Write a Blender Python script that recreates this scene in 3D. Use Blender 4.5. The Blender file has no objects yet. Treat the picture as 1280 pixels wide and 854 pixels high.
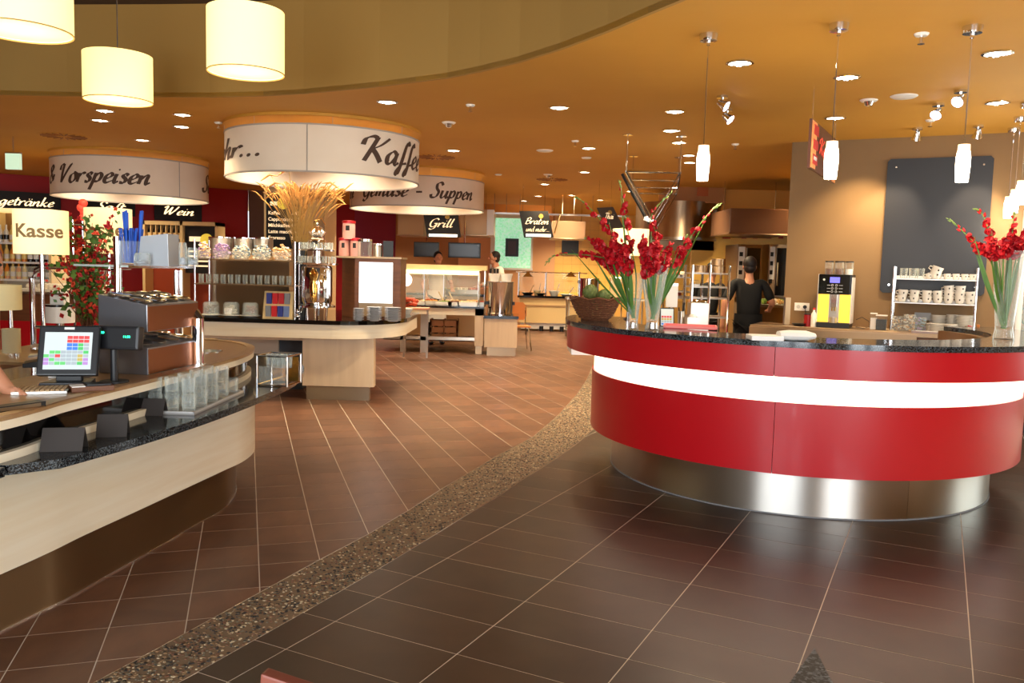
import bpy, bmesh, math, random
from math import sin, cos, pi, sqrt, atan2, radians
from mathutils import Vector, Matrix, noise
R = random.Random(7)
SC = bpy.context.scene
COL = SC.collection

# ------------------------------------------------------------------ camera
H0, F, PIT, ROLL = 1.52, 1045.0, .088, .0255
fw = Vector((0, cos(PIT), -sin(PIT))); u0 = Vector((0, sin(PIT), cos(PIT))); r0 = Vector((1, 0, 0))
rt = r0*cos(ROLL) + u0*sin(ROLL); up = -r0*sin(ROLL) + u0*cos(ROLL)
cam = bpy.data.cameras.new('camera'); camo = bpy.data.objects.new('camera', cam); COL.objects.link(camo)
cam.sensor_width = 36; cam.lens = F/1280*36; cam.clip_start = .02; cam.clip_end = 200
m = Matrix((rt, up, -fw)).transposed().to_4x4(); m.translation = (0, 0, H0); camo.matrix_world = m
SC.camera = camo
# ------------------------------------------------------------------ world, light, exposure
W = bpy.data.worlds.new('world'); SC.world = W; W.use_nodes = True
W.node_tree.nodes['Background'].inputs[0].default_value = (.75, .87, 1, 1)
W.node_tree.nodes['Background'].inputs[1].default_value = 1.6
SC.view_settings.view_transform = 'Standard'; SC.view_settings.look = 'None'
SC.view_settings.exposure = 0.9; SC.view_settings.gamma = 1.0; SC.view_settings.use_curve_mapping = False
def area(name, loc, aim, sx, sy, power, col):
    l = bpy.data.lights.new(name, 'AREA'); l.shape = 'RECTANGLE'; l.size = sx; l.size_y = sy; l.energy = power; l.color = col
    o = bpy.data.objects.new(name, l); COL.objects.link(o); o.location = loc
    o.rotation_euler = (Vector(aim)-Vector(loc)).to_track_quat('-Z', 'Y').to_euler(); return o
# daylight through the glazed front behind the photographer
for x_, w_ in ((-3.0, .9), (-1.7, .9), (-.4, .9), (2.95, .8), (4.15, .8)):
    area('daylight_front', (x_, -2.6, 1.7), (x_, 6, .9), w_, 2.4, 56, (.92, .97, 1))
# daylight through the window at the far right
area('daylight_side', (7.6, 6.4, 1.5), (2, 6.2, .6), 2.6, 1.9, 60, (.9, 1, .95))

# ------------------------------------------------------------------ pixels -> points (reading the photograph)
def ray(px, py): return fw + rt*((px-640)/F) - up*((py-427)/F)
def at(px, py, Y):
    d = ray(px, py); t = Y/d.y; return Vector((d.x*t, Y, H0+d.z*t))
def on(px, py, z):
    d = ray(px, py); t = (z-H0)/d.z; return Vector((d.x*t, d.y*t, z))

# ------------------------------------------------------------------ materials
def lin(c):
    return tuple(((v/255)/12.92 if v/255 <= .04045 else ((v/255+.055)/1.055)**2.4) for v in c)
def mat(name, rgb, rough=.5, metal=0, emit=0, ecol=None, trans=0, ior=1.45, spec=.5, coat=0, var=None, bump=0, alpha=1):
    """var=(second rgb, scale xyz, contrast) mixes a noise in object space"""
    M = bpy.data.materials.new(name); M.use_nodes = True; nt = M.node_tree; b = nt.nodes['Principled BSDF']
    c = (*lin(rgb), 1); b.inputs['Base Color'].default_value = c
    b.inputs['Roughness'].default_value = rough; b.inputs['Metallic'].default_value = metal
    b.inputs['Specular IOR Level'].default_value = spec; b.inputs['Coat Weight'].default_value = coat
    b.inputs['Coat Roughness'].default_value = .08
    b.inputs['IOR'].default_value = ior; b.inputs['Transmission Weight'].default_value = trans; b.inputs['Alpha'].default_value = alpha
    if emit:
        b.inputs['Emission Color'].default_value = (*lin(ecol or rgb), 1); b.inputs['Emission Strength'].default_value = emit
    if var or bump:
        v2, sc, ct = var or (rgb, (20, 20, 20), .5)
        tc = nt.nodes.new('ShaderNodeTexCoord'); mp = nt.nodes.new('ShaderNodeMapping'); mp.inputs['Scale'].default_value = sc
        nz = nt.nodes.new('ShaderNodeTexNoise'); nz.inputs['Scale'].default_value = 1; nz.inputs['Detail'].default_value = 5
        nt.links.new(tc.outputs['Object'], mp.inputs[0]); nt.links.new(mp.outputs[0], nz.inputs['Vector'])
        rp = nt.nodes.new('ShaderNodeValToRGB'); rp.color_ramp.elements[0].position = .5-ct/2; rp.color_ramp.elements[1].position = .5+ct/2
        rp.color_ramp.elements[0].color = c; rp.color_ramp.elements[1].color = (*lin(v2), 1)
        nt.links.new(nz.outputs['Fac'], rp.inputs[0]); nt.links.new(rp.outputs[0], b.inputs['Base Color'])
        if bump:
            bp = nt.nodes.new('ShaderNodeBump'); bp.inputs['Strength'].default_value = bump; bp.inputs['Distance'].default_value = .01
            nt.links.new(nz.outputs['Fac'], bp.inputs['Height']); nt.links.new(bp.outputs[0], b.inputs['Normal'])
    return M
def granite(name, base, speck, scale=160, rough=.12):
    M = mat(name, base, rough); nt = M.node_tree; b = nt.nodes['Principled BSDF']
    tc = nt.nodes.new('ShaderNodeTexCoord'); vo = nt.nodes.new('ShaderNodeTexVoronoi'); vo.inputs['Scale'].default_value = scale
    rp = nt.nodes.new('ShaderNodeValToRGB'); e = rp.color_ramp.elements
    e[0].position = .45; e[0].color = (*lin(base), 1); e[1].position = .95; e[1].color = (*lin(speck), 1)
    sep = nt.nodes.new('ShaderNodeSeparateColor')
    nt.links.new(tc.outputs['Object'], vo.inputs['Vector']); nt.links.new(vo.outputs['Color'], sep.inputs[0])
    nt.links.new(sep.outputs[0], rp.inputs[0]); nt.links.new(rp.outputs[0], b.inputs['Base Color']); return M
m_ceil = mat('ochre_paint', (204, 150, 56), .7, var=((194, 140, 50), (.7, .7, .7), .4))
m_fascia = mat('olive_paint', (166, 128, 66), .75)
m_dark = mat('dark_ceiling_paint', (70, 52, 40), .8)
m_wall = mat('tan_paint', (134, 105, 70), .75, var=((127, 99, 66), (1, 1, 1), .4))
m_redw = mat('deep_red_paint', (168, 16, 24), .6)
m_purp = mat('plum_paint', (158, 50, 84), .6)
m_cream = mat('cream_paint', (226, 196, 140), .6)
m_amber = mat('amber_paint', (214, 140, 50), .6)
m_tile = [mat('dark_stone_tile', (66, 50, 41), .34, var=((50, 38, 31), (5, 5, 5), .5)),
          mat('dark_stone_tile_b', (66, 51, 41), .36, var=((46, 35, 29), (6, 4, 5), .5)),
          mat('dark_stone_tile_c', (71, 54, 43), .34, var=((58, 44, 36), (4, 6, 5), .5))]
m_rtile = [mat('red_brown_tile', (116, 80, 58), .34, var=((90, 60, 46), (9, 3, 5), .6)),
           mat('red_brown_tile_b', (110, 76, 56), .36, var=((88, 60, 46), (3, 10, 5), .6)),
           mat('red_brown_tile_c', (130, 90, 67), .34, var=((96, 65, 49), (8, 3, 5), .6))]
m_grout = mat('grout', (214, 202, 186), .85)
m_mort = mat('pebble_mortar', (120, 98, 76), .8)
m_peb = [mat('pebble_pale', (176, 156, 124), .6), mat('pebble_black', (34, 28, 25), .6), mat('pebble_grey', (96, 86, 68), .6),
         mat('pebble_brown', (104, 68, 46), .6), mat('pebble_sand', (132, 102, 70), .6)]
m_maple = mat('pale_maple', (240, 230, 208), .6, spec=.12, var=((230, 214, 184), (1.2, 1.2, 22), .5))
m_maple_v = mat('pale_maple_upright', (222, 198, 166), .45, var=((208, 182, 150), (14, 14, 1.2), .5))
m_top = mat('tan_stone_worktop', (168, 132, 88), .28, var=((150, 116, 76), (30, 30, 30), .5))
m_gran = granite('black_granite', (10, 11, 13), (90, 96, 100), 260, .1)
m_gran2 = granite('grey_granite', (16, 17, 20), (96, 102, 112), 170, .5)
def steelmat(name, rgb, rough, sc):
    M = mat(name, rgb, rough, 1); nt = M.node_tree; b = nt.nodes['Principled BSDF']
    tc = nt.nodes.new('ShaderNodeTexCoord'); mp = nt.nodes.new('ShaderNodeMapping'); mp.inputs['Scale'].default_value = sc
    nz = nt.nodes.new('ShaderNodeTexNoise'); nz.inputs['Scale'].default_value = 1; nz.inputs['Detail'].default_value = 3
    mr = nt.nodes.new('ShaderNodeMapRange'); mr.inputs[3].default_value = rough*.7; mr.inputs[4].default_value = rough*1.4
    nt.links.new(tc.outputs['Object'], mp.inputs[0]); nt.links.new(mp.outputs[0], nz.inputs['Vector'])
    nt.links.new(nz.outputs['Fac'], mr.inputs[0])
    b.inputs['Anisotropic'].default_value = .9; b.inputs['Anisotropic Rotation'].default_value = .25; b.inputs['Roughness'].default_value = rough*1.35; tg = nt.nodes.new('ShaderNodeTangent'); tg.direction_type = 'RADIAL'; tg.axis = 'Z'; nt.links.new(tg.outputs[0], b.inputs['Tangent']); return M
m_steel = steelmat('brushed_steel', (196, 190, 182), .26, (6, 6, 300))
m_steelw = steelmat('brushed_steel_warm', (176, 150, 122), .3, (6, 6, 300))
m_chrome = mat('chrome', (225, 225, 228), .08, 1)
m_brass = mat('brass', (214, 160, 80), .15, 1)
m_redl = mat('red_lacquer', (180, 6, 22), .34, coat=.2)
m_strip = mat('lit_acrylic', (255, 244, 220), .4, emit=1.7, ecol=(255, 238, 208))
m_white = mat('white_gloss', (236, 232, 224), .35)
m_cer = mat('white_ceramic', (240, 234, 222), .2, coat=.5)
m_black = mat('black_plastic', (24, 24, 27), .4)
m_blackg = mat('black_glass', (10, 9, 9), .06, coat=.5)
m_slate = mat('dark_slate_board', (26, 25, 29), .42)
m_board = mat('chalk_black', (22, 19, 17), .6)
m_card = mat('grey_black_card', (54, 48, 45), .75)
m_fab = mat('white_fabric', (236, 222, 204), .85, var=((228, 212, 192), (3, 3, 3), .5), bump=.15)
m_seam = mat('grey_seam', (170, 160, 150), .8)
m_ink = mat('brown_lettering', (78, 58, 46), .7)
m_inkk = mat('tan_lettering', (158, 124, 78), .7)
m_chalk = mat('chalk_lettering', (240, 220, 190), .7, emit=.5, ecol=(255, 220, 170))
m_glow = mat('lit_lettering', (255, 232, 190), .5, emit=1.0, ecol=(255, 224, 170))
m_shade = mat('glowing_shade_fabric', (255, 240, 190), .8, emit=.66, ecol=(255, 228, 138))
m_shade2 = mat('glowing_shade_bottom', (255, 240, 190), .8, emit=.5, ecol=(255, 222, 128))
m_kasse = mat('lit_sign_shade', (255, 236, 190), .8, emit=.46, ecol=(255, 222, 150))
m_creamsh = mat('cream_shade', (222, 206, 160), .8)
m_pend = mat('glowing_glass_tube', (255, 246, 230), .3, emit=6, ecol=(255, 236, 205))
m_pendc = mat('frosted_glass_tube', (250, 220, 180), .3, emit=1.4, ecol=(255, 214, 160))
m_lens = mat('downlight_lens', (255, 250, 240), .3, emit=14, ecol=(255, 238, 205))
m_lenso = mat('downlight_lens_dim', (230, 200, 150), .4, emit=.5, ecol=(255, 210, 150))
m_glass = mat('clear_glass', (244, 250, 246), .02, trans=1, ior=1.3)
m_glasst = mat('thin_clear_glass', (235, 245, 240), .04, alpha=.22, coat=.4)
def rimglass(name, rgb, lo, hi):
    M = mat(name, rgb, .04, alpha=.2, coat=1); nt = M.node_tree; b = nt.nodes['Principled BSDF']
    lw = nt.nodes.new('ShaderNodeLayerWeight'); lw.inputs[0].default_value = .35; mr = nt.nodes.new('ShaderNodeMapRange'); mr.inputs[3].default_value = lo; mr.inputs[4].default_value = hi
    nt.links.new(lw.outputs['Facing'], mr.inputs[0]); nt.links.new(mr.outputs[0], b.inputs['Alpha']); return M
m_gl2 = rimglass('tumbler_glass', (232, 240, 232), .05, .75)
m_glassg = mat('green_glass_edge', (60, 170, 120), .1, trans=.5)
m_green = mat('backlit_green_glass', (140, 205, 160), .4, emit=.42, ecol=(150, 218, 178), var=((215, 240, 220), (18, 18, 18), .25))
m_ytile = mat('yellow_wall_tile', (232, 184, 92), .35)
m_pink = mat('salmon_wall', (222, 168, 120), .6)
m_blue = mat('blue_straw', (20, 84, 190), .5)
m_leaf = mat('green_leaf', (62, 104, 40), .5, var=((92, 128, 52), (30, 30, 8), .5))
m_stem = mat('green_stem', (92, 128, 56), .5)
m_bud = mat('green_bud', (120, 142, 70), .5)
m_petal = mat('red_petal', (205, 10, 26), .55, var=((150, 4, 18), (60, 60, 60), .5))
m_wheat = mat('dried_wheat', (206, 148, 78), .8, var=((160, 112, 52), (40, 40, 40), .5))
m_straw = mat('dried_stalk', (158, 124, 66), .8)
m_wick = mat('wicker', (124, 74, 44), .7, var=((82, 44, 26), (60, 60, 60), .5))
m_arti = mat('artichoke_green', (140, 150, 82), .6, var=((96, 110, 60), (60, 60, 60), .5))
m_skin = mat('skin', (206, 142, 108), .5)
m_hair = mat('dark_hair', (32, 22, 18), .6)
m_hairr = mat('red_hair', (120, 26, 22), .6)
m_shirtk = mat('black_cloth', (11, 10, 11), .85)
m_shirtw = mat('white_cloth', (238, 228, 214), .85)
m_navy = mat('navy_cloth', (22, 24, 34), .85)
m_wood = mat('brown_wood', (120, 72, 40), .45, var=((92, 52, 30), (3, 3, 30), .5))
m_orange = mat('orange_wood', (206, 128, 60), .5)
m_crate = mat('crate_wood', (170, 112, 62), .6)
m_paper = mat('white_paper', (240, 236, 230), .8)
m_redp = mat('red_plastic', (214, 44, 36), .4)
m_yel = mat('yellow_lit_panel', (250, 210, 70), .4, emit=.62, ecol=(255, 206, 60))
m_lcd = mat('lit_blue_lcd', (90, 90, 200), .3, emit=.8, ecol=(100, 96, 220))
m_scr = mat('lit_screen', (196, 206, 206), .3, emit=.2, ecol=(200, 215, 215))
m_vfd = mat('green_digits', (60, 255, 190), .4, emit=1.6, ecol=(40, 255, 180))
m_food = [mat('food_a', (220, 180, 110), .6), mat('food_b', (120, 150, 60), .6), mat('food_c', (190, 80, 50), .6), mat('food_d', (236, 220, 190), .6), mat('food_e', (110, 66, 40), .6)]
m_yellow = mat('yellow_disc', (236, 212, 70), .6, emit=.25, ecol=(255, 220, 80))

# ------------------------------------------------------------------ mesh builder
class MB:
    def __init__(s): s.b = bmesh.new(); s.mi = 0
    def _f(s, vs):
        try:
            f = s.b.faces.new(vs); f.material_index = s.mi; return f
        except ValueError: return None
    def box(s, x0, y0, z0, x1, y1, z1, T=None):
        P = [Vector(p) for p in ((x0, y0, z0), (x1, y0, z0), (x1, y1, z0), (x0, y1, z0), (x0, y0, z1), (x1, y0, z1), (x1, y1, z1), (x0, y1, z1))]
        v = [s.b.verts.new(T @ p if T else p) for p in P]
        for q in ((0, 3, 2, 1), (4, 5, 6, 7), (0, 1, 5, 4), (1, 2, 6, 5), (2, 3, 7, 6), (3, 0, 4, 7)): s._f([v[i] for i in q])
        return s
    def cb(s, cx, cy, z0, w, d, h, T=None): return s.box(cx-w/2, cy-d/2, z0, cx+w/2, cy+d/2, z0+h, T)
    def ext(s, poly, z0, z1, T=None):
        T = T or Matrix()
        a = [s.b.verts.new(T @ Vector((p[0], p[1], z0))) for p in poly]; c = [s.b.verts.new(T @ Vector((p[0], p[1], z1))) for p in poly]
        n = len(poly); s._f(a[::-1]); s._f(c)
        for i in range(n): s._f((a[i], a[(i+1) % n], c[(i+1) % n], c[i]))
        return s
    def lathe(s, prof, n=20, c=(0, 0, 0), T=None, close=True):
        T = T or Matrix(); c = Vector(c); rings = []
        for r, z in prof:
            if r < 1e-5: rings.append([s.b.verts.new(T @ (c+Vector((0, 0, z))))])
            else: rings.append([s.b.verts.new(T @ (c+Vector((r*cos(2*pi*i/n), r*sin(2*pi*i/n), z)))) for i in range(n)])
        for A, B in zip(rings, rings[1:]):
            for i in range(n):
                j = (i+1) % n
                if len(A) == 1 and len(B) == 1: break
                if len(A) == 1: s._f((A[0], B[j], B[i]))
                elif len(B) == 1: s._f((A[i], A[j], B[0]))
                else: s._f((A[i], A[j], B[j], B[i]))
        return s
    def cyl(s, c, r, h, n=20, r2=None, T=None):
        return s.lathe([(0, 0), (r, 0), (r if r2 is None else r2, h), (0, h)], n, c, T)
    def tube(s, pts, r, n=8, caps=True):
        pts = [Vector(p) for p in pts]; rr = r if isinstance(r, (list, tuple)) else [r]*len(pts); rings = []
        for i, p in enumerate(pts):
            d = (pts[min(i+1, len(pts)-1)]-pts[max(i-1, 0)]).normalized()
            a = Vector((0, 0, 1)) if abs(d.z) < .9 else Vector((1, 0, 0))
            u = d.cross(a).normalized(); w = d.cross(u)
            rings.append([s.b.verts.new(p+(u*cos(2*pi*k/n)+w*sin(2*pi*k/n))*rr[i]) for k in range(n)])
        for A, B in zip(rings, rings[1:]):
            for i in range(n): s._f((A[i], A[(i+1) % n], B[(i+1) % n], B[i]))
        if caps: s._f(rings[0][::-1]); s._f(rings[-1])
        return s
    def sph(s, c, r, n=12, m=8, T=None):
        rx = r if isinstance(r, (list, tuple)) else (r, r, r)
        Q = (T or Matrix()) @ Matrix.Translation(c) @ Matrix.Diagonal((*rx, 1))
        return s.lathe([(sin(pi*i/m), -cos(pi*i/m)) for i in range(m+1)], n, (0, 0, 0), Q)
    def arc(s, c, ra, rb, a0, a1, z0, z1, n=48):
        P = []
        for i in range(n+1):
            t = a0+(a1-a0)*i/n; P.append([s.b.verts.new((c[0]+r*cos(t), c[1]+r*sin(t), z)) for r, z in ((ra, z0), (rb, z0), (rb, z1), (ra, z1))])
        for A, B in zip(P, P[1:]):
            for k in range(4): s._f((A[k], B[k], B[(k+1) % 4], A[(k+1) % 4]))
        s._f(P[0]); s._f(P[-1][::-1]); return s
    def quad(s, *p): s._f([s.b.verts.new(q) for q in p]); return s
    def mesh(s, name, mats, smooth=False, bevel=0):
        if bevel: bmesh.ops.bevel(s.b, geom=s.b.edges[:], offset=bevel, segments=2, affect='EDGES', profile=.7)
        bmesh.ops.recalc_face_normals(s.b, faces=s.b.faces)
        me = bpy.data.meshes.new(name); s.b.to_mesh(me); s.b.free()
        for q in (mats if isinstance(mats, (list, tuple)) else [mats]): me.materials.append(q)
        if smooth:
            me.shade_smooth()
            try: me.set_sharp_from_angle(angle=radians(38))
            except Exception: pass
        return me
def link(name, me, parent=None, loc=None, rz=0):
    o = bpy.data.objects.new(name, me); COL.objects.link(o)
    if parent: o.parent = parent
    if loc is not None: o.location = loc
    if rz: o.rotation_euler = (0, 0, rz)
    return o
def obj(name, mb, mats, parent=None, loc=None, rz=0, smooth=False, bevel=0, label=None):
    o = link(name, mb.mesh(name, mats, smooth, bevel), parent, loc, rz)
    if label: o['label'] = label
    return o
def tag(o, label, cat, group=None, kind=None):
    o['label'] = label; o['category'] = cat
    if group: o['group'] = group
    if kind: o['kind'] = kind
    return o
def thing(name, label, cat, loc=(0, 0, 0), rz=0, group=None):
    o = bpy.data.objects.new(name, None); COL.objects.link(o); o.location = loc; o.rotation_euler = (0, 0, rz); o.empty_display_size = .05
    return tag(o, label, cat, group)
def struct(name, mb, m, smooth=False, loc=None):
    o = obj(name, mb, m, smooth=smooth, loc=loc); o['kind'] = 'structure'; return o
def dup(src, loc, rz=0, label=None, scale=None, rot=None):
    def cp(o, par):
        c = o.copy(); COL.objects.link(c); c.parent = par
        for ch in KIDS.get(o.name, []): cp(ch, c)
        return c
    kids(src); r = cp(src, None); r.location = loc; r.rotation_euler = rot or (0, 0, rz)
    if scale: r.scale = scale if isinstance(scale, (tuple, list)) else (scale,)*3
    if label: r['label'] = label
    return r
KIDS = {}
def kids(src):
    if src.name in KIDS: return
    def rec(o):
        KIDS[o.name] = list(o.children)
        for c in o.children: rec(c)
    rec(src)
ORD = ['first', 'second', 'third', 'fourth', 'fifth', 'sixth', 'seventh', 'eighth', 'ninth', 'tenth', 'eleventh', 'twelfth', 'thirteenth', 'fourteenth', 'fifteenth', 'sixteenth']
def RZ(a): return Matrix.Rotation(a, 4, 'Z')
def TR(x, y, z): return Matrix.Translation((x, y, z))

# ------------------------------------------------------------------ brush lettering
G = {  # strokes in an upright box: x-height .5, capitals 1
 'a': (.56, [[(.42, .42), (.25, .5), (.07, .3), (.1, .04), (.24, .03), (.4, .28), (.44, .46)], [(.44, .48), (.4, .12), (.48, 0), (.58, .1)]]),
 'b': (.5, [[(.1, .98), (.07, .4), (.08, .03), (.25, 0), (.42, .22), (.32, .46), (.12, .3)]]),
 'd': (.56, [[(.4, .42), (.24, .5), (.07, .3), (.1, .04), (.24, .03), (.42, .3), (.46, .98)], [(.44, .4), (.42, .1), (.5, 0), (.58, .1)]]),
 'e': (.44, [[(.08, .2), (.24, .26), (.36, .4), (.26, .5), (.1, .34), (.08, .1), (.2, 0), (.42, .12)]]),
 'f': (.4, [[(.46, .86), (.38, 1), (.26, .8), (.18, .2), (.1, -.3), (.02, -.36), (.04, -.2), (.2, .04), (.44, .14)]]),
 'g': (.54, [[(.4, .42), (.24, .5), (.07, .3), (.12, .06), (.26, .08), (.42, .4), (.43, .48)], [(.43, .48), (.4, 0), (.28, -.36), (.1, -.3), (.2, -.1), (.52, .12)]]),
 'h': (.54, [[(.14, .98), (.08, .4), (.04, 0)], [(.07, .2), (.24, .46), (.36, .46), (.34, .2), (.38, 0), (.52, .12)]]),
 'i': (.26, [[(.1, .48), (.06, .15), (.12, 0), (.24, .1)], [(.14, .68), (.16, .74)]]),
 'k': (.5, [[(.14, .98), (.08, .4), (.04, 0)], [(.42, .48), (.12, .24)], [(.14, .26), (.28, .1), (.36, 0), (.48, .08)]]),
 'l': (.26, [[(.14, .98), (.07, .3), (.12, 0), (.26, .1)]]),
 'm': (.8, [[(.06, .48), (.06, .2), (.04, 0)], [(.06, .2), (.22, .46), (.32, .44), (.3, .2), (.28, 0)], [(.31, .22), (.46, .46), (.58, .44), (.56, .16), (.62, 0), (.76, .12)]]),
 'n': (.54, [[(.06, .48), (.06, .2), (.04, 0)], [(.06, .2), (.24, .46), (.36, .46), (.34, .2), (.38, 0), (.52, .12)]]),
 'o': (.48, [[(.3, .5), (.1, .36), (.08, .08), (.24, 0), (.4, .2), (.34, .46), (.26, .5), (.46, .42)]]),
 'p': (.5, [[(.12, .5), (.08, .1), (.0, -.4)], [(.09, .26), (.26, .48), (.4, .36), (.32, .08), (.12, .04)]]),
 'r': (.4, [[(.06, .48), (.06, .2), (.04, 0)], [(.06, .22), (.2, .44), (.32, .48), (.36, .42)]]),
 's': (.38, [[(.34, .42), (.22, .5), (.12, .38), (.28, .2), (.22, .02), (.04, .04)]]),
 't': (.34, [[(.16, .82), (.08, .2), (.14, 0), (.32, .1)], [(.0, .54), (.34, .58)]]),
 'u': (.54, [[(.08, .48), (.05, .12), (.16, 0), (.34, .2), (.4, .46)], [(.41, .48), (.38, .1), (.44, 0), (.54, .1)]]),
 'y': (.52, [[(.08, .48), (.06, .16), (.18, .06), (.34, .24), (.4, .46)], [(.41, .48), (.36, -.1), (.2, -.36), (.04, -.28)]]),
 'K': (.82, [[(-.1, .62), (-.06, .86), (.16, .98), (.34, .92)], [(.34, .98), (.22, .5), (.1, 0)], [(.78, .98), (.5, .66), (.2, .46)], [(.24, .5), (.44, .3), (.66, 0)]]),
 'V': (.66, [[(-.06, .66), (.0, .9), (.2, .98)], [(.2, .98), (.14, .5), (.16, 0)], [(.16, 0), (.4, .5), (.62, .92), (.7, .98)]]),
 'W': (.95, [[(-.04, .8), (.06, .96), (.16, .94), (.12, .5), (.16, .02)], [(.16, .02), (.36, .5), (.48, .9)], [(.48, .9), (.44, .4), (.5, .02)], [(.5, .02), (.74, .5), (.9, .98)]]),
 'S': (.6, [[(.6, .82), (.46, 1), (.24, .9), (.26, .62), (.44, .36), (.34, .04), (.08, 0), (.0, .2)]]),
 'G': (.66, [[(.58, .82), (.42, .98), (.14, .8), (.04, .4), (.14, .06), (.36, .04), (.52, .26)], [(.34, .4), (.6, .42)], [(.54, .4), (.46, -.1), (.26, -.28), (.06, -.2)]]),
 'B': (.62, [[(.16, .96), (.1, .5), (.06, 0)], [(.0, .8), (.3, 1), (.52, .86), (.42, .6), (.16, .5)], [(.16, .5), (.48, .46), (.54, .2), (.3, 0), (.0, .04)]]),
 'T': (.56, [[(.0, .84), (.12, .96), (.62, .96)], [(.36, .96), (.28, .4), (.22, 0)]]),
 '&': (.6, [[(.52, .12), (.3, .34), (.12, .7), (.24, .9), (.36, .76), (.1, .34), (.06, .08), (.24, 0), (.44, .2), (.52, .42)]]),
 '.': (.26, [[(.06, .02), (.1, .08)]]), '-': (.45, [[(.04, .3), (.34, .32)]]), ' ': (.35, [])}
for a, b in (('ä', 'a'), ('ü', 'u')): G[a] = (G[b][0], G[b][1]+[[(.18, .68), (.2, .75)], [(.36, .68), (.38, .75)]])
def brush(text, w=.085, slant=.28, ang=.6):
    """flat ribbon outlines (quads) of a brush-lettered word; returns quads and total width"""
    q = []; x = 0; nb = (cos(ang)*w, sin(ang)*w)
    for ch in text:
        adv, st = G[ch]
        for s in st:
            P = [s[0]]+s+[s[-1]]; pts = []
            for i in range(1, len(P)-2):
                for k in range(5):
                    t = k/5; a, b, c, d = P[i-1], P[i], P[i+1], P[i+2]
                    pts.append(tuple(.5*((2*b[j])+(c[j]-a[j])*t+(2*a[j]-5*b[j]+4*c[j]-d[j])*t*t+(3*b[j]-a[j]-3*c[j]+d[j])*t**3) for j in (0, 1)))
            pts.append(s[-1])
            if len(s) == 2 and ch in '.iäü' and abs(s[0][1]-s[1][1]) < .1:
                cx_, cy_ = x+s[0][0]+slant*s[0][1]+.02, s[0][1]+.03; d_ = w*(1.0 if ch == '.' else .62)
                h8 = [(cx_+d_*.8*cos(k*pi/4)+.2*d_*sin(k*pi/4), cy_+d_*sin(k*pi/4)) for k in range(8)]
                q += [(h8[0], h8[1], h8[2], h8[3]), (h8[0], h8[3], h8[4], h8[7]), (h8[4], h8[5], h8[6], h8[7])]; continue
            n = len(pts); L = []; Rr = []
            for i, p in enumerate(pts):
                a = pts[max(i-1, 0)]; b = pts[min(i+1, n-1)]; tx, ty = b[0]-a[0], b[1]-a[1]; l = math.hypot(tx, ty) or 1
                nx, ny = -ty/l, tx/l; k = abs(nx*nb[0]+ny*nb[1])*.9+w*.28
                if ch in '.iäü' and n < 8: k = w*(1.15 if ch == '.' else .9)
                sx = x+p[0]+slant*p[1]; L.append((sx+nx*k, p[1]+ny*k)); Rr.append((sx-nx*k, p[1]-ny*k))
            for i in range(n-1): q.append((L[i], L[i+1], Rr[i+1], Rr[i]))
        x += adv
    return q, x
def wrap_text(parent, text, cx, cy, r, a0, a1, z, cap, m, w=.085, name='lettering'):
    """brush lettering round a drum; angle 0 faces -Y, positive to the right"""
    q, wd = brush(text, w); mb = MB()
    for Q in q:
        mb.quad(*[(cx+(r+.004)*sin(a0+(a1-a0)*p[0]/wd), cy-(r+.004)*cos(a0+(a1-a0)*p[0]/wd), z+p[1]*cap) for p in Q])
    return obj(name, mb, m, parent)
def flat_text(parent, text, T, width, cap, m, w=.085, name='lettering'):
    """T maps (x right, y out, z up)"""
    q, wd = brush(text, w); mb = MB()
    for Q in q: mb.quad(*[T @ Vector((p[0]/wd*width, -.004, p[1]*cap)) for p in Q])
    return obj(name, mb, m, parent)
def font_text(parent, text, T, size, m, name='lettering', bold=0, sx=1, bend=None, ext=.0015):
    cu = bpy.data.curves.new('t', 'FONT'); cu.body = text; cu.size = size; cu.offset = bold; cu.extrude = ext
    to = bpy.data.objects.new('t', cu); COL.objects.link(to); dg = bpy.context.evaluated_depsgraph_get(); dg.update()
    me = bpy.data.meshes.new_from_object(to.evaluated_get(dg)); bpy.data.objects.remove(to); me.name = name
    for v in me.vertices:
        x, y, z = v.co; x *= sx
        if bend:
            rr, a0 = bend; v.co = T @ Vector(((rr+z)*sin(a0+x/rr), -(rr+z)*cos(a0+x/rr), y))
        else: v.co = T @ Vector((x, -z, y))
    me.materials.clear(); me.materials.append(m)
    return link(name, me, parent)

# ================================================================== FLOOR
bandL = [(-3.2, .2), (-2.2, 1.6), (-1.47, 2.87), (-1.37, 3.12), (-.96, 4.18), (-.78, 4.62), (-.61, 5.11), (-.44, 5.66), (-.27, 6.16), (-.09, 6.69), (.2, 7.43), (.5, 8.63), (.82, 10.19), (1.04, 11.48), (1.3, 13.2), (1.7, 16)]
bandR = [(-2.5, .1), (-1.8, 1.7), (-1.17, 2.89), (-.83, 3.63), (-.58, 4.21), (-.4, 4.65), (-.28, 4.95), (-.05, 5.49), (.08, 5.86), (.35, 6.54), (.57, 7.14), (.86, 8.1), (1.1, 9.2), (1.4, 11.2), (1.7, 13), (2.1, 16)]
mb = MB(); mb.box(-14, -3, -.1, 14, 26, -.0009); floor = struct('floor', mb, m_grout)
def near_seg(line, p):
    best = None
    for a, b in zip(line, line[1:]):
        ax, ay = a; dx, dy = b[0]-ax, b[1]-ay; t = max(0, min(1, ((p[0]-ax)*dx+(p[1]-ay)*dy)/(dx*dx+dy*dy)))
        d = math.hypot(p[0]-ax-t*dx, p[1]-ay-t*dy)
        if best is None or d < best[0]: best = (d, (ax, ay), (dx, dy))
    return best
def side(a, d, p): return d[0]*(p[1]-a[1])-d[1]*(p[0]-a[0])   # >0 left of the line
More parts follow.
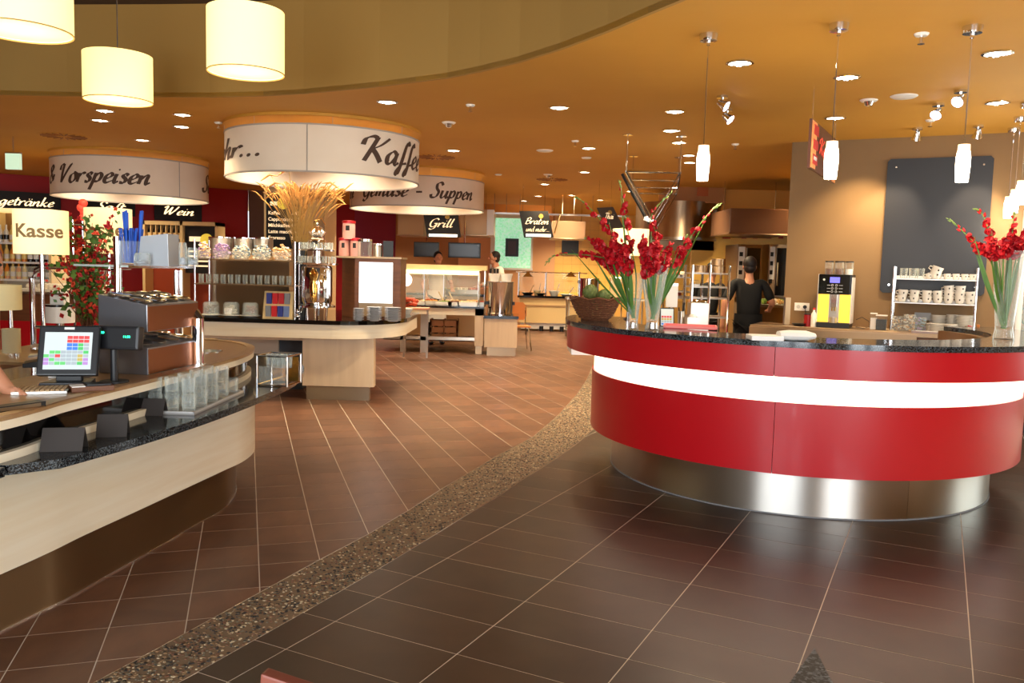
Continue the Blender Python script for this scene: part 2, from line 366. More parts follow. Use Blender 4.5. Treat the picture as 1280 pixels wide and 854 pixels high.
def clip(poly, a, d, sgn):
    out = []; n = len(poly)
    for i in range(n):
        p, q = poly[i], poly[(i+1) % n]; sp, sq = side(a, d, p)*sgn, side(a, d, q)*sgn
        if sp >= 0: out.append(p)
        if sp*sq < 0: t = sp/(sp-sq); out.append((p[0]+t*(q[0]-p[0]), p[1]+t*(q[1]-p[1])))
    return out
def visible(p, mg=60):
    v = Vector((p[0], p[1], -H0)); z = v.dot(fw)
    if z < .3: return False
    return -mg < 640+F*v.dot(rt)/z < 1280+mg and 427-F*v.dot(up)/z < 854+mg*2
def grid(ya, offa, offb, wa, wb, line, sgn, lim):
    ca, sa = cos(ya), sin(ya); out = []
    for i in range(-90, 90):
        for j in range(-20, 100):
            g = .0024
            loc = [(i*wa+offa+g, j*wb+offb+g), ((i+1)*wa+offa-g, j*wb+offb+g), ((i+1)*wa+offa-g, (j+1)*wb+offb-g), (i*wa+offa+g, (j+1)*wb+offb-g)]
            P = [(u*ca+v*sa, -u*sa+v*ca) for u, v in loc]
            c = (sum(p[0] for p in P)/4, sum(p[1] for p in P)/4)
            if c[1] > 24 or c[1] < .6 or abs(c[0]) > 13: continue
            if not any(visible(p) for p in P): continue
            d, a, dd = near_seg(line, c)
            if d < .5: P = clip(P, a, dd, sgn)
            elif side(a, dd, c)*sgn < 0: continue
            if len(P) < 3: continue
            out.append((math.hypot(*c), c, P))
    out.sort(key=lambda t: t[0]); return out
h = 1.52
dark = grid(.472, -1.453*h, 2.0*h, .6025, .3025, bandR, -1, 12)
red = grid(-.308, -.162*h, 2.21*h, .2995, .3035, bandL, 1, 30)
dark = [t for t in dark if t[1][0] > -1.6]
def lay(lst, n, mats, name):
    for k, (d, c, P) in enumerate(lst[:n]):
        mb = MB(); mb.ext([(p[0]-c[0], p[1]-c[1]) for p in P], -.01, R.uniform(-.0002, .0003))
        o = obj('tile', mb, mats[R.randrange(3)], floor, (c[0], c[1], 0))
    mbs = [MB() for _ in range(3)]
    for d, c, P in lst[n:]: mbs[R.randrange(3)].ext(P, -.01, R.uniform(-.0002, .0003))
    for i, mb in enumerate(mbs): obj('tile_field', mb, mats[i], floor)['kind'] = 'stuff'
lay(dark, 150, m_tile, 'dark'); lay(red, 150, m_rtile, 'red')
# pebble border: mortar bed and thousands of pebbles
mb = MB(); poly = bandL + bandR[::-1]
n = len(bandL)
for i in range(n-1): mb.ext([bandL[i], bandR[i], bandR[i+1], bandL[i+1]], -.02, -.0004)
obj('pebble_bed', mb, m_mort, floor)
pm = [MB() for _ in m_peb]
wts = [.14, .3, .22, .18, .16]
for i in range(1, n-1):
    l0, l1, r0_, r1_ = (Vector(p) for p in (bandL[i], bandL[i+1], bandR[i], bandR[i+1]))
    ar = ((l1-l0).length+(r1_-r0_).length)/2*((r0_-l0).length+(r1_-l1).length)/2
    far = l0.length > 8
    sp = .03 if far else .0195
    for k in range(int(ar/(sp*sp)*.95)):
        a, b = R.random(), .02+R.random()*.96; p = (l0.lerp(l1, a)).lerp(r0_.lerp(r1_, a), b)
        if not visible(p): continue
        s = R.uniform(.0045, .0098)*(1.4 if far else 1); th = R.uniform(0, pi); q = R.uniform(.6, 1)
        t = R.random(); mi = 0
        while mi < 4 and t > wts[mi]: t -= wts[mi]; mi += 1
        bm_ = pm[mi].b; N = 6
        lo = [bm_.verts.new((p.x+s*cos(th+2*pi*u/N), p.y+s*q*sin(th+2*pi*u/N), -.001)) for u in range(N)]
        hi = [bm_.verts.new((p.x+.6*s*cos(th+2*pi*u/N), p.y+.6*s*q*sin(th+2*pi*u/N), .0025)) for u in range(N)]
        bm_.faces.new(hi)
        for u in range(N): bm_.faces.new((lo[u], lo[(u+1) % N], hi[(u+1) % N], hi[u]))
for i, q in enumerate(pm): obj('pebbles', q, m_peb[i], floor)['kind'] = 'stuff'
mb = MB()
for line in (bandL, bandR): mb.tube([(p[0], p[1], -.0035) for p in line], .0045, 4)
obj('edge_profile', mb, m_steel, floor)

# ================================================================== CEILING
CZ = 3.05
fas = [(-14, 8.2), (-4.96, 8.18), (-4.31, 8.17), (-3.4, 8.09), (-2.9, 8.03), (-2.36, 7.91), (-1.95, 7.76), (-1.54, 7.55), (-1.2, 7.37), (-.86, 7.15), (-.58, 6.97), (-.31, 6.72), (0, 6.38), (.28, 5.99), (.56, 5.52), (.76, 5.13), (.94, 4.8), (1.2, 4.3), (1.5, 3.5), (1.9, 2), (2, 0), (2, -3)]
mb = MB(); mb.ext(fas+[(14, -3), (14, 26), (-14, 26)], CZ, CZ+.04); struct('ceiling', mb, m_ceil)
mb = MB()
for a, b in zip(fas, fas[1:]): mb.ext([a, b, (b[0]+.02, b[1]+.02), (a[0]+.02, a[1]+.02)], CZ-.002, 3.93)
struct('trim_1', mb, m_fascia)
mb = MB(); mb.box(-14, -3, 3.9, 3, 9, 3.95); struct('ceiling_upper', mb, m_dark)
# ================================================================== WALLS
def wallp(name, pts, z0, z1, m, th=.12):
    mb = MB()
    for a, b in zip(pts, pts[1:]):
        a, b = Vector(a), Vector(b); nn = Vector((-(b-a).y, (b-a).x)).normalized()*th; mb.ext([a, b, b+nn, a+nn], z0, z1)
    return struct(name, mb, m)
WR0, WR1 = Vector((3.19, 9.86)), Vector((5.23, 8.8)); WD = (WR1-WR0).normalized(); WN = Vector((WD.y, -WD.x))   # right wall line, normal to the room
if WN.y > 0: WN = -WN
pe = WR0+WD*2.35
wallp('wall_right', [WR0, pe], 0, CZ, m_wall, .18)
pw = pe+WD*1.5
wallp('wall_right_lintel', [pe, pw+WD*4], 2.25, CZ, m_wall, .18)
wallp('wall_right_sill', [pe, pw+WD*4], 0, .3, m_wall, .18)
# window at the far right with garden outside
mb = MB(); w0 = Vector((pe.x, pe.y, .3))
Tw = Matrix.Translation(w0) @ RZ(atan2(WD.y, WD.x))
for x in (0, 1.3, 2.6): mb.box(x, .04, 0, x+.06, .1, 1.95, Tw)
mb.box(0, .04, 0, 2.66, .1, .06, Tw); mb.box(0, .04, 1.89, 2.66, .1, 1.95, Tw); wf = struct('window_1', mb, m_white)
mb = MB(); mb.box(.05, .06, .05, 2.6, .066, 1.9, Tw); obj('pane', mb, m_glasst, wf)
bush = thing('garden_hedge', 'bright green hedge outside the window behind the right flower vase', 'hedge', (8.0, 11.3, 0))
mb = MB()
for i in range(900):
    p = Vector((R.uniform(-2.2, 3), R.uniform(-.5, .5), R.uniform(.1, 1.9))); s = R.uniform(.06, .13)
    a, b = Vector((R.uniform(-1, 1), R.uniform(-1, 1), R.uniform(-1, 1))).normalized()*s, Vector((R.uniform(-1, 1), R.uniform(-1, 1), R.uniform(-1, 1))).normalized()*s
    mb.quad(p, p+a, p+a+b, p+b)
obj('foliage', mb, m_leaf, bush)['kind'] = 'stuff'
mb = MB()
for x in (-1.5, 0, 1.5): mb = MB(); mb.tube([(x, 0, 0), (x+.05, 0, 1), (x, 0, 1.6)], .03, 6); obj('stem', mb, m_wood, bush)
mb = MB(); mb.box(4.6, 9.6, -.12, 16, 20, -.1+.02); struct('ground_outside', mb, mat('lawn', (92, 130, 60), .9))
mb = MB(); mb.box(11.5, -3, 0, 11.6, 8, CZ); struct('wall_side', mb, m_cream)
# behind the photographer
mb = MB(); mb.box(-14, -3.1, 0, -3.6, -3, 3.9); mb.box(.4, -3.1, 0, 2.4, -3, 3.9); mb.box(4.8, -3.1, 0, 11.5, -3, 3.05); mb.box(-3.6, -3.1, 2.9, 4.8, -3, 3.95); struct('wall_front', mb, m_cream)
mb = MB(); mb.box(-14.1, -3, 0, -14, 26, 3.95); struct('wall_far_left', mb, m_redw)
# red wall with the drinks signs (far left)
RW0, RW1 = Vector((-13.9, 13.5)), Vector((-5.82, 18.38)); RD = (RW1-RW0).normalized()
wallp('wall_left', [RW0, RW1], 0, CZ, m_redw)
# grey pier, red and plum back wall
a = at(311, 300, 18.3); b = at(333, 300, 18.3); mb = MB(); mb.box(a.x, 18.3, 0, b.x, 18.8, CZ); struct('wall_pier', mb, mat('grey_brown_paint', (112, 84, 68), .7))
a = at(320, 300, 22).x; b = at(443, 300, 22).x; c = at(500, 300, 22).x
mb = MB(); mb.box(a, 22, 0, b, 22.1, CZ); struct('wall_back_red', mb, m_redw)
mb = MB(); mb.box(b, 22, 0, c, 22.1, CZ); struct('wall_back_plum', mb, m_purp)
mb = MB(); x2 = at(545, 300, 21).x; mb.box(c-.1, 21.9, 0, x2+.5, 22, CZ); struct('wall_back_tan', mb, mat('warm_tan_paint', (180, 128, 80), .6))
# coffee column behind the island
a = at(330, 300, 12.4); b = at(405, 300, 12.4); ym = 12.4
mb = MB(); mb.box(a.x, ym, 0, b.x, ym+.85, CZ); struct('column_1', mb, mat('sand_column_paint', (206, 170, 124), .6))
# kitchen back wall
KY = 23.5
xa = at(560, 300, KY).x; xw0 = at(619, 300, KY).x; xw1 = at(664, 300, KY).x; xp = at(694, 300, KY).x; xb = at(1010, 300, KY).x
zt, zb_ = at(640, 273, KY).z, at(640, 335, KY).z
mb = MB(); mb.box(xa, KY, 0, xw0, KY+.1, CZ); mb.box(xw0, KY, 0, xw1, KY+.1, zb_); mb.box(xw0, KY, zt, xw1, KY+.1, CZ); mb.box(xw1, KY, 0, xp, KY+.1, CZ); struct('wall_back_salmon', mb, m_pink)
mb = MB(); mb.box(xp, KY, 0, xb+4, KY+.1, CZ); struct('wall_back', mb, mat('plaster_behind_tiles', (206, 156, 80), .6))
# wall tiles, 22 cm, joined (a few pixels each)
mb = MB(); t = .24
for i in range(int((xb+2-xp)/t)):
    for j in range(10): mb.box(xp+i*t+.004, KY-.012, .7+j*t+.004, xp+(i+1)*t-.004, KY+.01, .7+(j+1)*t-.004)
o = obj('tile_field', mb, m_ytile, bpy.data.objects['wall_back']); o['kind'] = 'stuff'
mb = MB(); mb.box(xw0, KY-.03, zb_, xw1, KY-.01, zt); wg = struct('window_2', mb, m_green)
mb = MB(); mb.box(xw0-.06, KY-.06, zb_-.06, xw1+.06, KY-.03, zb_); mb.box(xw0-.12, KY-.3, zb_-.1, xw0, KY-.02, zt+.1); mb.box(xw0, KY-.06, zt, xw1+.06, KY-.03, zt+.16); mb.box(xw1, KY-.06, zb_, xw1+.05, KY-.03, zt)
obj('window_frame', mb, m_white, wg)
a = at(632, 298, KY-.1); b = at(648, 321, KY-.1); pf = thing('poster_frame', 'black framed picture hanging against the green glass window', 'picture', ((a.x+b.x)/2, KY-.08, b.z))
mb = MB(); w = (b.x-a.x)/2; hh = a.z-b.z; mb.box(-w, -.03, 0, w, 0, hh); obj('frame', mb, m_black, pf)
mb = MB(); mb.box(-w*.6, -.036, hh*.12, w*.6, -.03, hh*.85); obj('picture', mb, mat('dark_picture', (60, 26, 32), .4), pf)
# side walls closing the kitchen
mb = MB(); mb.box(13, 9, 0, 13.1, KY, CZ); struct('wall_kitchen_right', mb, m_ytile)
mb = MB(); a = Vector((3.3, 10.1)); mb.box(a.x+1.3, a.y+.1, 0, a.x+1.4, 13.2, CZ); struct('wall_kitchen_inner', mb, m_ytile)

# ================================================================== CEILING FITTINGS
dls = [(131, 138), (125, 150), (228, 143), (227, 158), (178, 175), (484, 127), (567, 188), (572, 214), (559, 216), (699, 134), (844, 139), (839, 163), (849, 178), (861, 194), (862, 203),
       (736, 185), (731, 215), (681, 230), (673, 245), (655, 251), (715, 244), (750, 250), (788, 239), (925, 78), (1059, 96), (1044, 147), (1247, 66), (1247, 128), (176, 191), (194, 196), (397, 146), (480, 155), (327, 151)]
dlt = thing('downlight', 'round recessed ceiling downlight, one of the many alike set across the ochre ceiling', 'ceiling light', (0, 0, 0), 0, 'recessed ceiling downlights')
mb = MB(); mb.lathe([(.078, 0), (.098, 0), (.1, -.008), (.08, -.012), (.078, 0)], 24); obj('trim_ring', mb, m_chrome, dlt, smooth=True)
mb = MB(); mb.lathe([(0, -.004), (.078, -.004)], 24); obj('lens', mb, m_lens, dlt)
DCOL = (1, .79, .5)
names = ['far left over the drinks side', 'ceiling']
for i, (px, py) in enumerate(dls):
    p = on(px, py, CZ); o = dlt if i == 0 else dup(dlt, p); o.location = (p.x, p.y, CZ)
    if i == 0: kids(dlt)
    band = [k for k, q in enumerate(dls) if (q[1] < 110) == (py < 110) and (q[1] < 160) == (py < 160) and (q[1] < 198) == (py < 198)]
    band.sort(key=lambda k: dls[k][0])
    o['label'] = 'recessed ceiling downlight, %s from the left %s' % ((ORD+['seventeenth'])[band.index(i)], 'of the nearest ones, highest in the picture' if py < 110 else 'in the second band from the front' if py < 160 else 'in the third band, mid-hall' if py < 198 else 'of the small farthest ones')
def spot(name, loc, aim, power, col, ang, blend=.7, rad=.05, parent=None):
    l = bpy.data.lights.new(name, 'SPOT'); l.energy = power; l.color = col; l.spot_size = ang; l.spot_blend = blend; l.shadow_soft_size = rad
    o = bpy.data.objects.new(name, l); COL.objects.link(o); o.location = loc
    o.rotation_euler = (Vector(aim)-Vector(loc)).to_track_quat('-Z', 'Y').to_euler(); return o
for i, (px, py) in enumerate(dls):
    p = on(px, py, CZ)
    pw = 110 if p.y > 7 else 22
    if p.y > 12: pw = 190
    if 1.2 < p.x and p.y < 9: pw = 30
    if p.x < -2.5: pw = 75
    if -1 < p.x < 1 and 8 < p.y < 12: pw = 210
    spot('downlight_or_added_spot', (p.x, p.y, CZ-.02), (p.x, p.y, 0), pw, DCOL, radians(125), 1, .07)
# fixtureless spots added to brighten the drinks side at far left and the kitchen
for x, y, pw in ((-6.9, 14.6, 150), (-9.5, 13.2, 150), (-4.6, 16.6, 170), (4.6, 12.9, 240), (3.2, 17.5, 380), (5.5, 19, 260), (-3.2, 19.9, 420), (2.9, 14.2, 260), (3.2, 21.8, 420), (1.4, 22, 420), (-12, 11, 100)):
    spot('downlight_or_added_spot', (x, y, CZ-.02), (x, y, 0), pw, DCOL, radians(130), 1, .08)
# flush ceiling plates, sprinklers, detectors, diffusers
def disc(px, py, r, nm, label, cat, grp, m=m_white, drop=0):
    p = on(px, py, CZ); t = thing(nm, label, cat, (p.x, p.y, CZ), 0, grp)
    mb = MB(); mb.lathe([(0, -.018), (r*.8, -.016), (r, -.004), (r, 0)], 24); obj('cover', mb, m, t, smooth=True)
    if drop == 1:
        mb = MB(); mb.cyl((0, 0, -.06), .012, .045, 8); mb.cyl((0, 0, -.065), .022, .006, 10); obj('sprinkler_head', mb, m_chrome, t)
    if drop == 2:
        mb = MB(); mb.lathe([(0, -.06), (.03, -.05), (.045, -.016)], 16); obj('sensor_dome', mb, m_chrome, t, smooth=True)
    return t
for px, py, r, wh in ((681, 188, .11, 'largest one, left of the red gladioli'), (1130, 120, .11, 'between the two pairs of spotlights at right'), (733, 197, .07, 'small one, between two downlights near the truss'), (623, 218, .06, 'small faint one over the roast sign')):
    disc(px, py, r, 'ceiling_plate', 'flat white round ceiling plate, '+wh, 'ceiling plate', None)
for px, py, wh in ((588, 131, 'alone in the middle above the third drum sign'), (719, 176, 'just left of the shadow line on the ceiling'), (1152, 42, 'nearest one, between the second and third glass pendants'), (1163, 150, 'under the right pair of spotlights'), (919, 180, 'right of the leftmost glass pendant'), (273, 153, 'left of the coffee drum sign')):
    disc(px, py, .045, 'sprinkler', 'small white fire sprinkler, '+wh, 'sprinkler', None, drop=1)
for px, py, wh in ((561, 153, 'right of the coffee drum sign'), (685, 218, 'far back above the roast sign'), (1086, 125, 'left of the flat round plate at right')):
    disc(px, py, .075, 'ceiling_detector', 'white domed ceiling detector, '+wh, 'detector', None, drop=2)
for px, py, wh in ((80, 170, 'above the starters drum sign at left'), (545, 196, 'behind the coffee drum sign'), (690, 224, 'far back in the kitchen area')):
    p = on(px, py, CZ); t = thing('air_diffuser', 'round swirl air diffuser flush in the ceiling, '+wh, 'air vent', (p.x, p.y, CZ))
    mb = MB(); mb.lathe([(0, -.006), (.3, -.004), (.31, 0)], 40); obj('plate', mb, m_ceil, t)
    mb = MB()
    for k in range(20): mb.box(.1, -.008, -.014, .27, .008, -.004, RZ(k*pi/10))
    obj('swirl_blades', mb, mat('blade_brown', (150, 96, 40), .6), t)
# exit light box at far left
a = at(8, 192, 11); b = at(26, 212, 11); t = thing('exit_light', 'small lit green-white box lamp hanging from the ceiling at far left', 'sign', ((a.x+b.x)/2, 11, b.z))
w, hh = (b.x-a.x)/2, a.z-b.z
mb = MB(); mb.box(-w, -.03, 0, w, .03, hh); obj('body', mb, mat('exit_box', (190, 210, 180), .4, emit=.5, ecol=(190, 220, 190)), t)
mb = MB(); mb.box(-w, -.035, hh, w, .035, hh+.02); mb.tube([(0, 0, hh), (0, 0, CZ-b.z)], .008, 6); obj('bracket', mb, m_chrome, t)

# spotlights: pairs on the ceiling
def spotlight(px, py, dirn, label, power, aim):
    p = on(px, py, CZ); t = thing('spotlight', label, 'spotlight', (p.x, p.y, CZ))
    mb = MB(); mb.cyl((0, 0, -.02), .05, .02, 16); mb.tube([(0, 0, -.02), (0, 0, -.05)], .01, 6); obj('base', mb, m_chrome, t, smooth=True)
    T = TR(0, 0, -.07) @ Vector(dirn).to_track_quat('Z', 'Y').to_matrix().to_4x4()
    mb = MB(); mb.lathe([(0, -.04), (.022, -.04), (.03, 0), (.05, .05), (.046, .05), (.03, .01), (0, .01)], 18, (0, 0, 0), T); obj('head', mb, m_chrome, t, smooth=True)
    mb = MB(); mb.lathe([(0, .046), (.045, .046)], 18, (0, 0, 0), T); obj('lens', mb, mat('spot_lens', (220, 220, 255), .3, emit=7, ecol=(225, 215, 255)) if power > 0 else m_lenso, t)
    if power: spot('spotlight_lamp', tuple(p+Vector((0, 0, -.1))+Vector(dirn)*.08), aim, abs(power), (1, .8, .55), radians(60), .6, .03)
spotlight(903, 120, (.7, -.45, -.5), 'rear left chrome spotlight of the pair above the steel hood', 10, (2.6, 5, 1))
spotlight(909, 137, (.6, -.45, -.6), 'front left chrome spotlight of the pair above the steel hood', 10, (2.4, 6, 1))
spotlight(1201, 113, (-.7, -.45, -.6), 'right chrome spotlight of the pair near the third pendant', 10, (2, 6, 1))
spotlight(1173, 130, (-.6, -.45, -.7), 'left chrome spotlight of the pair near the third pendant', 10, (2, 6, 1))
q = WR0+WD*1.0
spotlight(1147, 160, (.1, .5, -1), 'chrome spotlight aimed down at the left of the slate board', -55, (4.05, 9.5, 1.7))
spotlight(1223, 157, (.1, .5, -1), 'chrome spotlight aimed down at the right of the slate board', -55, (4.95, 9.0, 1.7))
spot('spotlight_lamp', (3.75, 8.9, 2.95), (3.75, 9.62, 1.4), 75, (1, .74, .4), radians(80), .8, .03)

# glass tube pendants
pend = None
def pendant(px, py, gy0, gy1, Y, label, first=[None]):
    top = at(px, py, Y); p = on(px, py, CZ); Y = p.y
    z1, z0 = at(px-4, gy0, Y).z, at(px-4, gy1, Y).z
    t = thing('pendant_lamp', label, 'pendant lamp', (p.x, p.y, CZ), 0, 'slim glass tube pendants over the bar')
    mb = MB(); mb.lathe([(0, -.045), (.055, -.042), (.06, -.004), (.06, 0)], 24); mb.cyl((0, 0, -.07), .012, .03, 10); obj('ceiling_rose', mb, m_chrome, t, smooth=True)
    a, b = z1-CZ, z0-CZ; hh = a-b
    mb = MB(); mb.tube([(0, 0, -.06), (0, 0, a)], .004, 6); obj('cord', mb, m_chrome, t)
    mb = MB(); mb.lathe([(0, a), (.034, a), (.036, a-hh*.18)], 20); obj('glass_cap', mb, m_pendc, t, smooth=True)
    mb = MB(); mb.lathe([(.036, a-hh*.18), (.042, a-hh*.35), (.042, a-hh*.6), (.036, b), (0, b)], 20); obj('glass_tube', mb, m_pend, t, smooth=True)
    l = bpy.data.lights.new('pendant_light', 'POINT'); l.energy = 7; l.color = (1, .85, .62); l.shadow_soft_size = .05
    o = bpy.data.objects.new('pendant_light', l); COL.objects.link(o); o.location = (p.x, p.y, z0-.06)
pendant(886, 43, 182, 226, 5.4, 'slim glass tube pendant, leftmost, left of the red poster')
pendant(1049, 30, 177, 224, 5.2, 'slim glass tube pendant in front of the red hanging poster')
pendant(1216, 33, 181, 228, 5.1, 'slim glass tube pendant in front of the slate board')
pendant(1268, 160, 246, 273, 8.5, 'slim glass tube pendant, lowest of the three at the right edge')
pendant(1276, 146, 237, 266, 7.9, 'slim glass tube pendant, middle of the three at the right edge')
pendant(1285, 128, 226, 256, 7.5, 'slim glass tube pendant, highest of the three, cut by the right edge')

# big round fabric lamps, near
def drumlamp(cx, yb, yt, w, Y, label):
    rr = w/2*Y/F; c = at(cx, yb, Y); zt_ = at(cx, yt, Y).z
    t = thing('drum_pendant_lamp', label, 'pendant lamp', (c.x, c.y, c.z), 0, 'glowing drum pendants'); hh = zt_-c.z
    mb = MB(); mb.lathe([(rr, 0), (rr, hh), (rr-.004, hh), (rr-.004, 0), (rr, 0)], 48); obj('shade', mb, m_shade, t, smooth=True)
    mb = MB(); mb.lathe([(0, .012), (rr-.003, .012)], 48); obj('bottom_diffuser', mb, m_shade2, t)
    mb = MB(); mb.lathe([(rr+.001, 0), (rr+.002, .006), (rr-.006, .006), (rr-.006, 0), (rr+.001, 0)], 48); obj('rim', mb, mat('rim_brown', (190, 150, 90), .6), t)
    mb = MB(); mb.tube([(0, 0, hh-.02), (0, 0, 3.9-c.z)], .004, 6); mb.tube([(-rr, 0, hh-.01), (rr, 0, hh-.01)], .004, 6); mb.cyl((0, 0, 3.87-c.z), .05, .03, 14); obj('cord', mb, m_chrome, t)
    l = bpy.data.lights.new('drum_light', 'POINT'); l.energy = 7; l.color = (1, .8, .5); l.shadow_soft_size = .2
    o = bpy.data.objects.new('drum_light', l); COL.objects.link(o); o.location = (c.x, c.y, c.z-.25)
drumlamp(307.5, 92, 14, 91, 5.7, 'glowing cream drum pendant, rightmost of the three at top left')
drumlamp(148, 127, 69, 79, 6.6, 'glowing cream drum pendant, smallest and lowest, in the middle of three')
drumlamp(26, 40, -34, 116, 4.7, 'glowing cream drum pendant cut off by the top left corner')

# large fabric drum signs
def drumsign(cx, Yc, rad, ynb, ynt, label, texts, seams, grp=None):
    c = at(cx, ynb, Yc); z0 = at(cx, ynb, Yc-rad).z; z1 = at(cx, ynt, Yc-rad).z
    t = thing('drum_sign', label, 'sign', (c.x, Yc, z0)); hh = z1-z0
    mb = MB(); mb.lathe([(rad, 0), (rad, hh), (rad-.008, hh), (rad-.008, 0), (rad, 0)], 72); obj('fabric_band', mb, m_fab, t, smooth=True)
    mb = MB()
    for z in (0, hh): mb.lathe([(rad+.006, z-.008), (rad+.006, z+.008), (rad-.01, z+.008), (rad-.01, z-.008), (rad+.006, z-.008)], 72)
    obj('hoop', mb, m_seam, t)
    for s in [q_+atan2(-c.x, Yc) for q_ in seams]:
        mb = MB(); mb.tube([((rad+.003)*sin(s), -(rad+.003)*cos(s), 0), ((rad+.003)*sin(s), -(rad+.003)*cos(s), hh)], .006, 4); obj('seam', mb, m_seam, t)
    for k in range(8): a = k*pi/4+.3; mb = MB(); mb.tube([(rad*cos(a), rad*sin(a), hh), (rad*cos(a), rad*sin(a), CZ-z0)], .0025, 4); obj('suspension_wire', mb, m_seam, t)
    mb = MB(); mb.lathe([(0, CZ-z0-.03), (rad+.02, CZ-z0-.03), (rad+.02, CZ-z0)], 72); obj('ceiling_disc', mb, m_ceil, t)
    vo = atan2(-c.x, Yc)
    for tx, a0, a1, zf, cap in texts: wrap_text(t, tx, 0, 0, rad, radians(a0)+vo, radians(a1)+vo, hh*zf, hh*cap, m_ink)
    for k in range(5):
        a = k*2*pi/5+.2
        spot('drum_lamp', (c.x+.6*rad*cos(a), Yc+.6*rad*sin(a), CZ-.05), (c.x+.9*rad*cos(a), Yc+.9*rad*sin(a), 0), 55, (1, .84, .62), radians(120), 1, .06)
    return c, z0
drumsign(405, 9.8, 1.09, 214.5, 155, 'large white fabric drum sign lettered Kaffee above the coffee island', [('mehr...', -108, -34, .33, .46), ('Kaffee', 20, 76, .3, .56)], [radians(-9)])
drumsign(165, 12.9, 1.1, 242, 195, 'large white fabric drum sign lettered Vorspeisen at the left', [('&', -78, -66, .3, .5), ('Vorspeisen', -58, 12, .28, .5), ('Salat', 62, 112, .28, .5)], [radians(35)])
drumsign(521.5, 14.1, 1.11, 257, 219, 'large white fabric drum sign lettered Suppen, behind the coffee drum', [('u', -76, -66, .3, .48), ('Gemüse', -50, -8, .3, .48), ('-', -3, 4, .3, .5), ('Suppen', 10, 51, .3, .5)], [radians(-70), radians(100)])

# ================================================================== RED BAR
BC = (2.2, 6.5)
bar = thing('bar_counter', 'curved red lacquered bar with black granite top and lit white band, on a steel plinth', 'counter', (BC[0], BC[1], 0))
A0, A1 = radians(160), radians(372); se = radians(248)
mb = MB(); mb.arc((0, 0), 1.0, 1.385, A0, radians(283), 0, .30, 60); obj('steel_plinth', mb, m_steel, bar, smooth=True)
mb = MB(); mb.arc((0, 0), 1.0, 1.385, radians(283.1), A1, 0, .30, 60); obj('steel_plinth', mb, m_steel, bar, smooth=True)
mb = MB(); mb.arc((0, 0), 1.38, 1.392, A0, A1, 0, .008, 90); obj('base_trim', mb, mat('grey_seal', (120, 120, 122), .6), bar, smooth=True)
for a0, a1 in ((A0, se-.001), (se+.001, A1)):
    mb = MB(); mb.arc((0, 0), 1.30, 1.56, a0, a1, .30, .745, 60); obj('lower_panel', mb, m_redl, bar, smooth=True)
    mb = MB(); mb.arc((0, 0), 1.5, 1.77, a0, a1, .925, 1.10, 60); obj('upper_panel', mb, m_redl, bar, smooth=True)
mb = MB(); mb.arc((0, 0), 1.40, 1.545, A0, A1, .745, .925, 90); obj('light_band', mb, m_strip, bar, smooth=True)
mb = MB(); mb.box(-1.735, .0, .855, -1.5, .5, .925); obj('white_end_box', mb, m_white, bar)
mb = MB(); mb.arc((0, 0), 1.33, 1.785, A0, A1, 1.10, 1.135, 120); obj('granite_top', mb, m_gran, bar, smooth=True)
mb = MB(); mb.arc((0, 0), 1.28, 1.33, A0, A1, .30, 1.10, 80); obj('inner_lining', mb, m_steelw, bar, smooth=True)
# steel work shelf inside the bar
mb = MB(); mb.arc((0, 0), .5, 1.27, radians(125), radians(290), .86, .90, 50); obj('inner_worktop', mb, m_steelw, bar)
mb = MB(); mb.arc((0, 0), .55, .58, radians(128), radians(285), .0, .86, 50); obj('inner_front', mb, m_steel, bar)

# ================================================================== LEFT CASH COUNTER
cc = thing('cash_counter', 'curved pale maple cash desk with black granite tray slide and tan upper top', 'counter', (0, 0, 0))
pan = [(-2.9, 0.2), (-2.35, 1.6), (-1.99, 3.2), (-1.91, 3.7), (-1.84, 4.1), (-1.775, 4.5), (-1.71, 4.9), (-1.67, 5.15), (-1.68, 5.4), (-1.74, 5.62), (-1.86, 5.85), (-2.06, 6.05), (-2.4, 6.2), (-3.2, 6.25)]
plh = [(-2.9, 0.2), (-2.4, 1.6), (-2.04, 3.26), (-1.96, 3.58), (-1.91, 3.91), (-1.85, 4.26), (-1.8, 4.65), (-1.75, 4.96), (-1.76, 5.2), (-1.82, 5.48), (-1.93, 5.68), (-2.1, 5.85), (-2.4, 6.0), (-3.2, 6.05)]
def smooth_line(P, k=6):
    out = []; Q = [P[0]]+P+[P[-1]]
    for i in range(1, len(Q)-2):
        for s in range(k):
            t = s/k; a, b, c, d = Q[i-1], Q[i], Q[i+1], Q[i+2]
            out.append(tuple(.5*((2*b[j])+(c[j]-a[j])*t+(2*a[j]-5*b[j]+4*c[j]-d[j])*t*t+(3*b[j]-a[j]-3*c[j]+d[j])*t**3) for j in (0, 1)))
    return out+[P[-1]]
def offs(P, d):
    out = []
    for i, p in enumerate(P):
        a, b = P[max(i-1, 0)], P[min(i+1, len(P)-1)]; t = Vector((b[0]-a[0], b[1]-a[1])).normalized(); out.append((p[0]-t.y*d, p[1]+t.x*d))
    return out
def strip(P, th, z0, z1, mb=None):
    mb = mb or MB(); Q = offs(P, th)
    RG = [[mb.b.verts.new((a[0], a[1], z)) for a, z in ((p, z0), (q, z0), (q, z1), (p, z1))] for p, q in zip(P, Q)]
    for A, B in zip(RG, RG[1:]):
        for k in range(4): mb._f((A[k], B[k], B[(k+1) % 4], A[(k+1) % 4]))
    mb._f(RG[0]); mb._f(RG[-1][::-1]); return mb
pan = smooth_line(pan); plh = smooth_line(plh)
obj('front_panel', strip(pan, .05, .265, .76), m_maple, cc, smooth=True)
obj('steel_plinth', strip(plh, .05, 0, .27), steelmat('plinth_steel', (118, 98, 74), .34, (6, 6, 300)), cc, smooth=True)
obj('base_trim', strip(offs(plh, -.006), .02, 0, .006), m_chrome, cc)
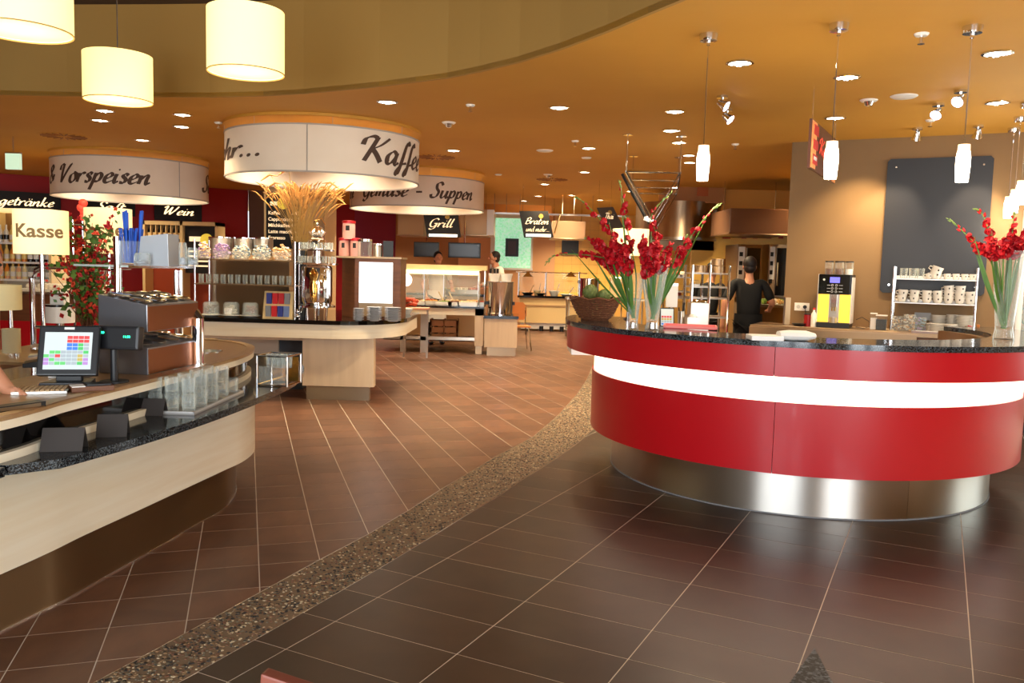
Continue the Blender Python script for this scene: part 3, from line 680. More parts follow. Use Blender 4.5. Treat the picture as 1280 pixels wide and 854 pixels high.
edge = smooth_line([(-1.6, 2.93), (-1.5, 3.3), (-1.42, 3.71), (-1.37, 4.1), (-1.335, 4.5), (-1.32, 4.9), (-1.335, 5.2), (-1.375, 5.5), (-1.47, 5.85), (-1.66, 6.25), (-2.0, 6.5), (-2.5, 6.6), (-3.2, 6.6)])
poly = [(-1.95, 2.78), (-1.72, 2.82)] + edge + [(-3.2, 6.0), (-2.5, 5.9), (-2.1, 5.6), (-1.95, 5.2), (-1.9, 4.6), (-1.95, 4.0), (-2.1, 3.2)]
poly = [(-3.2, 2.5)] + [(-1.95, 2.78), (-1.72, 2.82)] + edge + [(-3.2, 6.6)]
mb = MB(); mb.ext(poly, .765, .80); mb.ext([(-3.4, -.2), (-2.4, -.2), (-1.95, 1.6), (-1.75, 2.4), (-1.72, 2.8), (-1.95, 2.78), (-3.2, 2.5)], .765, .798)
obj('granite_tray_slide', mb, m_gran, cc)
for x, y in ((-1.60, 3.1), (-1.45, 3.95), (-1.38, 4.9)):
    mb = MB(); mb.ext([(-.3, 0), (0, 0), (-.3, -.2)], 0, .012, TR(x, y, .752)); obj('bracket', mb, m_steel, cc)
# upper deck
wd = smooth_line([(-2.55, .2), (-2.1, 1.6), (-1.76, 2.75), (-1.72, 3.23), (-1.66, 3.75), (-1.62, 4.2), (-1.585, 4.6), (-1.58, 4.9), (-1.62, 5.22), (-1.72, 5.5), (-1.92, 5.74), (-2.2, 5.85), (-2.55, 5.8)])
obj('dark_riser', strip(offs(wd, .045), .03, .80, .925), m_blackg, cc, smooth=True)
mb = MB(); mb.ext(wd+[(-3.0, 5.4), (-3.0, 4.35), (-2.4, 4.3), (-2.22, 4.0), (-2.22, 3.6), (-2.3, 2.75), (-2.7, 1.6), (-3.1, .2)], .95, .965); obj('upper_top', mb, m_top, cc)
obj('maple_edge', strip(offs(wd, .004), .03, .918, .95), m_maple, cc, smooth=True)
obj('lower_maple_rail', strip(offs(wd, .02), .03, .80, .83), m_maple, cc, smooth=True)
mb = MB(); mb.ext(offs(wd, -.002)[6:]+offs(wd, .05)[6:][::-1], .964, .969); obj('steel_lip', mb, m_steelw, cc)
TZ = .965

# ---------------------------------------------------------------- things on the tray slide (z .80)
def tent(px, py0, py1, pxw, rz, label):
    p = on(px, py1, .80); s = p.y/F; w = pxw*s; hh = (py1-py0)*s*1.0
    t = thing('tent_card', label, 'menu card', (p.x, p.y, .80), rz, None)
    mb = MB(); T = Matrix.Rotation(radians(-28), 4, 'X'); mb.box(-w/2, -.0015, 0, w/2, .0015, hh*1.1, T)
    obj('front_leaf', mb, m_card, t)
    mb = MB(); T = TR(0, hh*1.02, 0) @ Matrix.Rotation(radians(28), 4, 'X'); mb.box(-w/2, -.0015, 0, w/2, .0015, hh*1.1, T); obj('back_leaf', mb, m_card, t)
tent(76, 536, 565, 50, radians(12), 'folded black card, leftmost and largest on the granite tray slide')
tent(139, 519, 547, 36, radians(16), 'folded black card, second from the left, nearest the counter edge')
tent(135, 502, 525, 31, radians(6), 'folded black card standing behind the second card')
tent(187, 499, 520, 32, radians(3), 'folded black card touching the tray of glasses')
p = on(110, 528, .80); t = thing('dark_leaflet_tray', 'flat dark leaflet tray lying between the folded cards', 'tray', (p.x-.1, p.y, .80), radians(70))
mb = MB(); mb.box(-.2, -.13, 0, .2, .13, .004); obj('base', mb, m_blackg, t)
mb = MB(); mb.box(-.2, -.13, .004, .2, -.125, .012); mb.box(-.2, .125, .004, .2, .13, .012); obj('rim', mb, m_black, t)

# tray with stacked tumblers
c4 = [on(181, 513, .805), on(243, 518, .805), on(305, 490, .805), on(258, 478, .805)]
ax = (c4[2]-c4[1]); ang = atan2(ax.y, ax.x); ctr = (c4[1]+c4[2])/2+Vector((-ax.y, ax.x, 0)).normalized()*.125; Lh = ax.length/2
t = thing('serving_tray', 'grey serving tray holding stacked tumblers on the granite tray slide', 'tray', (ctr.x, ctr.y, .80), ang)
Lx, Ly = Lh, .125
mb = MB(); mb.box(-Lx, -Ly, 0, Lx, Ly, .006); obj('base', mb, mat('grey_tray', (150, 146, 142), .4), t)
mb = MB()
for a in ((-Lx, -Ly, Lx, -Ly+.012), (-Lx, Ly-.012, Lx, Ly), (-Lx, -Ly, -Lx+.012, Ly), (Lx-.012, -Ly, Lx, Ly)): mb.box(a[0], a[1], .006, a[2], a[3], .016)
obj('raised_rim', mb, mat('light_grey_rim', (190, 188, 186), .4), t, bevel=.002)
def tumbler(name, label, r, hh, grp, m=m_glass, cat='glass'):
    mb = MB(); mb.lathe([(0, 0), (r*.82, 0), (r*.9, .01), (r, hh), (r-.0025, hh), (r*.86, .016), (0, .012)], 16)
    o = obj(name, mb, m, None, smooth=True); return tag(o, label, cat, grp)
tm = tumbler('tumbler', 'clear glass tumbler in the stacks on the grey serving tray', .034, .08, 'tumblers stacked on the serving tray', m_gl2)
first = True
for i in range(5):
    for j in range(3):
        for k in range(1 if i == 4 else 2):
            lp = Vector((-Lx+.055+i*(2*Lx-.11)/4, -.078+j*.079, .007+k*.081)); w = Vector((ctr.x, ctr.y, .8))+RZ(ang).to_3x3() @ lp
            o = tm if first else dup(tm, w); o.location = w; first = False
# wire rack box with glasses on the rounded far end
p = on(340, 483, .80); t = thing('glass_rack', 'mirror-bright wire-edged rack box on the far rounded end of the tray slide', 'rack', (p.x, p.y, .80), radians(-8))
s = p.y/F; w, hh = 40*s, 38*s
mb = MB()
for x in (-w/2, w/2):
    for y in (0, .2): mb.tube([(x, y, 0), (x, y, hh)], .006, 6)
for z in (.006, hh): mb.tube([(-w/2, 0, z), (w/2, 0, z), (w/2, .2, z), (-w/2, .2, z), (-w/2, 0, z)], .005, 6)
obj('wire_frame', mb, m_chrome, t, smooth=True)
mb = MB(); mb.box(-w/2+.01, .19, .008, w/2-.01, .194, hh-.02); obj('mirror_panel', mb, m_brass, t)
mb = MB(); mb.box(-w/2+.01, .004, .008, w/2-.01, .007, hh-.06); obj('front_glass', mb, m_gl2, t)
for i in range(4):
    g = link('upturned_glass', bpy.data.meshes['tumbler'] if False else tm.data, t, (-w/2+.045+i*(w-.09)/3, .1, hh-.075))

# ---------------------------------------------------------------- cash position on the upper top
def putz(px, py, z=TZ): p = on(px, py, z); return p
# till drawer area: dark sunken surface and keyboard
p = on(60, 490, TZ)
kb = thing('keyboard_tray', 'worn beige keyboard tray lying in front of the till screen', 'keyboard', (p.x, p.y, TZ), radians(20))
mb = MB(); mb.box(-.12, -.07, 0, .08, .08, .012); obj('tray', mb, m_steel, kb, bevel=.003)
mb = MB()
for i in range(10):
    for j in range(5): mb.box(-.108+i*.018, -.058+j*.026, .012, -.094+i*.018, -.038+j*.026, .018)
o = obj('keys', mb, mat('tan_keys', (176, 142, 100), .6), kb)
t = thing('cash_box', 'low black cash box beside the cashier at the left edge', 'cash box', (on(20, 512, TZ).x, on(20, 512, TZ).y, TZ), radians(62))
mb = MB(); mb.box(-.3, -.02, 0, .1, .03, .02); obj('body', mb, m_black, t)
mb = MB(); mb.box(-.28, -.022, .004, .08, -.02, .016); obj('front', mb, m_steel, t)
# till monitor
p = on(84, 486, TZ); s = p.y/F
t = thing('till_monitor', 'tilted black touch screen till with coloured key grid, left on the cash desk', 'till', (p.x-.03, p.y+.05, TZ), radians(12))
mw, mh = .238, .218
T = TR(0, 0, .05) @ Matrix.Rotation(radians(-18), 4, 'X')
mb = MB(); mb.box(-mw/2, 0, 0, mw/2, .035, mh, T); obj('housing', mb, m_black, t, bevel=.006)
mb = MB(); mb.box(-mw/2+.025, -.002, .025, mw/2-.025, .0005, mh-.03, T); scr = obj('screen', mb, m_scr, t)
cols = [(190, 60, 60), (60, 110, 190), (70, 170, 90), (150, 160, 165), (90, 180, 100), (170, 150, 80), (160, 120, 180)]
cm = [mat('screen_key_%s' % n, c, .4, emit=.35, ecol=c) for n, c in zip(('red', 'blue', 'green', 'grey', 'lime', 'ochre', 'violet'), cols)]
rows = [[0]*4, [0]*4, [1, 1, 2, 3], [1, 1, 2, 3], [4, 4, 3, 3, 3, 3, 2], [4, 3, 0, 3, 3, 3, 5, 3], [6, 4, 3, 3, 3, 3, 5, 6], [6, 3, 4, 4, 3, 3, 2, 6]]
mbs = {i: MB() for i in range(7)}
for j, row in enumerate(rows):
    for i, c in enumerate(row):
        x = mw/2-.035-(len(row)-i)*.0222; z = mh-.06-j*.0162
        mbs[c].box(x, -.0035, z, x+.0202, -.0022, z+.0135, T)
for i, q in mbs.items(): obj('key_block', q, cm[i], scr)
mb = MB(); mb.box(-.02, -.003, mh-.018, .02, -.001, mh-.008, T); obj('badge', mb, m_white, t)
mb = MB(); mb.ext([(-.1, -.03), (.1, -.03), (.08, .14), (-.08, .14)], 0, .02); mb.box(-.05, .03, .02, .05, .07, .09); obj('stand', mb, m_black, t, bevel=.004)
# customer display
p = on(143, 479, TZ); s = p.y/F
t = thing('customer_display', 'black pole display with green digits beside the till', 'display', (p.x, p.y, TZ), radians(-4))
mb = MB(); mb.tube([(0, 0, 0), (0, 0, .15)], .016, 14); obj('pole', mb, m_black, t, smooth=True)
mb = MB(); mb.cyl((0, 0, 0), .06, .012, 20); obj('base', mb, m_black, t, smooth=True)
T = TR(0, 0, .15) @ Matrix.Rotation(radians(-8), 4, 'X')
mb = MB(); mb.box(-.1, -.02, 0, .12, .03, .105, T); obj('head', mb, m_black, t, bevel=.012)
font_text(t, '0.00', T @ TR(-.062, -.0225, .068), .015, m_vfd, 'digits'); font_text(t, '11:30', T @ TR(.05, -.0225, .052), .015, m_vfd, 'digits')
# card terminal / wooden box by the display
p = on(104, 488, TZ); t = thing('receipt_box', 'brown wooden receipt box with a white slip in front of the till', 'box', (p.x, p.y, TZ), radians(35))
mb = MB(); mb.box(-.05, -.06, 0, .11, .06, .022); obj('box', mb, m_wood, t, bevel=.003)
mb = MB(); mb.box(-.05, -.065, .0225, .0, .01, .026); obj('slip', mb, m_paper, t)
mb = MB(); mb.box(.01, -.04, .022, .1, .04, .028); obj('dark_insert', mb, m_black, t)
# small clutter behind the till: wedge trays
for px, py, w, lab in ((62, 470, .16, 'grey slanted document tray behind the till, nearest'), (30, 458, .14, 'dark slanted machine at the left edge behind the till'), (88, 462, .1, 'pale slanted tray right of the grey document tray')):
    p = on(px, py, TZ); t = thing('desk_tray', lab, 'tray', (p.x, p.y, TZ), radians(25))
    mb = MB(); mb.ext([(0, 0), (.18, 0), (.18, .05), (0, .02)], -w/2, w/2, Matrix.Rotation(pi/2, 4, 'X')); obj('wedge', mb, m_steel if 'grey' in lab else (m_black if 'dark' in lab else m_white), t, bevel=.003)
    mb = MB(); mb.box(.03, -w/2+.02, .045, .15, w/2-.02, .052, Matrix.Rotation(radians(-8), 4, 'Y')); obj('sheet', mb, m_paper, t)

# bain-marie cutlery dispensers, two tiers with round inserts
Cc = on(185, 469, TZ); Rr_ = on(248, 455, TZ); dr = (Rr_-Cc); Lr = dr.length; a = atan2(dr.y, dr.x)
t0 = None
def dispenser(z, label):
    t = thing('cutlery_dispenser', label, 'dispenser', (Cc.x, Cc.y, z), a, 'steel cutlery dispensers')
    D = .25; h0, h1 = .13, .175
    mb = MB(); mb.ext([(0, 0), (D, 0), (D, h1), (0, h0)], 0, Lr, Matrix(((0, 0, 1, 0), (1, 0, 0, 0), (0, 1, 0, 0), (0, 0, 0, 1)))); obj('housing', mb, mat('dispenser_steel', (150, 152, 158), .3, .9), t, bevel=.004)
    mb = MB(); mb.box(.004, -.002, .004, Lr-.004, -.0005, h0-.008); obj('front_plate', mb, mat('steel_painted_copper_reflection', (150, 96, 62), .32, .9), t)  # copper reflection on the steel is put into the base colour
    sl = atan2(h1-h0, D); nx = 4
    for i in range(nx):
        for j in range(2):
            T = TR(Lr*(i+.5)/nx, D*(.27+.45*j), h0+(h1-h0)*(.27+.45*j)+.004) @ Matrix.Rotation(sl, 4, 'X') @ Matrix.Diagonal((Lr/nx*.46, D*.2, 1, 1))
            mb = MB(); mb.lathe([(1, 0), (1.04, .006), (.96, .008), (.8, -.03+.034), (0, .003)], 20, (0, 0, 0), T); obj('round_insert', mb, m_chrome, t, smooth=True)
    return t
dispenser(TZ, 'lower steel cutlery dispenser standing on the cash desk')
zup = TZ+ (469-415)*Cc.y/F
dispenser(zup, 'upper steel cutlery dispenser held between the posts')
# posts and glass shelf: the dispenser stand
st = thing('dispenser_stand', 'chrome post stand with a glass shelf around the cutlery dispensers', 'stand', (Cc.x, Cc.y, TZ), a)
Minv = (TR(Cc.x, Cc.y, TZ) @ RZ(a)).inverted()
def postat(px, py, ytop, r):
    p = on(px, py, TZ); zt_ = at(px, ytop, p.y).z; q = Minv @ Vector((p.x, p.y, TZ)); mb = MB(); mb.tube([(q.x, q.y, 0), (q.x, q.y, zt_-TZ)], r, 14); mb.cyl((q.x, q.y, 0), r*1.6, .008, 16)
    obj('post', mb, m_chrome, st, smooth=True); return q
q1 = postat(149, 459, 296, .019)
q2 = postat(221, 447, 338, .012); q3 = postat(227, 447, 338, .010)
zs = at(196, 336, Cc.y).z-TZ
mb = MB(); mb.box(q1.x+.0, q1.y-.06, zs, q2.x+.16, q1.y+.24, zs+.01); obj('glass_shelf', mb, mat('pale_glass_shelf', (214, 226, 220), .1, alpha=.7, coat=.5), st)
mb = MB(); mb.box(q1.x, q1.y-.065, zs-.004, q2.x+.16, q1.y-.058, zs+.012); obj('shelf_edge', mb, m_chrome, st)
p = on(248, 456, TZ); t = thing('steel_guard_post', 'thick chrome post right of the cutlery dispensers on the cash desk', 'post', (p.x, p.y, TZ))
mb = MB(); mb.tube([(0, 0, 0), (0, 0, at(248, 399, p.y).z-TZ), (-.03, .03, at(248, 392, p.y).z-TZ)], .03, 18); obj('post', mb, m_chrome, t, smooth=True)
mb = MB(); mb.cyl((0, 0, 0), .04, .006, 18); obj('base', mb, m_chrome, t, smooth=True)
p = on(262, 440, TZ); t = thing('round_glass_inlay', 'pale round glass inlay in the tan top behind the thick post', 'inlay', (p.x-.03, p.y+.02, TZ))  # unlit glass disc let into the worktop
mb = MB(); mb.lathe([(0, .003), (.09, .003), (.095, 0)], 30); obj('disc', mb, mat('pale_blue_glass', (170, 190, 190), .15), t)
mb = MB(); mb.lathe([(.09, .0035), (.1, .0035), (.1, 0)], 30); obj('rim', mb, m_chrome, t)
# items on the glass shelf
def shelfp(px, dy=.08): 
    d = ray(px, 336); d2 = Vector((d.x, d.y)); 
    Y = Cc.y+.22+dy; return Vector((d.x/d.y*Y, Y, TZ+zs+.01))
sp = shelfp(165); s = sp.y/F
t = thing('straw_jar', 'clear glass jar packed with blue straws on the glass shelf', 'jar', sp)
mb = MB(); mb.lathe([(0, 0), (15*s, 0), (16*s, .01), (15*s, 30*s), (14.4*s, 30*s), (15*s, .012), (0, .008)], 20); obj('jar', mb, m_gl2, t, smooth=True)
for i in range(46):
    aa = R.uniform(0, 2*pi); r_ = R.uniform(0, 10)*s; up_ = (44 if i < 32 else 66)*s
    if i >= 32: aa = R.choice([0.2, 2.6])+R.uniform(-.2, .2); r_ = 8*s
    mb = MB(); mb.tube([(r_*cos(aa), r_*sin(aa), .012), (r_*1.5*cos(aa)+R.uniform(-.01, .01), r_*1.5*sin(aa), up_+R.uniform(-.01, .01))], .0042, 6); obj('straw', mb, m_blue, t)
def jar(px, w, hh, label, dy=.08, cont=None, nm='glass_jar'):
    sp = shelfp(px, dy); s = sp.y/F; r = w/2*s; H = hh*s; t = thing(nm, label, 'jar', sp)
    mb = MB(); mb.lathe([(0, 0), (r*.95, 0), (r, .01), (r, H*.8), (r*.8, H), (r*.76, H), (r*.95, H*.78), (r*.95, .012), (0, .008)], 18); obj('body', mb, m_gl2, t, smooth=True)
    mb = MB(); mb.lathe([(0, .01), (r*.85, .012), (r*.85, H*.35), (0, H*.42)], 12); obj('contents', mb, cont or mat('grey_white_contents', (176, 180, 186), .6, var=((120, 122, 130), (60, 60, 60), .4)), t, smooth=True)
jar(229, 10, 30, 'slim glass jar in the middle of the glass shelf', .02)
jar(241, 13, 24, 'bulging glass jar at the right end of the glass shelf', .05)
sp = shelfp(199, .1); s = sp.y/F; t = thing('clear_box', 'frosted clear plastic box tilted on the glass shelf behind the straws', 'box', sp)
w = 19*s
mb = MB(); mb.ext([(-w, 0), (w, 0), (w*.95, 40*s), (-w*.8, 36*s)], -.07, .07, Matrix.Rotation(pi/2, 4, 'X')); obj('box', mb, mat('frosted_plastic', (186, 192, 198), .25, alpha=.75, coat=.4), t, bevel=.003)
mb = MB()
for i in range(40): mb.box(*(lambda x, y, z: (x, y, z, x+.02, y+.006, z+.006))(R.uniform(-w*.9, w*.7), R.uniform(-.06, .05), .004+R.uniform(0, .03)))
obj('sachets', mb, m_steel, t)['kind'] = 'stuff'
jar(178, 20, 16, 'low glass tub in front of the frosted box on the glass shelf', 0)

# Kasse sign lamps
def kasse(px0, px1, y0, y1, Y, a0, a1, label, textsize=1.0):
    cx = (px0+px1)/2; r = (px1-px0)/2*Y/F*.88; c = at(cx, y1, Y); zt_ = at(cx, y0, Y).z; hh = zt_-c.z
    t = thing('cash_desk_lamp', label, 'lamp', (c.x, c.y, TZ if Y < 5 else .80)); b = c.z-t.location.z
    mb = MB(); mb.lathe([(r, b), (r, b+hh), (r-.003, b+hh), (r-.003, b), (r, b)], 40); obj('shade', mb, m_kasse, t, smooth=True)
    mb = MB(); mb.tube([(0, 0, 0), (0, 0, b+hh*.5)], .012, 10); mb.tube([(-r, 0, b+hh*.5), (r, 0, b+hh*.5)], .003, 4); obj('pole', mb, m_chrome, t, smooth=True)
    mb = MB(); mb.cyl((0, 0, 0), .07, .012, 20); obj('base', mb, m_chrome, t, smooth=True)
    font_text(t, 'Kasse', TR(0, 0, b+hh*.38), hh*.42*textsize, m_inkk, 'lettering', bold=.0022, sx=1.12, bend=(r+.002, a0+atan2(-c.x, Y)))
kasse(17, 87, 263, 318, 4.9, -1.05, 0, 'lit cylinder lamp lettered Kasse, left and nearer of the two')
kasse(105, 167, 261, 317, 5.9, -1.5, 0, 'lit cylinder lamp lettered Kasse, right one behind the red blossoms')
for px0, px1, y0, y1, Y, lab in ((-30, 24, 356, 387, 5.6, 'unlit cream cylinder shade at the left edge below the sign lamp'), (4, 25, 411, 441, 4.6, 'small cream cylinder shade behind the cashier')):
    cx = (px0+px1)/2; r = (px1-px0)/2*Y/F; c = at(cx, y1, Y); zt_ = at(cx, y0, Y).z; hh = zt_-c.z
    t = thing('cream_shade_lamp', lab, 'lamp', (c.x, c.y, .965 if c.z > .97 else c.z)); b = c.z-t.location.z
    mb = MB(); mb.lathe([(r, b), (r, b+hh), (r-.003, b+hh), (r-.003, b), (r, b)], 32); obj('shade', mb, m_creamsh, t, smooth=True)
    mb = MB(); mb.tube([(r*.6, 0, 0), (r*.6, 0, b+hh*.5)], .014, 10); obj('pole', mb, m_chrome, t, smooth=True)

# curved chrome rail left of the shrub
a_ = at(42, 430, 6.2); b_ = at(42, 338, 6.2)
t = thing('chrome_rail', 'arched chrome tube rail left of the red-blossomed shrub', 'rail', (a_.x, a_.y, .0))
z1 = b_.z; w = at(62, 333, 6.2).x-a_.x
mb = MB(); mb.tube([(0, 0, 0), (0, 0, z1-.06), (.03, 0, z1), (.09, 0, z1+.03), (.6, .1, z1+.03)], .02, 12); obj('tube', mb, m_chrome, t, smooth=True)
mb = MB(); mb.tube([(0, 0, z1-.42), (.6, .1, z1-.42)], .012, 8); obj('lower_bar', mb, m_chrome, t, smooth=True)

# red-blossomed shrub behind the till
Y = 5.2; base = at(112, 470, Y); t = thing('blossom_arrangement', 'loose shrub of small red-orange blossoms behind the customer display', 'plant', (base.x, Y, TZ))
s = Y/F; brs = []
mb = MB()
for i in range(34):
    aa = R.uniform(0, 2*pi); tip = Vector((R.gauss(0, 24)*s, R.uniform(-.12, .12), R.uniform(60, 165)*s))
    mid = Vector((tip.x*.35, tip.y*.3, tip.z*.55)); mb.tube([(R.uniform(-.02, .02), 0, 0), mid, tip], [.004, .003, .0015], 5); brs.append((mid, tip))
obj('twigs', mb, m_wood, t)
lf, fl, fr = MB(), MB(), MB()
for mid, tip in brs:
    for k in range(26):
        p = mid.lerp(tip, R.uniform(-.2, 1.05))+Vector((R.gauss(0, .03), R.gauss(0, .03), R.gauss(0, .03))); sz = R.uniform(.012, .022)
        d1 = Vector((R.uniform(-1, 1), R.uniform(-1, 1), R.uniform(-1, 1))).normalized()*sz; d2 = d1.cross(Vector((R.uniform(-1, 1), 1, R.uniform(-1, 1)))).normalized()*sz*.7
        q = lf if k % 2 else (fl if k % 4 else fr)
        q.quad(*([p-d1*1.3, p-d2*1.3, p+d1*1.3, p+d2*1.3] if q is lf else [p-d1, p-d2, p+d1, p+d2]))
        if q is not lf:
            d3 = d1.cross(d2).normalized()*sz; q.quad(p-d3, p-d1*.6, p+d3, p+d1*.6); q.quad(p-d3*.7-d2*.7, p-d1*.5, p+d3*.7+d2*.7, p+d1*.5)
obj('leaves', lf, m_leaf, t)['kind'] = 'stuff'
obj('blossoms', fl, mat('coral_blossom', (236, 92, 60), .6), t)['kind'] = 'stuff'
obj('blossoms', fr, mat('crimson_blossom', (186, 26, 36), .6), t)['kind'] = 'stuff'
mb = MB(); mb.lathe([(0, 0), (.05, 0), (.06, .12), (.052, .12), (.045, .01), (0, .01)], 18); obj('vase', mb, m_gl2, t, smooth=True)

# ---------------------------------------------------------------- cashier (mostly outside the frame): hair, sleeve, forearm and hand
def skin_mesh(name, verts, edges, radii, m, parent, sub=2, root=0):
    me = bpy.data.meshes.new(name); me.from_pydata([tuple(v) for v in verts], edges, []); o = bpy.data.objects.new(name, me); COL.objects.link(o)
    sk = o.modifiers.new('s', 'SKIN'); ss = o.modifiers.new('u', 'SUBSURF'); ss.levels = sub
    for i, r in enumerate(radii):
        d = me.skin_vertices[0].data[i]; d.radius = (r, r) if not isinstance(r, tuple) else r; d.use_root = (i == root)
    sk.use_smooth_shade = True
    dg = bpy.context.evaluated_depsgraph_get(); dg.update(); nm = bpy.data.meshes.new_from_object(o.evaluated_get(dg)); bpy.data.objects.remove(o)
    nm.name = name; nm.materials.clear(); nm.materials.append(m); nm.shade_smooth(); return link(name, nm, parent)
def chain(L): return [(i, i+1) for i in range(len(L)-1)]
def head(parent, c, s, face_dir, hair, cap=False):
    """head of height .24*s at centre c, turned to angle face_dir (0 = -Y)"""
    T = TR(*c) @ RZ(face_dir) @ Matrix.Scale(s, 4)
    mb = MB(); mb.sph((0, 0, .02), (.075, .095, .1), 16, 12, T); mb.sph((0, -.02, -.05), (.055, .07, .07), 14, 10, T)
    mb.lathe([(.05, -.16), (.048, -.06)], 12, (0, .01, 0), T)
    mb.sph((0, -.1, -.005), (.014, .02, .024), 8, 6, T)
    for x in (-.076, .076): mb.sph((x, .005, 0), (.012, .02, .03), 8, 6, T)
    mb.sph((0, -.083, -.06), (.024, .01, .008), 8, 6, T)
    h_ = obj('head', mb, m_skin, parent, smooth=True)
    mb = MB()
    for x in (-.03, .03): mb.sph((x, -.083, .018), (.011, .008, .007), 8, 6, T)
    obj('eyes', mb, m_black, h_, smooth=True)
    mb = MB(); mb.sph((0, .022, .045), (.088, .096, .096), 16, 12, T)
    if not cap: mb.sph((0, .04, -.01), (.078, .07, .075), 12, 8, T)
    obj('hair', mb, hair, parent, smooth=True); return h_
Yc = 3.35
t = thing('person', 'red-haired person in a dark short-sleeved top reaching to the till at left', 'person', (at(-105, 500, Yc).x, Yc+.25, 0))
o_ = t.location; L = lambda px, py, Y: at(px, py, Y)-o_
sh = L(-60, 395, Yc+.05); el = L(-12, 465, Yc); wr = L(12, 489, Yc-.02); pm_ = L(20, 492, Yc-.03)
V = [Vector((-.05, .1, .95)), Vector((-.05, .08, 1.15)), Vector((-.04, .05, 1.36)), Vector((-.04, .03, 1.47)), sh, el, wr, pm_, Vector((-.32, .1, 1.33)), Vector((-.4, .15, 1.05)), Vector((-.3, -.05, 1.0)), Vector((-.12, .1, .5)), Vector((-.12, .1, .06)), Vector((.06, .1, .5)), Vector((.06, .1, .06))]
E_ = [(0, 1), (1, 2), (2, 3), (2, 4), (4, 5), (5, 6), (6, 7), (2, 8), (8, 9), (9, 10), (0, 11), (11, 12), (0, 13), (13, 14)]
fing = [(.0, .0), ]
rad = [.13, .12, .13, .05, .055, .042, .027, .03, .055, .042, .03, .075, .05, .075, .05]
base_i = 7
for k, (dx, dz, ln) in enumerate(((.03, .012, .05), (.034, .0, .055), (.032, -.012, .052), (.026, -.022, .04), (.012, .02, .035))):
    a = V[7]+Vector((dx*.5, -.01, dz)); b = V[7]+Vector((dx*.5+ln*.6, -.02, dz-.008)); c = V[7]+Vector((dx*.5+ln*.85, -.02, dz-.03))
    i0 = len(V); V += [a, b, c]; E_ += [(7, i0), (i0, i0+1), (i0+1, i0+2)]; rad += [.0105, .009, .008]
skin_mesh('body', V, E_, rad, m_skin, t)
skin_mesh('dark_top', [V[0], V[1], V[2], V[4], V[4].lerp(V[5], .9), V[8], V[8].lerp(V[9], .6)], [(0, 1), (1, 2), (2, 3), (3, 4), (2, 5), (5, 6)], [.15, .14, .145, .078, .07, .075, .06], m_navy, t)
skin_mesh('trousers', [V[0]+Vector((0, 0, .02)), V[11], V[12], V[13], V[14]], [(0, 1), (1, 2), (0, 3), (3, 4)], [.15, .095, .07, .095, .07], m_navy, t)
hc = L(-24, 336, Yc+.1); head(t, hc, 1.0, radians(60), m_hairr)

# ---------------------------------------------------------------- near corner of a granite table and a chair edge at the bottom
p = on(1018, 810, .74); q1_ = on(975, 870, .74); q2_ = on(1050, 870, .74); d1 = (q1_-p).normalized(); d2 = (q2_-p).normalized()
t = thing('granite_table', 'pointed corner of a speckled grey granite table at the bottom edge', 'table', (p.x, p.y, 0))
mb = MB(); P = [Vector((0, 0, 0)), d1*.9, d1*.9+d2*.9, d2*.9]
P = [v for v in P]; c0 = d1*.02+d2*.02
mb.ext([(v.x, v.y) for v in P], .71, .74); obj('tabletop', mb, m_gran2, t)
v = (d1+d2)*.45; mb = MB(); mb.tube([(v.x, v.y, .02), (v.x, v.y, .71)], .035, 14); mb.cyl((v.x, v.y, 0), .22, .02, 24); obj('pedestal', mb, m_chrome, t, smooth=True)
p = on(368, 843, .86); t = thing('brown_chair', 'top edge of a reddish brown chair back at the bottom of the picture', 'chair', (p.x, p.y-.01, 0), radians(-12))
mb = MB(); w = .055
mb.ext([(-w, .80), (w*1.6, .78), (w*1.5, .84), (-w*.9, .865)], -.012, .012, Matrix.Rotation(pi/2, 4, 'X')); obj('backrest', mb, mat('red_brown_wood', (120, 62, 48), .4), t, bevel=.004)
mb = MB(); mb.box(-.2, -.42, .43, .22, -.03, .46); obj('seat', mb, m_wood, t, bevel=.006)
for x, y, hh in ((-.04, 0, .82), (.07, 0, .8), (-.18, -.4, .44), (.2, -.4, .44)):
    mb = MB(); mb.tube([(x, y, 0), (x, y, hh)], .012, 8); obj('leg', mb, m_chrome, t, smooth=True)

# ================================================================== ON THE RED BAR (top z 1.135)
BT = 1.135
def vase(px, py, wt, wb, htpx, label, heavy=False):
    p = on(px, py, BT); s = p.y/F; H = htpx*s; t = thing('glass_vase', label, 'vase', (p.x, p.y, BT))
    a, b = wb/2*s, wt/2*s
    mb = MB(); mb.lathe([(0, 0), (a, 0), (a*1.02, .01), (a*.85, H*.12), (a, H*.3), (b, H), (b-.004, H), (a*.92, H*.3), (a*.7, H*.15), (0, H*.12)], 24); obj('glass', mb, m_gl2, t, smooth=True)
    mb = MB(); mb.lathe([(0, H*.02), (a*.8, H*.02), (a*.7, H*.11), (0, H*.11)], 16); obj('solid_foot', mb, m_chrome if not heavy else m_gl2, t, smooth=True)
    return p, s, H, a
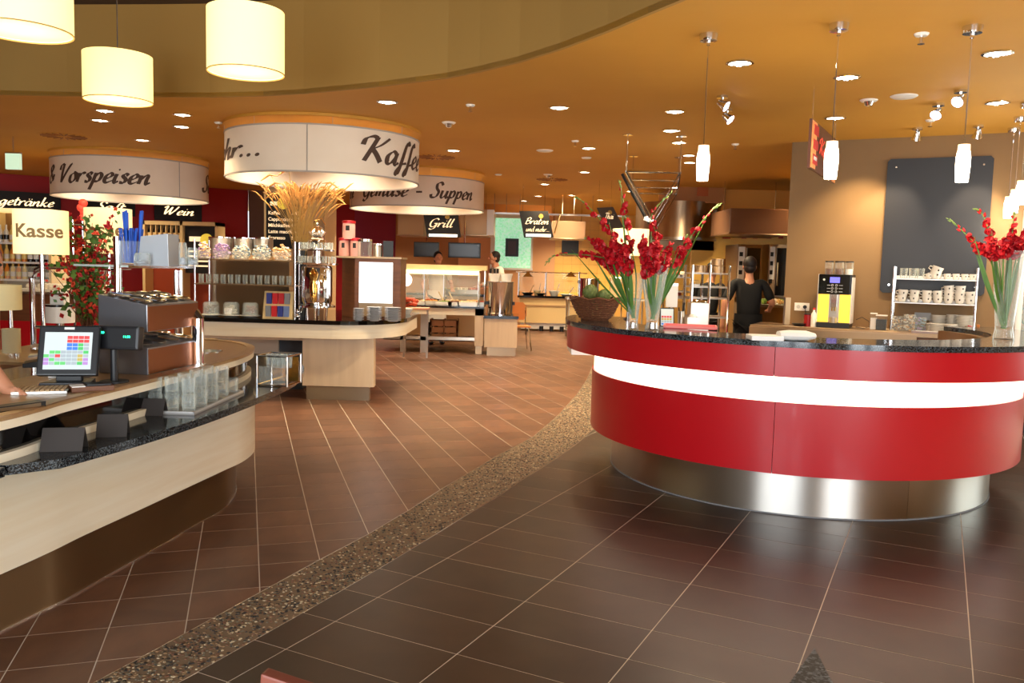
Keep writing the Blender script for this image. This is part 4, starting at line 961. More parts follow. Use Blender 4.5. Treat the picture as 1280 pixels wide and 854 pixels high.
# floret and bud meshes shared by every gladiolus
def floret_mesh():
    mb = MB()
    for k in range(6):
        a = k*pi/3; T = RZ(a) @ Matrix.Rotation(radians(38 if k % 2 else 52), 4, 'Y'); g = []
        for (u, w, z) in ((0, .1, 0), (.35, .34, .08), (.75, .46, .0), (1, .3, -.12), (1.08, 0, -.2)):
            g.append([mb.b.verts.new(T @ Vector((u, v, z+zz))) for v, zz in ((-w, R.uniform(-.06, .12)), (0, 0), (w, R.uniform(-.06, .12)))])
        for A, B in zip(g, g[1:]):
            for i in (0, 1): mb._f((A[i], A[i+1], B[i+1], B[i]))
    return mb.mesh('floret', m_petal, True)
FM = [floret_mesh() for _ in range(3)]
mb = MB(); mb.lathe([(0, 0), (.3, .2), (.34, .6), (.16, 1.1), (0, 1.3)], 8); BUDR = mb.mesh('bud', m_petal, True)
mb = MB(); mb.lathe([(0, 0), (.26, .2), (.24, .6), (0, 1.4)], 8); BUDG = mb.mesh('bud', m_bud, True)
def gladiolus(foot, pts, nf, nb, ng, label, fs=.034, f0=.42, grp=None):
    nf = int(nf*1.35+.5); fs *= 1.3
    """pts: world points foot -> tip"""
    t = thing('gladiolus', label, 'flower', foot, 0, grp)
    P = [Vector(q)-Vector(foot) for q in pts]; n = len(P)
    Q = [P[0]]+P+[P[-1]]; line = []
    for i in range(1, len(Q)-2):
        for k in range(8):
            u = k/8; line.append(.5*((2*Q[i])+(Q[i+1]-Q[i-1])*u+(2*Q[i-1]-5*Q[i]+4*Q[i+1]-Q[i+2])*u*u+(3*Q[i]-Q[i-1]-3*Q[i+1]+Q[i+2])*u**3))
    line.append(P[-1]); N = len(line)
    mb = MB(); mb.tube(line, [.006-.004*i/N for i in range(N)], 6); st = obj('stem', mb, m_stem, t, smooth=True)
    tot = nf+nb+ng
    for k in range(tot):
        f = f0+(1-f0)*(k+.3)/tot; i = min(int(f*(N-1)), N-2); c = line[i]; d = (line[i+1]-line[i]).normalized()
        side_ = Vector((cos(k*2.6+R.random()), sin(k*2.6+R.random()), R.uniform(-.2, .4)))
        side_ = (side_-d*side_.dot(d)).normalized()
        ax = (side_*.9+d*.5).normalized()
        if k < nf: me, sc = FM[k % 3], fs*R.uniform(.85, 1.15)*(1-.25*k/max(nf, 1))
        elif k < nf+nb: me, sc = BUDR, .028*(1-.3*(k-nf)/max(nb, 1)); ax = (side_*.5+d).normalized()
        else: me, sc = BUDG, .024*(1-.5*(k-nf-nb)/max(ng, 1)); ax = (side_*.4+d).normalized()
        o = link('floret' if k < nf else 'bud', me, t); o.location = c+ax*.008
        o.rotation_euler = ax.to_track_quat('Z', 'Y').to_euler(); o.scale = (sc,)*3
    for j in range(2):
        a = R.uniform(0, 2*pi); mb = MB(); w = .011; L_ = line[int(N*R.uniform(.45, .7))]; off = Vector((cos(a), sin(a), 0))*.02
        A = [Vector((0, 0, 0)), L_*.5+off, L_+off*1.5+Vector((0, 0, .03))]
        u = Vector((cos(a+1.5), sin(a+1.5), 0))*w
        mb.quad(A[0]-u*.6, A[0]+u*.6, A[1]+u, A[1]-u); mb.quad(A[1]-u, A[1]+u, A[2]+u*.1, A[2]-u*.1); obj('leaf', mb, m_leaf, t)
    return t
v1, s1, H1, _ = vase(791, 411, 26, 14, 70, 'left of the two tall clear glass vases of red gladioli on the bar')
v2, s2, H2, _ = vase(815, 412, 36, 18, 80, 'middle clear glass vase of red gladioli on the bar, right of the basket')
v3, s3, H3, _ = vase(1254, 424, 38, 24, 110, 'largest clear glass vase at the right edge of the bar', True)
def gl(v, path, nf, nb, ng, label, fs=.034, f0=.4):
    pts = [v+Vector((R.uniform(-.01, .01), R.uniform(-.01, .01), .07))]
    for (px, py), dy in path: pts.append(at(px, py, v.y+dy))
    gladiolus(tuple(pts[0]), pts, nf, nb, ng, label, fs, f0)
gl(v1, [((783, 340), 0), ((752, 322), .05), ((700, 318), .1), ((682, 330), .1)], 5, 3, 5, 'red gladiolus drooping furthest left with green tip over the basket')
gl(v1, [((788, 345), 0), ((770, 300), 0), ((735, 258), .05), ((718, 246), .05)], 6, 2, 5, 'red gladiolus leaning left with a green tip near the roast sign')
gl(v1, [((795, 345), 0), ((785, 290), .1), ((777, 240), .1), ((775, 228), .1)], 5, 2, 5, 'red gladiolus standing tallest and straight left of the chrome truss')
gl(v1, [((780, 345), -.05), ((764, 322), -.05), ((748, 305), -.05), ((735, 298), 0)], 8, 2, 1, 'red gladiolus in full bloom low at the left of the bunch', .038, .5)
gl(v1, [((784, 345), -.08), ((773, 318), -.08), ((765, 296), -.08)], 9, 1, 0, 'red gladiolus in full bloom in the middle of the left bunch', .04, .5)
gl(v1, [((790, 350), -.1), ((783, 325), -.1), ((778, 303), -.1)], 8, 1, 0, 'short red gladiolus in front of the left bunch', .038, .5)
gl(v1, [((778, 348), .05), ((758, 330), .05), ((742, 318), .1)], 7, 1, 0, 'red gladiolus at the lower left of the bunch', .036, .5)
gl(v2, [((838, 345), 0), ((858, 305), 0), ((885, 268), .05), ((900, 256), .05)], 5, 4, 5, 'long red gladiolus leaning far right in front of the steel hood')
gl(v2, [((820, 345), 0), ((822, 300), 0), ((815, 268), .05), ((840, 240), .05)], 5, 3, 4, 'red gladiolus with tip crossing the chrome truss')
gl(v2, [((813, 350), -.05), ((806, 320), -.05), ((802, 298), -.05)], 9, 1, 0, 'red gladiolus in full bloom, left one of the right bunch', .04, .5)
gl(v2, [((818, 350), -.08), ((817, 322), -.08), ((818, 300), -.08)], 9, 1, 0, 'red gladiolus in full bloom, centre of the right bunch', .04, .5)
gl(v2, [((824, 350), -.05), ((830, 325), -.05), ((838, 306), 0)], 8, 2, 0, 'red gladiolus in full bloom, right one of the right bunch', .038, .5)
gl(v2, [((832, 350), 0), ((848, 325), 0), ((852, 308), 0), ((858, 295), 0)], 5, 2, 2, 'red gladiolus with loose florets right of the bunch')
gl(v2, [((810, 350), -.1), ((812, 338), -.1), ((824, 328), -.1)], 6, 0, 0, 'shortest red gladiolus at the vase mouth', .038, .5)
gl(v3, [((1240, 330), 0), ((1222, 308), 0), ((1198, 284), .05), ((1186, 274), .05)], 5, 3, 6, 'red gladiolus leaning left across the slate board')
gl(v3, [((1245, 330), 0), ((1238, 295), 0), ((1228, 268), .05), ((1220, 262), .05)], 5, 3, 4, 'red gladiolus rising in front of the right edge of the slate board')
gl(v3, [((1246, 330), -.05), ((1240, 315), -.05), ((1238, 302), -.05)], 9, 1, 0, 'red gladiolus in full bloom, left in the right vase', .04, .5)
gl(v3, [((1254, 330), -.08), ((1256, 312), -.08), ((1258, 296), -.08)], 9, 1, 0, 'red gladiolus in full bloom, middle of the right vase', .04, .5)
gl(v3, [((1262, 330), -.05), ((1270, 312), -.05), ((1276, 300), -.05)], 9, 1, 0, 'red gladiolus in full bloom at the right edge', .04, .5)
gl(v3, [((1262, 325), 0), ((1266, 285), 0), ((1268, 262), .05)], 5, 2, 3, 'red gladiolus rising below the three pendants')
gl(v3, [((1270, 325), 0), ((1284, 290), 0), ((1292, 270), .05)], 6, 2, 3, 'red gladiolus leaning out of the right edge')

# wicker basket with artichokes
p = on(745, 401, BT); s = p.y/F; rb = 31*s; t = thing('wicker_basket', 'wide brown wicker basket at the left end of the bar', 'basket', (p.x, p.y+.1, BT))
mb = MB(); hb = .155
for k in range(11):
    f = k/10; r_ = rb*(.52+.48*f**.7); z = .008+f*hb; pts = []
    for i in range(41): a = 2*pi*i/40; pts.append(((r_+.006*((i+k) % 2))*cos(a), (r_+.006*((i+k) % 2))*sin(a), z+.003*sin(i*2.3+k)))
    mb.tube(pts, .0075, 5, caps=False)
obj('woven_wall', mb, m_wick, t, smooth=True)
mb = MB()
for i in range(30): a = 2*pi*i/30; mb.tube([(rb*(.5+.48*f**.7)*cos(a), rb*(.5+.48*f**.7)*sin(a), .005+f*hb) for f in (0, .33, .66, 1)], .004, 4)
obj('stake', mb, m_wick, t)
mb = MB(); mb.cyl((0, 0, 0), rb*.53, .01, 24); obj('base', mb, m_wick, t)
mb = MB()
for k in range(3): mb.tube([((rb+.004*k)*cos(2*pi*i/40+k), (rb+.004*k)*sin(2*pi*i/40+k), hb+.012+.008*sin(i*1.3+k*2)) for i in range(41)], .008, 5)
obj('rolled_rim', mb, m_wick, t, smooth=True)
for px, py, r_, lab, d in ((738, 366, .062, 'green artichoke, left and higher in the wicker basket', 0), (755, 371, .055, 'green artichoke, right in the wicker basket', .02), (746, 374, .05, 'green artichoke behind the other two in the wicker basket', .14)):
    c = at(px, py, t.location.y-.03+d); q = thing('artichoke', lab, 'vegetable', (c.x, c.y, c.z))
    mb = MB(); mb.sph((0, 0, 0), r_*.8, 12, 8); obj('heart', mb, m_arti, q, smooth=True)
    mb = MB()
    for j in range(6):
        for i in range(9):
            a = 2*pi*(i+.5*(j % 2))/9; e = -.6+j*.38; T = RZ(a) @ Matrix.Rotation(-e, 4, 'Y')
            v = [T @ Vector(x) for x in ((r_*.8, -r_*.28, -r_*.2), (r_*.8, r_*.28, -r_*.2), (r_*.98, r_*.2, r_*.18), (r_*1.02, 0, r_*.4), (r_*.98, -r_*.2, r_*.18))]
            mb._f([mb.b.verts.new(x) for x in v])
    obj('scales', mb, m_arti, q)['kind'] = 'stuff'
    mb = MB(); mb.tube([(0, 0, -r_*1.3), (0, 0, -r_*.7)], .01, 8); obj('stalk', mb, m_stem, q)
# red tray, folded napkins
p = on(868, 412, BT); t = thing('red_tray', 'red plastic tray lying on the bar right of the vases', 'tray', (p.x, p.y+.14, BT), radians(-12))
mb = MB(); mb.box(-.17, -.12, 0, .17, .12, .006); obj('base', mb, m_redp, t)
mb = MB(); mb.ext([(-.17, -.12), (.17, -.12), (.18, -.13), (-.18, -.13)], .006, .02); mb.box(-.18, .12, .004, .18, .13, .02); mb.box(-.18, -.12, .004, -.17, .12, .02); mb.box(.17, -.12, .004, .18, .12, .02); obj('rim', mb, mat('pale_red_rim', (240, 130, 120), .4), t)
p = on(985, 427, BT); t = thing('napkin_bundle', 'white paper-wrapped bundle lying on the granite bar top', 'bundle', (p.x, p.y+.06, BT), radians(-3))
mb = MB(); mb.box(-.205, -.06, 0, -.02, .1, .028); obj('folded_paper', mb, m_paper, t, bevel=.006)
mb = MB(); mb.lathe([(0, -.01), (.03, 0), (.04, .06), (.038, .16), (.02, .21), (0, .215)], 12, (0, 0, 0), TR(-.03, .03, .03) @ Matrix.Rotation(pi/2, 4, 'Y') @ Matrix.Diagonal((.8, 1.9, 1, 1))); obj('rolled_cloth', mb, m_paper, t, smooth=True)

# inside the bar: bar till, receipt printer, cutlery pots
def inb(px, py, Y): c = at(px, py, Y); return c
Y = 6.9
a = at(834, 406, Y); t = thing('bar_till', 'small lit touch till behind the right vase, showing coloured keys', 'till', (a.x, Y, .9)); s = Y/F
z0, z1 = at(834, 406, Y).z-.9, at(834, 386, Y).z-.9
T = TR(0, 0, z0-.02) @ Matrix.Rotation(radians(-12), 4, 'X'); w = 9*s
mb = MB(); mb.box(-w, 0, 0, w, .03, z1-z0+.03, T); mb.box(-.05, .03, -z0+.03, .05, .08, .05, T); obj('housing', mb, m_black, t, bevel=.003)
mb = MB(); mb.box(-w+.008, -.002, .012, w-.008, 0, z1-z0+.02, T); sc_ = obj('screen', mb, m_scr, t)
for j in range(4):
    mb = MB()
    for i in range(4): mb.box(-w+.012+i*.022, -.005, .018+j*.02, -w+.03+i*.022, -.003, .034+j*.02, T)
    obj('key_block', mb, cm[(j*2+1) % 7], sc_)
mb = MB(); mb.box(-.06, 0, 0, .06, .12, .02); obj('stand', mb, m_black, t)
t = thing('paper_stand', 'upright white plastic stand behind the bar till', 'stand', (at(839, 386, 7.1).x, 7.1, .9))
a, b = at(839, 384, 7.1).z-.9, at(839, 354, 7.1).z-.9; s = 7.1/F
mb = MB(); mb.box(-7*s, -.02, a, 7*s, .02, b); mb.cyl((0, 0, 0), .04, .015, 14); mb.tube([(0, 0, 0), (0, 0, a)], .01, 8); obj('panel', mb, m_paper, t, bevel=.002)
mb = MB(); mb.box(-7*s, -.022, b-.025, 7*s, -.018, b); obj('clip', mb, m_steel, t)
for px, y0, y1, w, lab in ((851, 389, 407, 8, 'steel beaker of cutlery behind the bar'),):
    Y = 6.8; c = at(px, y1, Y); hh = at(px, y0, Y).z-c.z; t = thing('cutlery_beaker', lab, 'beaker', (c.x, Y, .9)); z = max(c.z-.9, 0)
    mb = MB(); mb.lathe([(0, 0), (w/2*Y/F, 0), (w/2*Y/F, z+hh), (w/2*Y/F-.003, z+hh), (w/2*Y/F-.003, .01)], 16); obj('beaker', mb, m_steel, t, smooth=True)
    mb = MB(); mb.tube([(0, 0, z), (.02, 0, z+hh+.07)], .008, 6); mb.tube([(-.01, 0, z), (-.02, .01, z+hh+.03)], .005, 6); obj('handle', mb, m_black, t)
Y = 7.3; c = at(876, 402, Y); t = thing('soup_kettle', 'square steel box kettle with open lid behind the red tray', 'kettle', (c.x, Y, .9)); s = Y/F
mb = MB(); mb.box(-13*s, 0, 0, 10*s, .16, at(876, 379, Y).z-.9); obj('body', mb, m_steel, t, bevel=.005)
mb = MB(); mb.sph((0, .08, at(876, 378, Y).z-.9), (11*s, .06, .02), 12, 6); mb.tube([(0, .08, .2), (.02, .08, at(876, 370, Y).z-.9)], .006, 6); obj('lid', mb, m_chrome, t, smooth=True)
Y = 6.75; c = at(867, 404, Y); t = thing('small_steel_box', 'small grey steel box with crumpled paper behind the red tray', 'box', (c.x, Y, .9)); s = Y/F
mb = MB(); mb.box(-8*s, 0, 0, 7*s, .1, at(867, 397, Y).z-.9); obj('box', mb, m_steel, t)
mb = MB(); mb.sph((0, .05, at(867, 396, Y).z-.9), (.03, .03, .02), 8, 5); obj('paper', mb, m_paper, t)

# ================================================================== RIGHT WALL: slate board, back counter, machine, cups
ra = atan2(WD.y, WD.x)
def wl(px, py, off=.0):
    """point on the plane parallel to the right wall, off metres in front"""
    P0 = Vector((*WR0, 0))+Vector((WN.x, WN.y, 0))*off; d = ray(px, py); n3 = Vector((WN.x, WN.y, 0))
    t = (P0-Vector((0, 0, H0))).dot(n3)/d.dot(n3); return Vector((0, 0, H0))+d*t
a = wl(1110, 199, .03); b = wl(1243, 197, .03); c = wl(1106, 366, .03)
t = thing('slate_wall_board', 'large dark slate board on the tan wall behind the cup shelf', 'board', (a.x, a.y, c.z-.0), ra)
w = (b-a).length; hh = a.z-c.z
mb = MB(); rc = .03
pl_ = [(rc, 0), (w-rc, 0), (w, rc), (w, hh-rc), (w-rc, hh), (rc, hh), (0, hh-rc), (0, rc)]
mb.ext(pl_, -.03, .0, Matrix.Rotation(pi/2, 4, 'X')); obj('board', mb, m_slate, t)
mb = MB()
for x, z in ((.09, hh-.09), (w-.09, hh-.09), (.09, .09), (w-.09, .09)): mb.cyl((0, 0, 0), .01, .006, 10, T=TR(x, 0, z) @ Matrix.Rotation(pi/2, 4, 'X'))
obj('screw', mb, m_chrome, t)
# hanging red poster
P0 = at(1011, 200, 7.0); P1 = at(1043, 205, 8.1)
t = thing('hanging_poster', 'orange and red coffee poster panel hanging sideways from the ceiling at right', 'sign', (P0.x, P0.y, at(1011, 210, 7.0).z))
dd = Vector((P1.x-P0.x, P1.y-P0.y)); w = dd.length; t.rotation_euler = (0, 0, atan2(dd.y, dd.x)); hh = at(1011, 148, 7.0).z-t.location.z
mb = MB(); mb.box(0, -.012, 0, w, .012, hh); obj('panel', mb, mat('dark_brown_print', (92, 52, 36), .4), t)
mb = MB(); mb.box(.005, -.016, .01, w*.17, -.012, hh-.01); mb.box(w*.85, -.016, 0, w-.01, -.012, hh*.16)
obj('orange_print', mb, mat('orange_print', (224, 120, 60), .5, var=((250, 180, 110), (30, 30, 30), .4)), t)
mb = MB()
for z in (.12, .42, .72): mb.box(w*.06, -.019, hh*z, w*.22, -.016, hh*(z+.2))
obj('red_print', mb, mat('red_print', (190, 30, 30), .5), t)
flat_text(t, 'Kaffee', TR(w*.26, -.016, hh*.4), w*.56, hh*.34, mat('red_script', (226, 70, 50), .5, emit=.2), .12)
mb = MB(); mb.box(w*.08, -.019, hh*.2, w*.2, -.016, hh*.28); obj('white_label', mb, m_paper, t)
mb = MB()
for x in (.06, w-.06): mb.tube([(x, 0, hh), (x, 0, CZ-t.location.z)], .003, 5)
obj('hanging_wire', mb, m_chrome, t)
# socket, red box, cable
a = wl(993, 388, .0); b = wl(1012, 379, .0); t = thing('wall_socket', 'white double wall socket left of the coffee machine with black plug', 'socket', (a.x, a.y, a.z), ra)
w = (Vector((b.x, b.y))-Vector((a.x, a.y))).length; hh = b.z-a.z
mb = MB(); mb.box(0, -.012, 0, w, 0, hh); obj('plate', mb, m_white, t, bevel=.002)
mb = MB()
for x in (w*.27, w*.73): mb.cyl((0, 0, 0), .022, .004, 16, T=TR(x, -.012, hh/2) @ Matrix.Rotation(pi/2, 4, 'X'))
obj('socket_well', mb, mat('socket_grey', (200, 196, 190), .5), t)
mb = MB(); mb.cyl((0, 0, 0), .02, .035, 14, T=TR(w*.73, -.012, hh/2) @ Matrix.Rotation(pi/2, 4, 'X')); mb.tube([(w*.73, -.045, hh/2), (w*.73+.02, -.06, -.05), (w*.73+.03, -.04, -.13)], .004, 6); obj('plug', mb, m_black, t)
# back counter
BZ = .95
def wt(x, off, z): return Vector((WR0.x+WD.x*x+WN.x*off, WR0.y+WD.y*x+WN.y*off, z))
def along(px, off): p = wl(px, 400, off); return (Vector((p.x, p.y))-WR0).dot(WD)
o0 = wt(-.25, 0, 0); t = thing('back_counter', 'steel and brown back counter along the tan wall under the coffee machine', 'counter', o0, ra)
mb = MB(); mb.box(0, -.62, .91, 2.9, 0, BZ); obj('worktop', mb, m_steelw, t)
for k in range(4): mb = MB(); mb.box(.02+k*.72, -.6, .12, .72+k*.72, -.02, .905); d_ = obj('door', mb, m_wood, t); mb = MB(); mb.box(.3+k*.72, -.625, .78, .45+k*.72, -.6, .80); obj('handle', mb, m_chrome, d_)
mb = MB(); mb.box(0, -.66, .83, 1.7, -.62, .93); obj('steel_front_rail', mb, m_steelw, t)
mb = MB(); mb.box(0, -.52, 0, 2.9, -.05, .12); obj('plinth', mb, m_black, t)
# coffee machine
x0 = along(1020, .34); x1 = along(1067, .34)
def onwt(px, off): return wt(along(px, off), off, BZ)
zpx = lambda py, px, off: wl(px, py, off).z-BZ
c0 = onwt(1021, .42); t = thing('coffee_machine', 'bean-to-cup coffee machine with yellow lit sides on the back counter', 'coffee machine', c0, ra)
w = (onwt(1062, .42)-c0).length; hm = zpx(343, 1040, .42); ht = zpx(331, 1040, .42); zt_ = zpx(368, 1040, .42)
mb = MB(); mb.box(0, .02, 0, w, .34, hm); obj('housing', mb, m_black, t, bevel=.006)
mb = MB(); mb.box(.0, -.03, 0, w, .1, .055); obj('drip_tray', mb, m_black, t, bevel=.004)
mb = MB(); mb.box(.004, .0, .06, w*.34, .02, zt_); mb.box(w*.66, .0, .06, w-.004, .02, zt_); obj('lit_side_panel', mb, m_yel, t)
mb = MB(); mb.box(w*.34, .01, .06, w*.66, .02, zt_); mb.cyl((w/2, 0, .055), .04, .06, 16); obj('cup_bay', mb, m_steel, t)
mb = MB(); mb.box(w*.42, -.04, zt_-.14, w*.58, .01, zt_); mb.tube([(w*.46, -.03, zt_-.14), (w*.46, -.03, zt_-.18)], .008, 8); mb.tube([(w*.54, -.03, zt_-.14), (w*.54, -.03, zt_-.18)], .008, 8); obj('spout', mb, m_chrome, t)
mb = MB(); mb.box(.0, -.012, zt_, w-.02, .02, hm-.005); pn = obj('control_panel', mb, m_blackg, t)
mb = MB(); mb.box(w*.34, -.016, zt_+(hm-zt_)*.58, w*.64, -.012, hm-.03); obj('display', mb, m_lcd, pn)
mb = MB()
for i in range(2):
    for j in range(3): mb.lathe([(.009, -.002), (.012, 0), (.009, .002)], 12, T=TR(w*(.42+.12*i), -.014, zt_+.03+j*.035) @ Matrix.Rotation(pi/2, 4, 'X')); mb.box(w*(.26 if i == 0 else .62), -.0135, zt_+.028+j*.035, w*(.36 if i == 0 else .74), -.0125, zt_+.032+j*.035)
mb.cyl((0, 0, 0), .012, .002, 10, T=TR(w*.16, -.012, hm-.06) @ Matrix.Rotation(pi/2, 4, 'X'))
obj('buttons', mb, m_white, pn)
mb = MB(); mb.box(-.008, -.004, .05, 0, .3, hm); mb.box(w, -.004, .05, w+.008, .3, hm-.03); obj('white_side', mb, m_white, t)
for i, (xx, rr_) in enumerate(((.25, .045), (.56, .05), (.86, .045))):
    mb = MB(); mb.cyl((w*xx, .12, hm), rr_, ht-hm+.03, 18); o = obj('bean_hopper', mb, m_gl2, t, smooth=True)
    mb = MB(); mb.cyl((w*xx, .12, hm), rr_*.85, (ht-hm)*.6, 14); obj('beans', mb, m_wood if i != 2 else m_paper, o)
    mb = MB(); mb.cyl((w*xx, .12, ht+.03), rr_*1.03, .012, 18); obj('lid', mb, m_black, o)
# bottle, red box, dark dish, cable, little jars left/right of machine
c0 = onwt(1017, .42); t = thing('white_bottle', 'white cleaning bottle left of the coffee machine', 'bottle', c0, ra)
mb = MB(); mb.lathe([(0, 0), (.028, 0), (.03, .01), (.03, .14), (.012, .17), (.012, .19), (0, .19)], 16); obj('bottle', mb, m_white, t, smooth=True)
mb = MB(); mb.cyl((0, 0, .19), .014, .02, 12); obj('cap', mb, m_redp, t)
c0 = onwt(1010, .35); t = thing('red_tin', 'red tin standing under the wall socket', 'tin', c0, ra)
mb = MB(); mb.cyl((0, 0, 0), .045, .13, 16); obj('tin', mb, mat('dark_red_tin', (160, 20, 24), .4), t, smooth=True)
mb = MB(); mb.cyl((0, 0, .13), .046, .01, 16); obj('lid', mb, m_black, t, smooth=True)
c0 = onwt(999, .4); t = thing('black_dish', 'shallow black dish left of the red tin', 'dish', c0, ra)
mb = MB(); mb.lathe([(0, 0), (.05, 0), (.08, .03), (.075, .03), (.048, .006), (0, .006)], 20); obj('dish', mb, m_black, t, smooth=True)
c0 = onwt(1070, .4); t = thing('power_cable', 'thin black cable looping beside the coffee machine', 'cable', c0, ra)
mb = MB(); mb.tube([(0, 0, .1), (.06, 0, .13), (.13, 0, .09), (.14, 0, .03), (.08, 0, .01), (0, 0, .02)], .004, 6); obj('cable', mb, m_black, t)
for px, w_, h_, lab, m_ in ((1092, 8, 20, 'glass jar with white lid right of the coffee machine', m_paper), (1102, 13, 18, 'square jar of dark beans right of the coffee machine', m_black)):
    c0 = onwt(px, .4); s = c0.y/F; t = thing('storage_jar', lab, 'jar', c0, ra)
    mb = MB(); mb.box(-w_/2*s, -w_/2*s, 0, w_/2*s, w_/2*s, h_*s); obj('jar', mb, m_gl2, t, bevel=.004)
    mb = MB(); mb.box(-w_/2*s+.006, -w_/2*s+.006, .006, w_/2*s-.006, w_/2*s-.006, h_*s*.75); obj('contents', mb, m_, t)
    mb = MB(); mb.box(-w_/2*s, -w_/2*s, h_*s, w_/2*s, w_/2*s, h_*s+.01); obj('lid', mb, m_white, t)
# cup shelf
OF = .38
c0 = onwt(1114, OF); t = thing('cup_shelf', 'two-tier steel shelf rack holding cups and glasses on the back counter', 'shelf', c0, ra); SO = c0
w = (onwt(1218, OF)-c0).length; z1s, z2s, z3s = zpx(379, 1165, OF), zpx(349, 1165, OF), zpx(334, 1165, OF)
for x in (0, w):
    for y in (0, .28): mb = MB(); mb.tube([(x, y, 0), (x, y, z3s)], .011, 10); obj('post', mb, m_chrome, t, smooth=True)
for z in (z1s, z2s): mb = MB(); mb.box(0, -.01, z-.012, w, .29, z); obj('shelf_board', mb, m_steel, t)
mb = MB(); mb.box(0, .275, z1s, w, .285, z1s+.03); mb.box(0, .275, z2s, w, .285, z2s+.03); obj('back_rail', mb, m_steel, t)
def cup_thing(name, label, r, hh, grp):
    t = thing(name, label, 'cup', (0, 0, 0), 0, grp)
    mb = MB(); mb.lathe([(0, 0), (r*.6, 0), (r*.85, hh*.25), (r, hh), (r*.94, hh), (r*.78, hh*.28), (0, hh*.1)], 18); obj('bowl', mb, m_cer, t, smooth=True)
    mb = MB(); mb.tube([(-r*.9, 0, hh*.8), (-r*1.35, 0, hh*.75), (-r*1.45, 0, hh*.45), (-r*.8, 0, hh*.25)], r*.1, 6); obj('handle', mb, m_cer, t, smooth=True)
    mb = MB(); mb.box(r*.15, -r*.97, hh*.45, r*.38, -r*.88, hh*.68); obj('printed_mark', mb, m_board, t)
    return t
def onshelf(px, z, off=0): p = onwt(px, OF-.1+off); return Vector((p.x, p.y, BZ+z))
cupm = cup_thing('coffee_cup', 'white cup with handle and small dark mark, in the double row on the middle shelf', .05, .07, 'stacked cups on the middle shelf'); f1 = True
for px, n in ((1126, 2), (1141, 2), (1156, 2), (1170, 2), (1184, 3), (1198, 3), (1211, 2)):
    for k in range(n):
        for y in (0, .13):
            p = onshelf(px+R.uniform(-.6, .6), z1s+.001+k*.058, -y)
            o = cupm if f1 else dup(cupm, p, ra)
            if f1: kids(cupm)
            o.location = p; o.rotation_euler = (0, R.uniform(-.05, .05) if k == 0 else R.uniform(-.15, .1), ra+R.uniform(-.4, .3)); f1 = False
esp = cup_thing('espresso_cup', 'small white espresso cup, in the row of four on the top shelf', .034, .06, 'espresso cups on the top shelf'); f1 = True
for px in (1180, 1191, 1202, 1212):
    p = onshelf(px, z2s+.001); o = esp if f1 else dup(esp, p, ra); o.location = p; o.rotation_euler = (0, 0, ra); f1 = False
for k, (px, z, lab) in enumerate(((1166, 0, 'large white cup at the bottom of the small pile on the top shelf'), (1158, .0, 'white cup lying left of the pile on the top shelf'), (1165, .055, 'large white cup tipped on top of the pile on the top shelf'))):
    c_ = dup(cupm, onshelf(px, z2s+.001+z), ra, lab); c_['group'] = 'cup pile'; del c_['group']
    if k == 2: c_.rotation_euler = (0, .35, ra)
    c_.scale = (1.15,)*3 if k != 1 else (.8,)*3
gm = tumbler('latte_glass', 'clear latte glass, one of the three at the left of the top shelf', .04, .11, 'latte glasses on the top shelf', m_gl2); f1 = True
for px in (1126, 1137, 1147):
    p = onshelf(px, z2s+.001); o = gm if f1 else dup(gm, p); o.location = p; f1 = False
# under the shelf: sweets jars, card, plate stacks
swm = [mat('sweet_a', (230, 220, 200), .4), mat('sweet_b', (90, 70, 60), .4), mat('sweet_c', (160, 130, 180), .4), mat('sweet_d', (120, 150, 170), .4), mat('sweet_e', (220, 170, 110), .4), mat('sweet_f', (200, 160, 190), .4)]
def sweets(parent, w, d, h_, cols_, n=90, s=.012):
    mb = MB()
    for i in range(n):
        mb.mi = R.randrange(len(cols_)); x, y, z = R.uniform(-w/2, w/2), R.uniform(-d/2, d/2), R.uniform(.01, h_)
        mb.sph((x, y, z), (s*R.uniform(.8, 1.4), s, s*.7), 5, 4, None)
    o = obj('wrapped_sweets', mb, cols_, parent); o['kind'] = 'stuff'
for px, w_, h_, cs, lab in ((1122, 12, 18, swm[:2]+[swm[4]], 'square glass jar of mixed sweets under the cup shelf, leftmost'), (1137, 14, 21, [swm[0], swm[4]], 'taller jar of pale wrapped sweets under the cup shelf'), (1151, 13, 18, [swm[3], swm[1], swm[2]], 'jar of blue-grey wrapped sweets under the cup shelf')):
    p = onshelf(px, 0, 0); s = p.y/F; t = thing('sweet_jar', lab, 'jar', p, ra)
    mb = MB(); mb.box(-w_/2*s, -w_/2*s, 0, w_/2*s, w_/2*s, h_*s); obj('jar', mb, m_glasst, t, bevel=.004)
    sweets(t, w_*s*.85, w_*s*.85, h_*s*.95, cs, 70)
p = onshelf(1153, .15, -.1); t = thing('price_card', 'small grey card standing behind the sweet jars under the cup shelf', 'card', (p.x, p.y, BZ), ra)
mb = MB(); mb.box(-.08, 0, .12, .08, .004, .2, ); mb.tube([(0, .002, 0), (0, .002, .13)], .003, 5); mb.cyl((0, 0, 0), .03, .004, 12); obj('card', mb, mat('grey_card', (150, 150, 150), .6), t)
def plates(name, label, loc, r, n, grp, m=m_cer, gap=.0125, rz=0):
    pr = None
    for k in range(n):
        if pr is None:
            mb = MB(); mb.lathe([(0, 0), (r*.55, 0), (r*.62, .006), (r, .016), (r, .019), (r*.6, .009), (0, .005)], 24); pr = obj(name, mb, m, None, smooth=True); tag(pr, label, 'plate', grp); o = pr
        else: o = dup(pr, loc)
        o.location = (loc[0]+R.uniform(-.003, .003), loc[1]+R.uniform(-.003, .003), loc[2]+k*gap)
    return pr
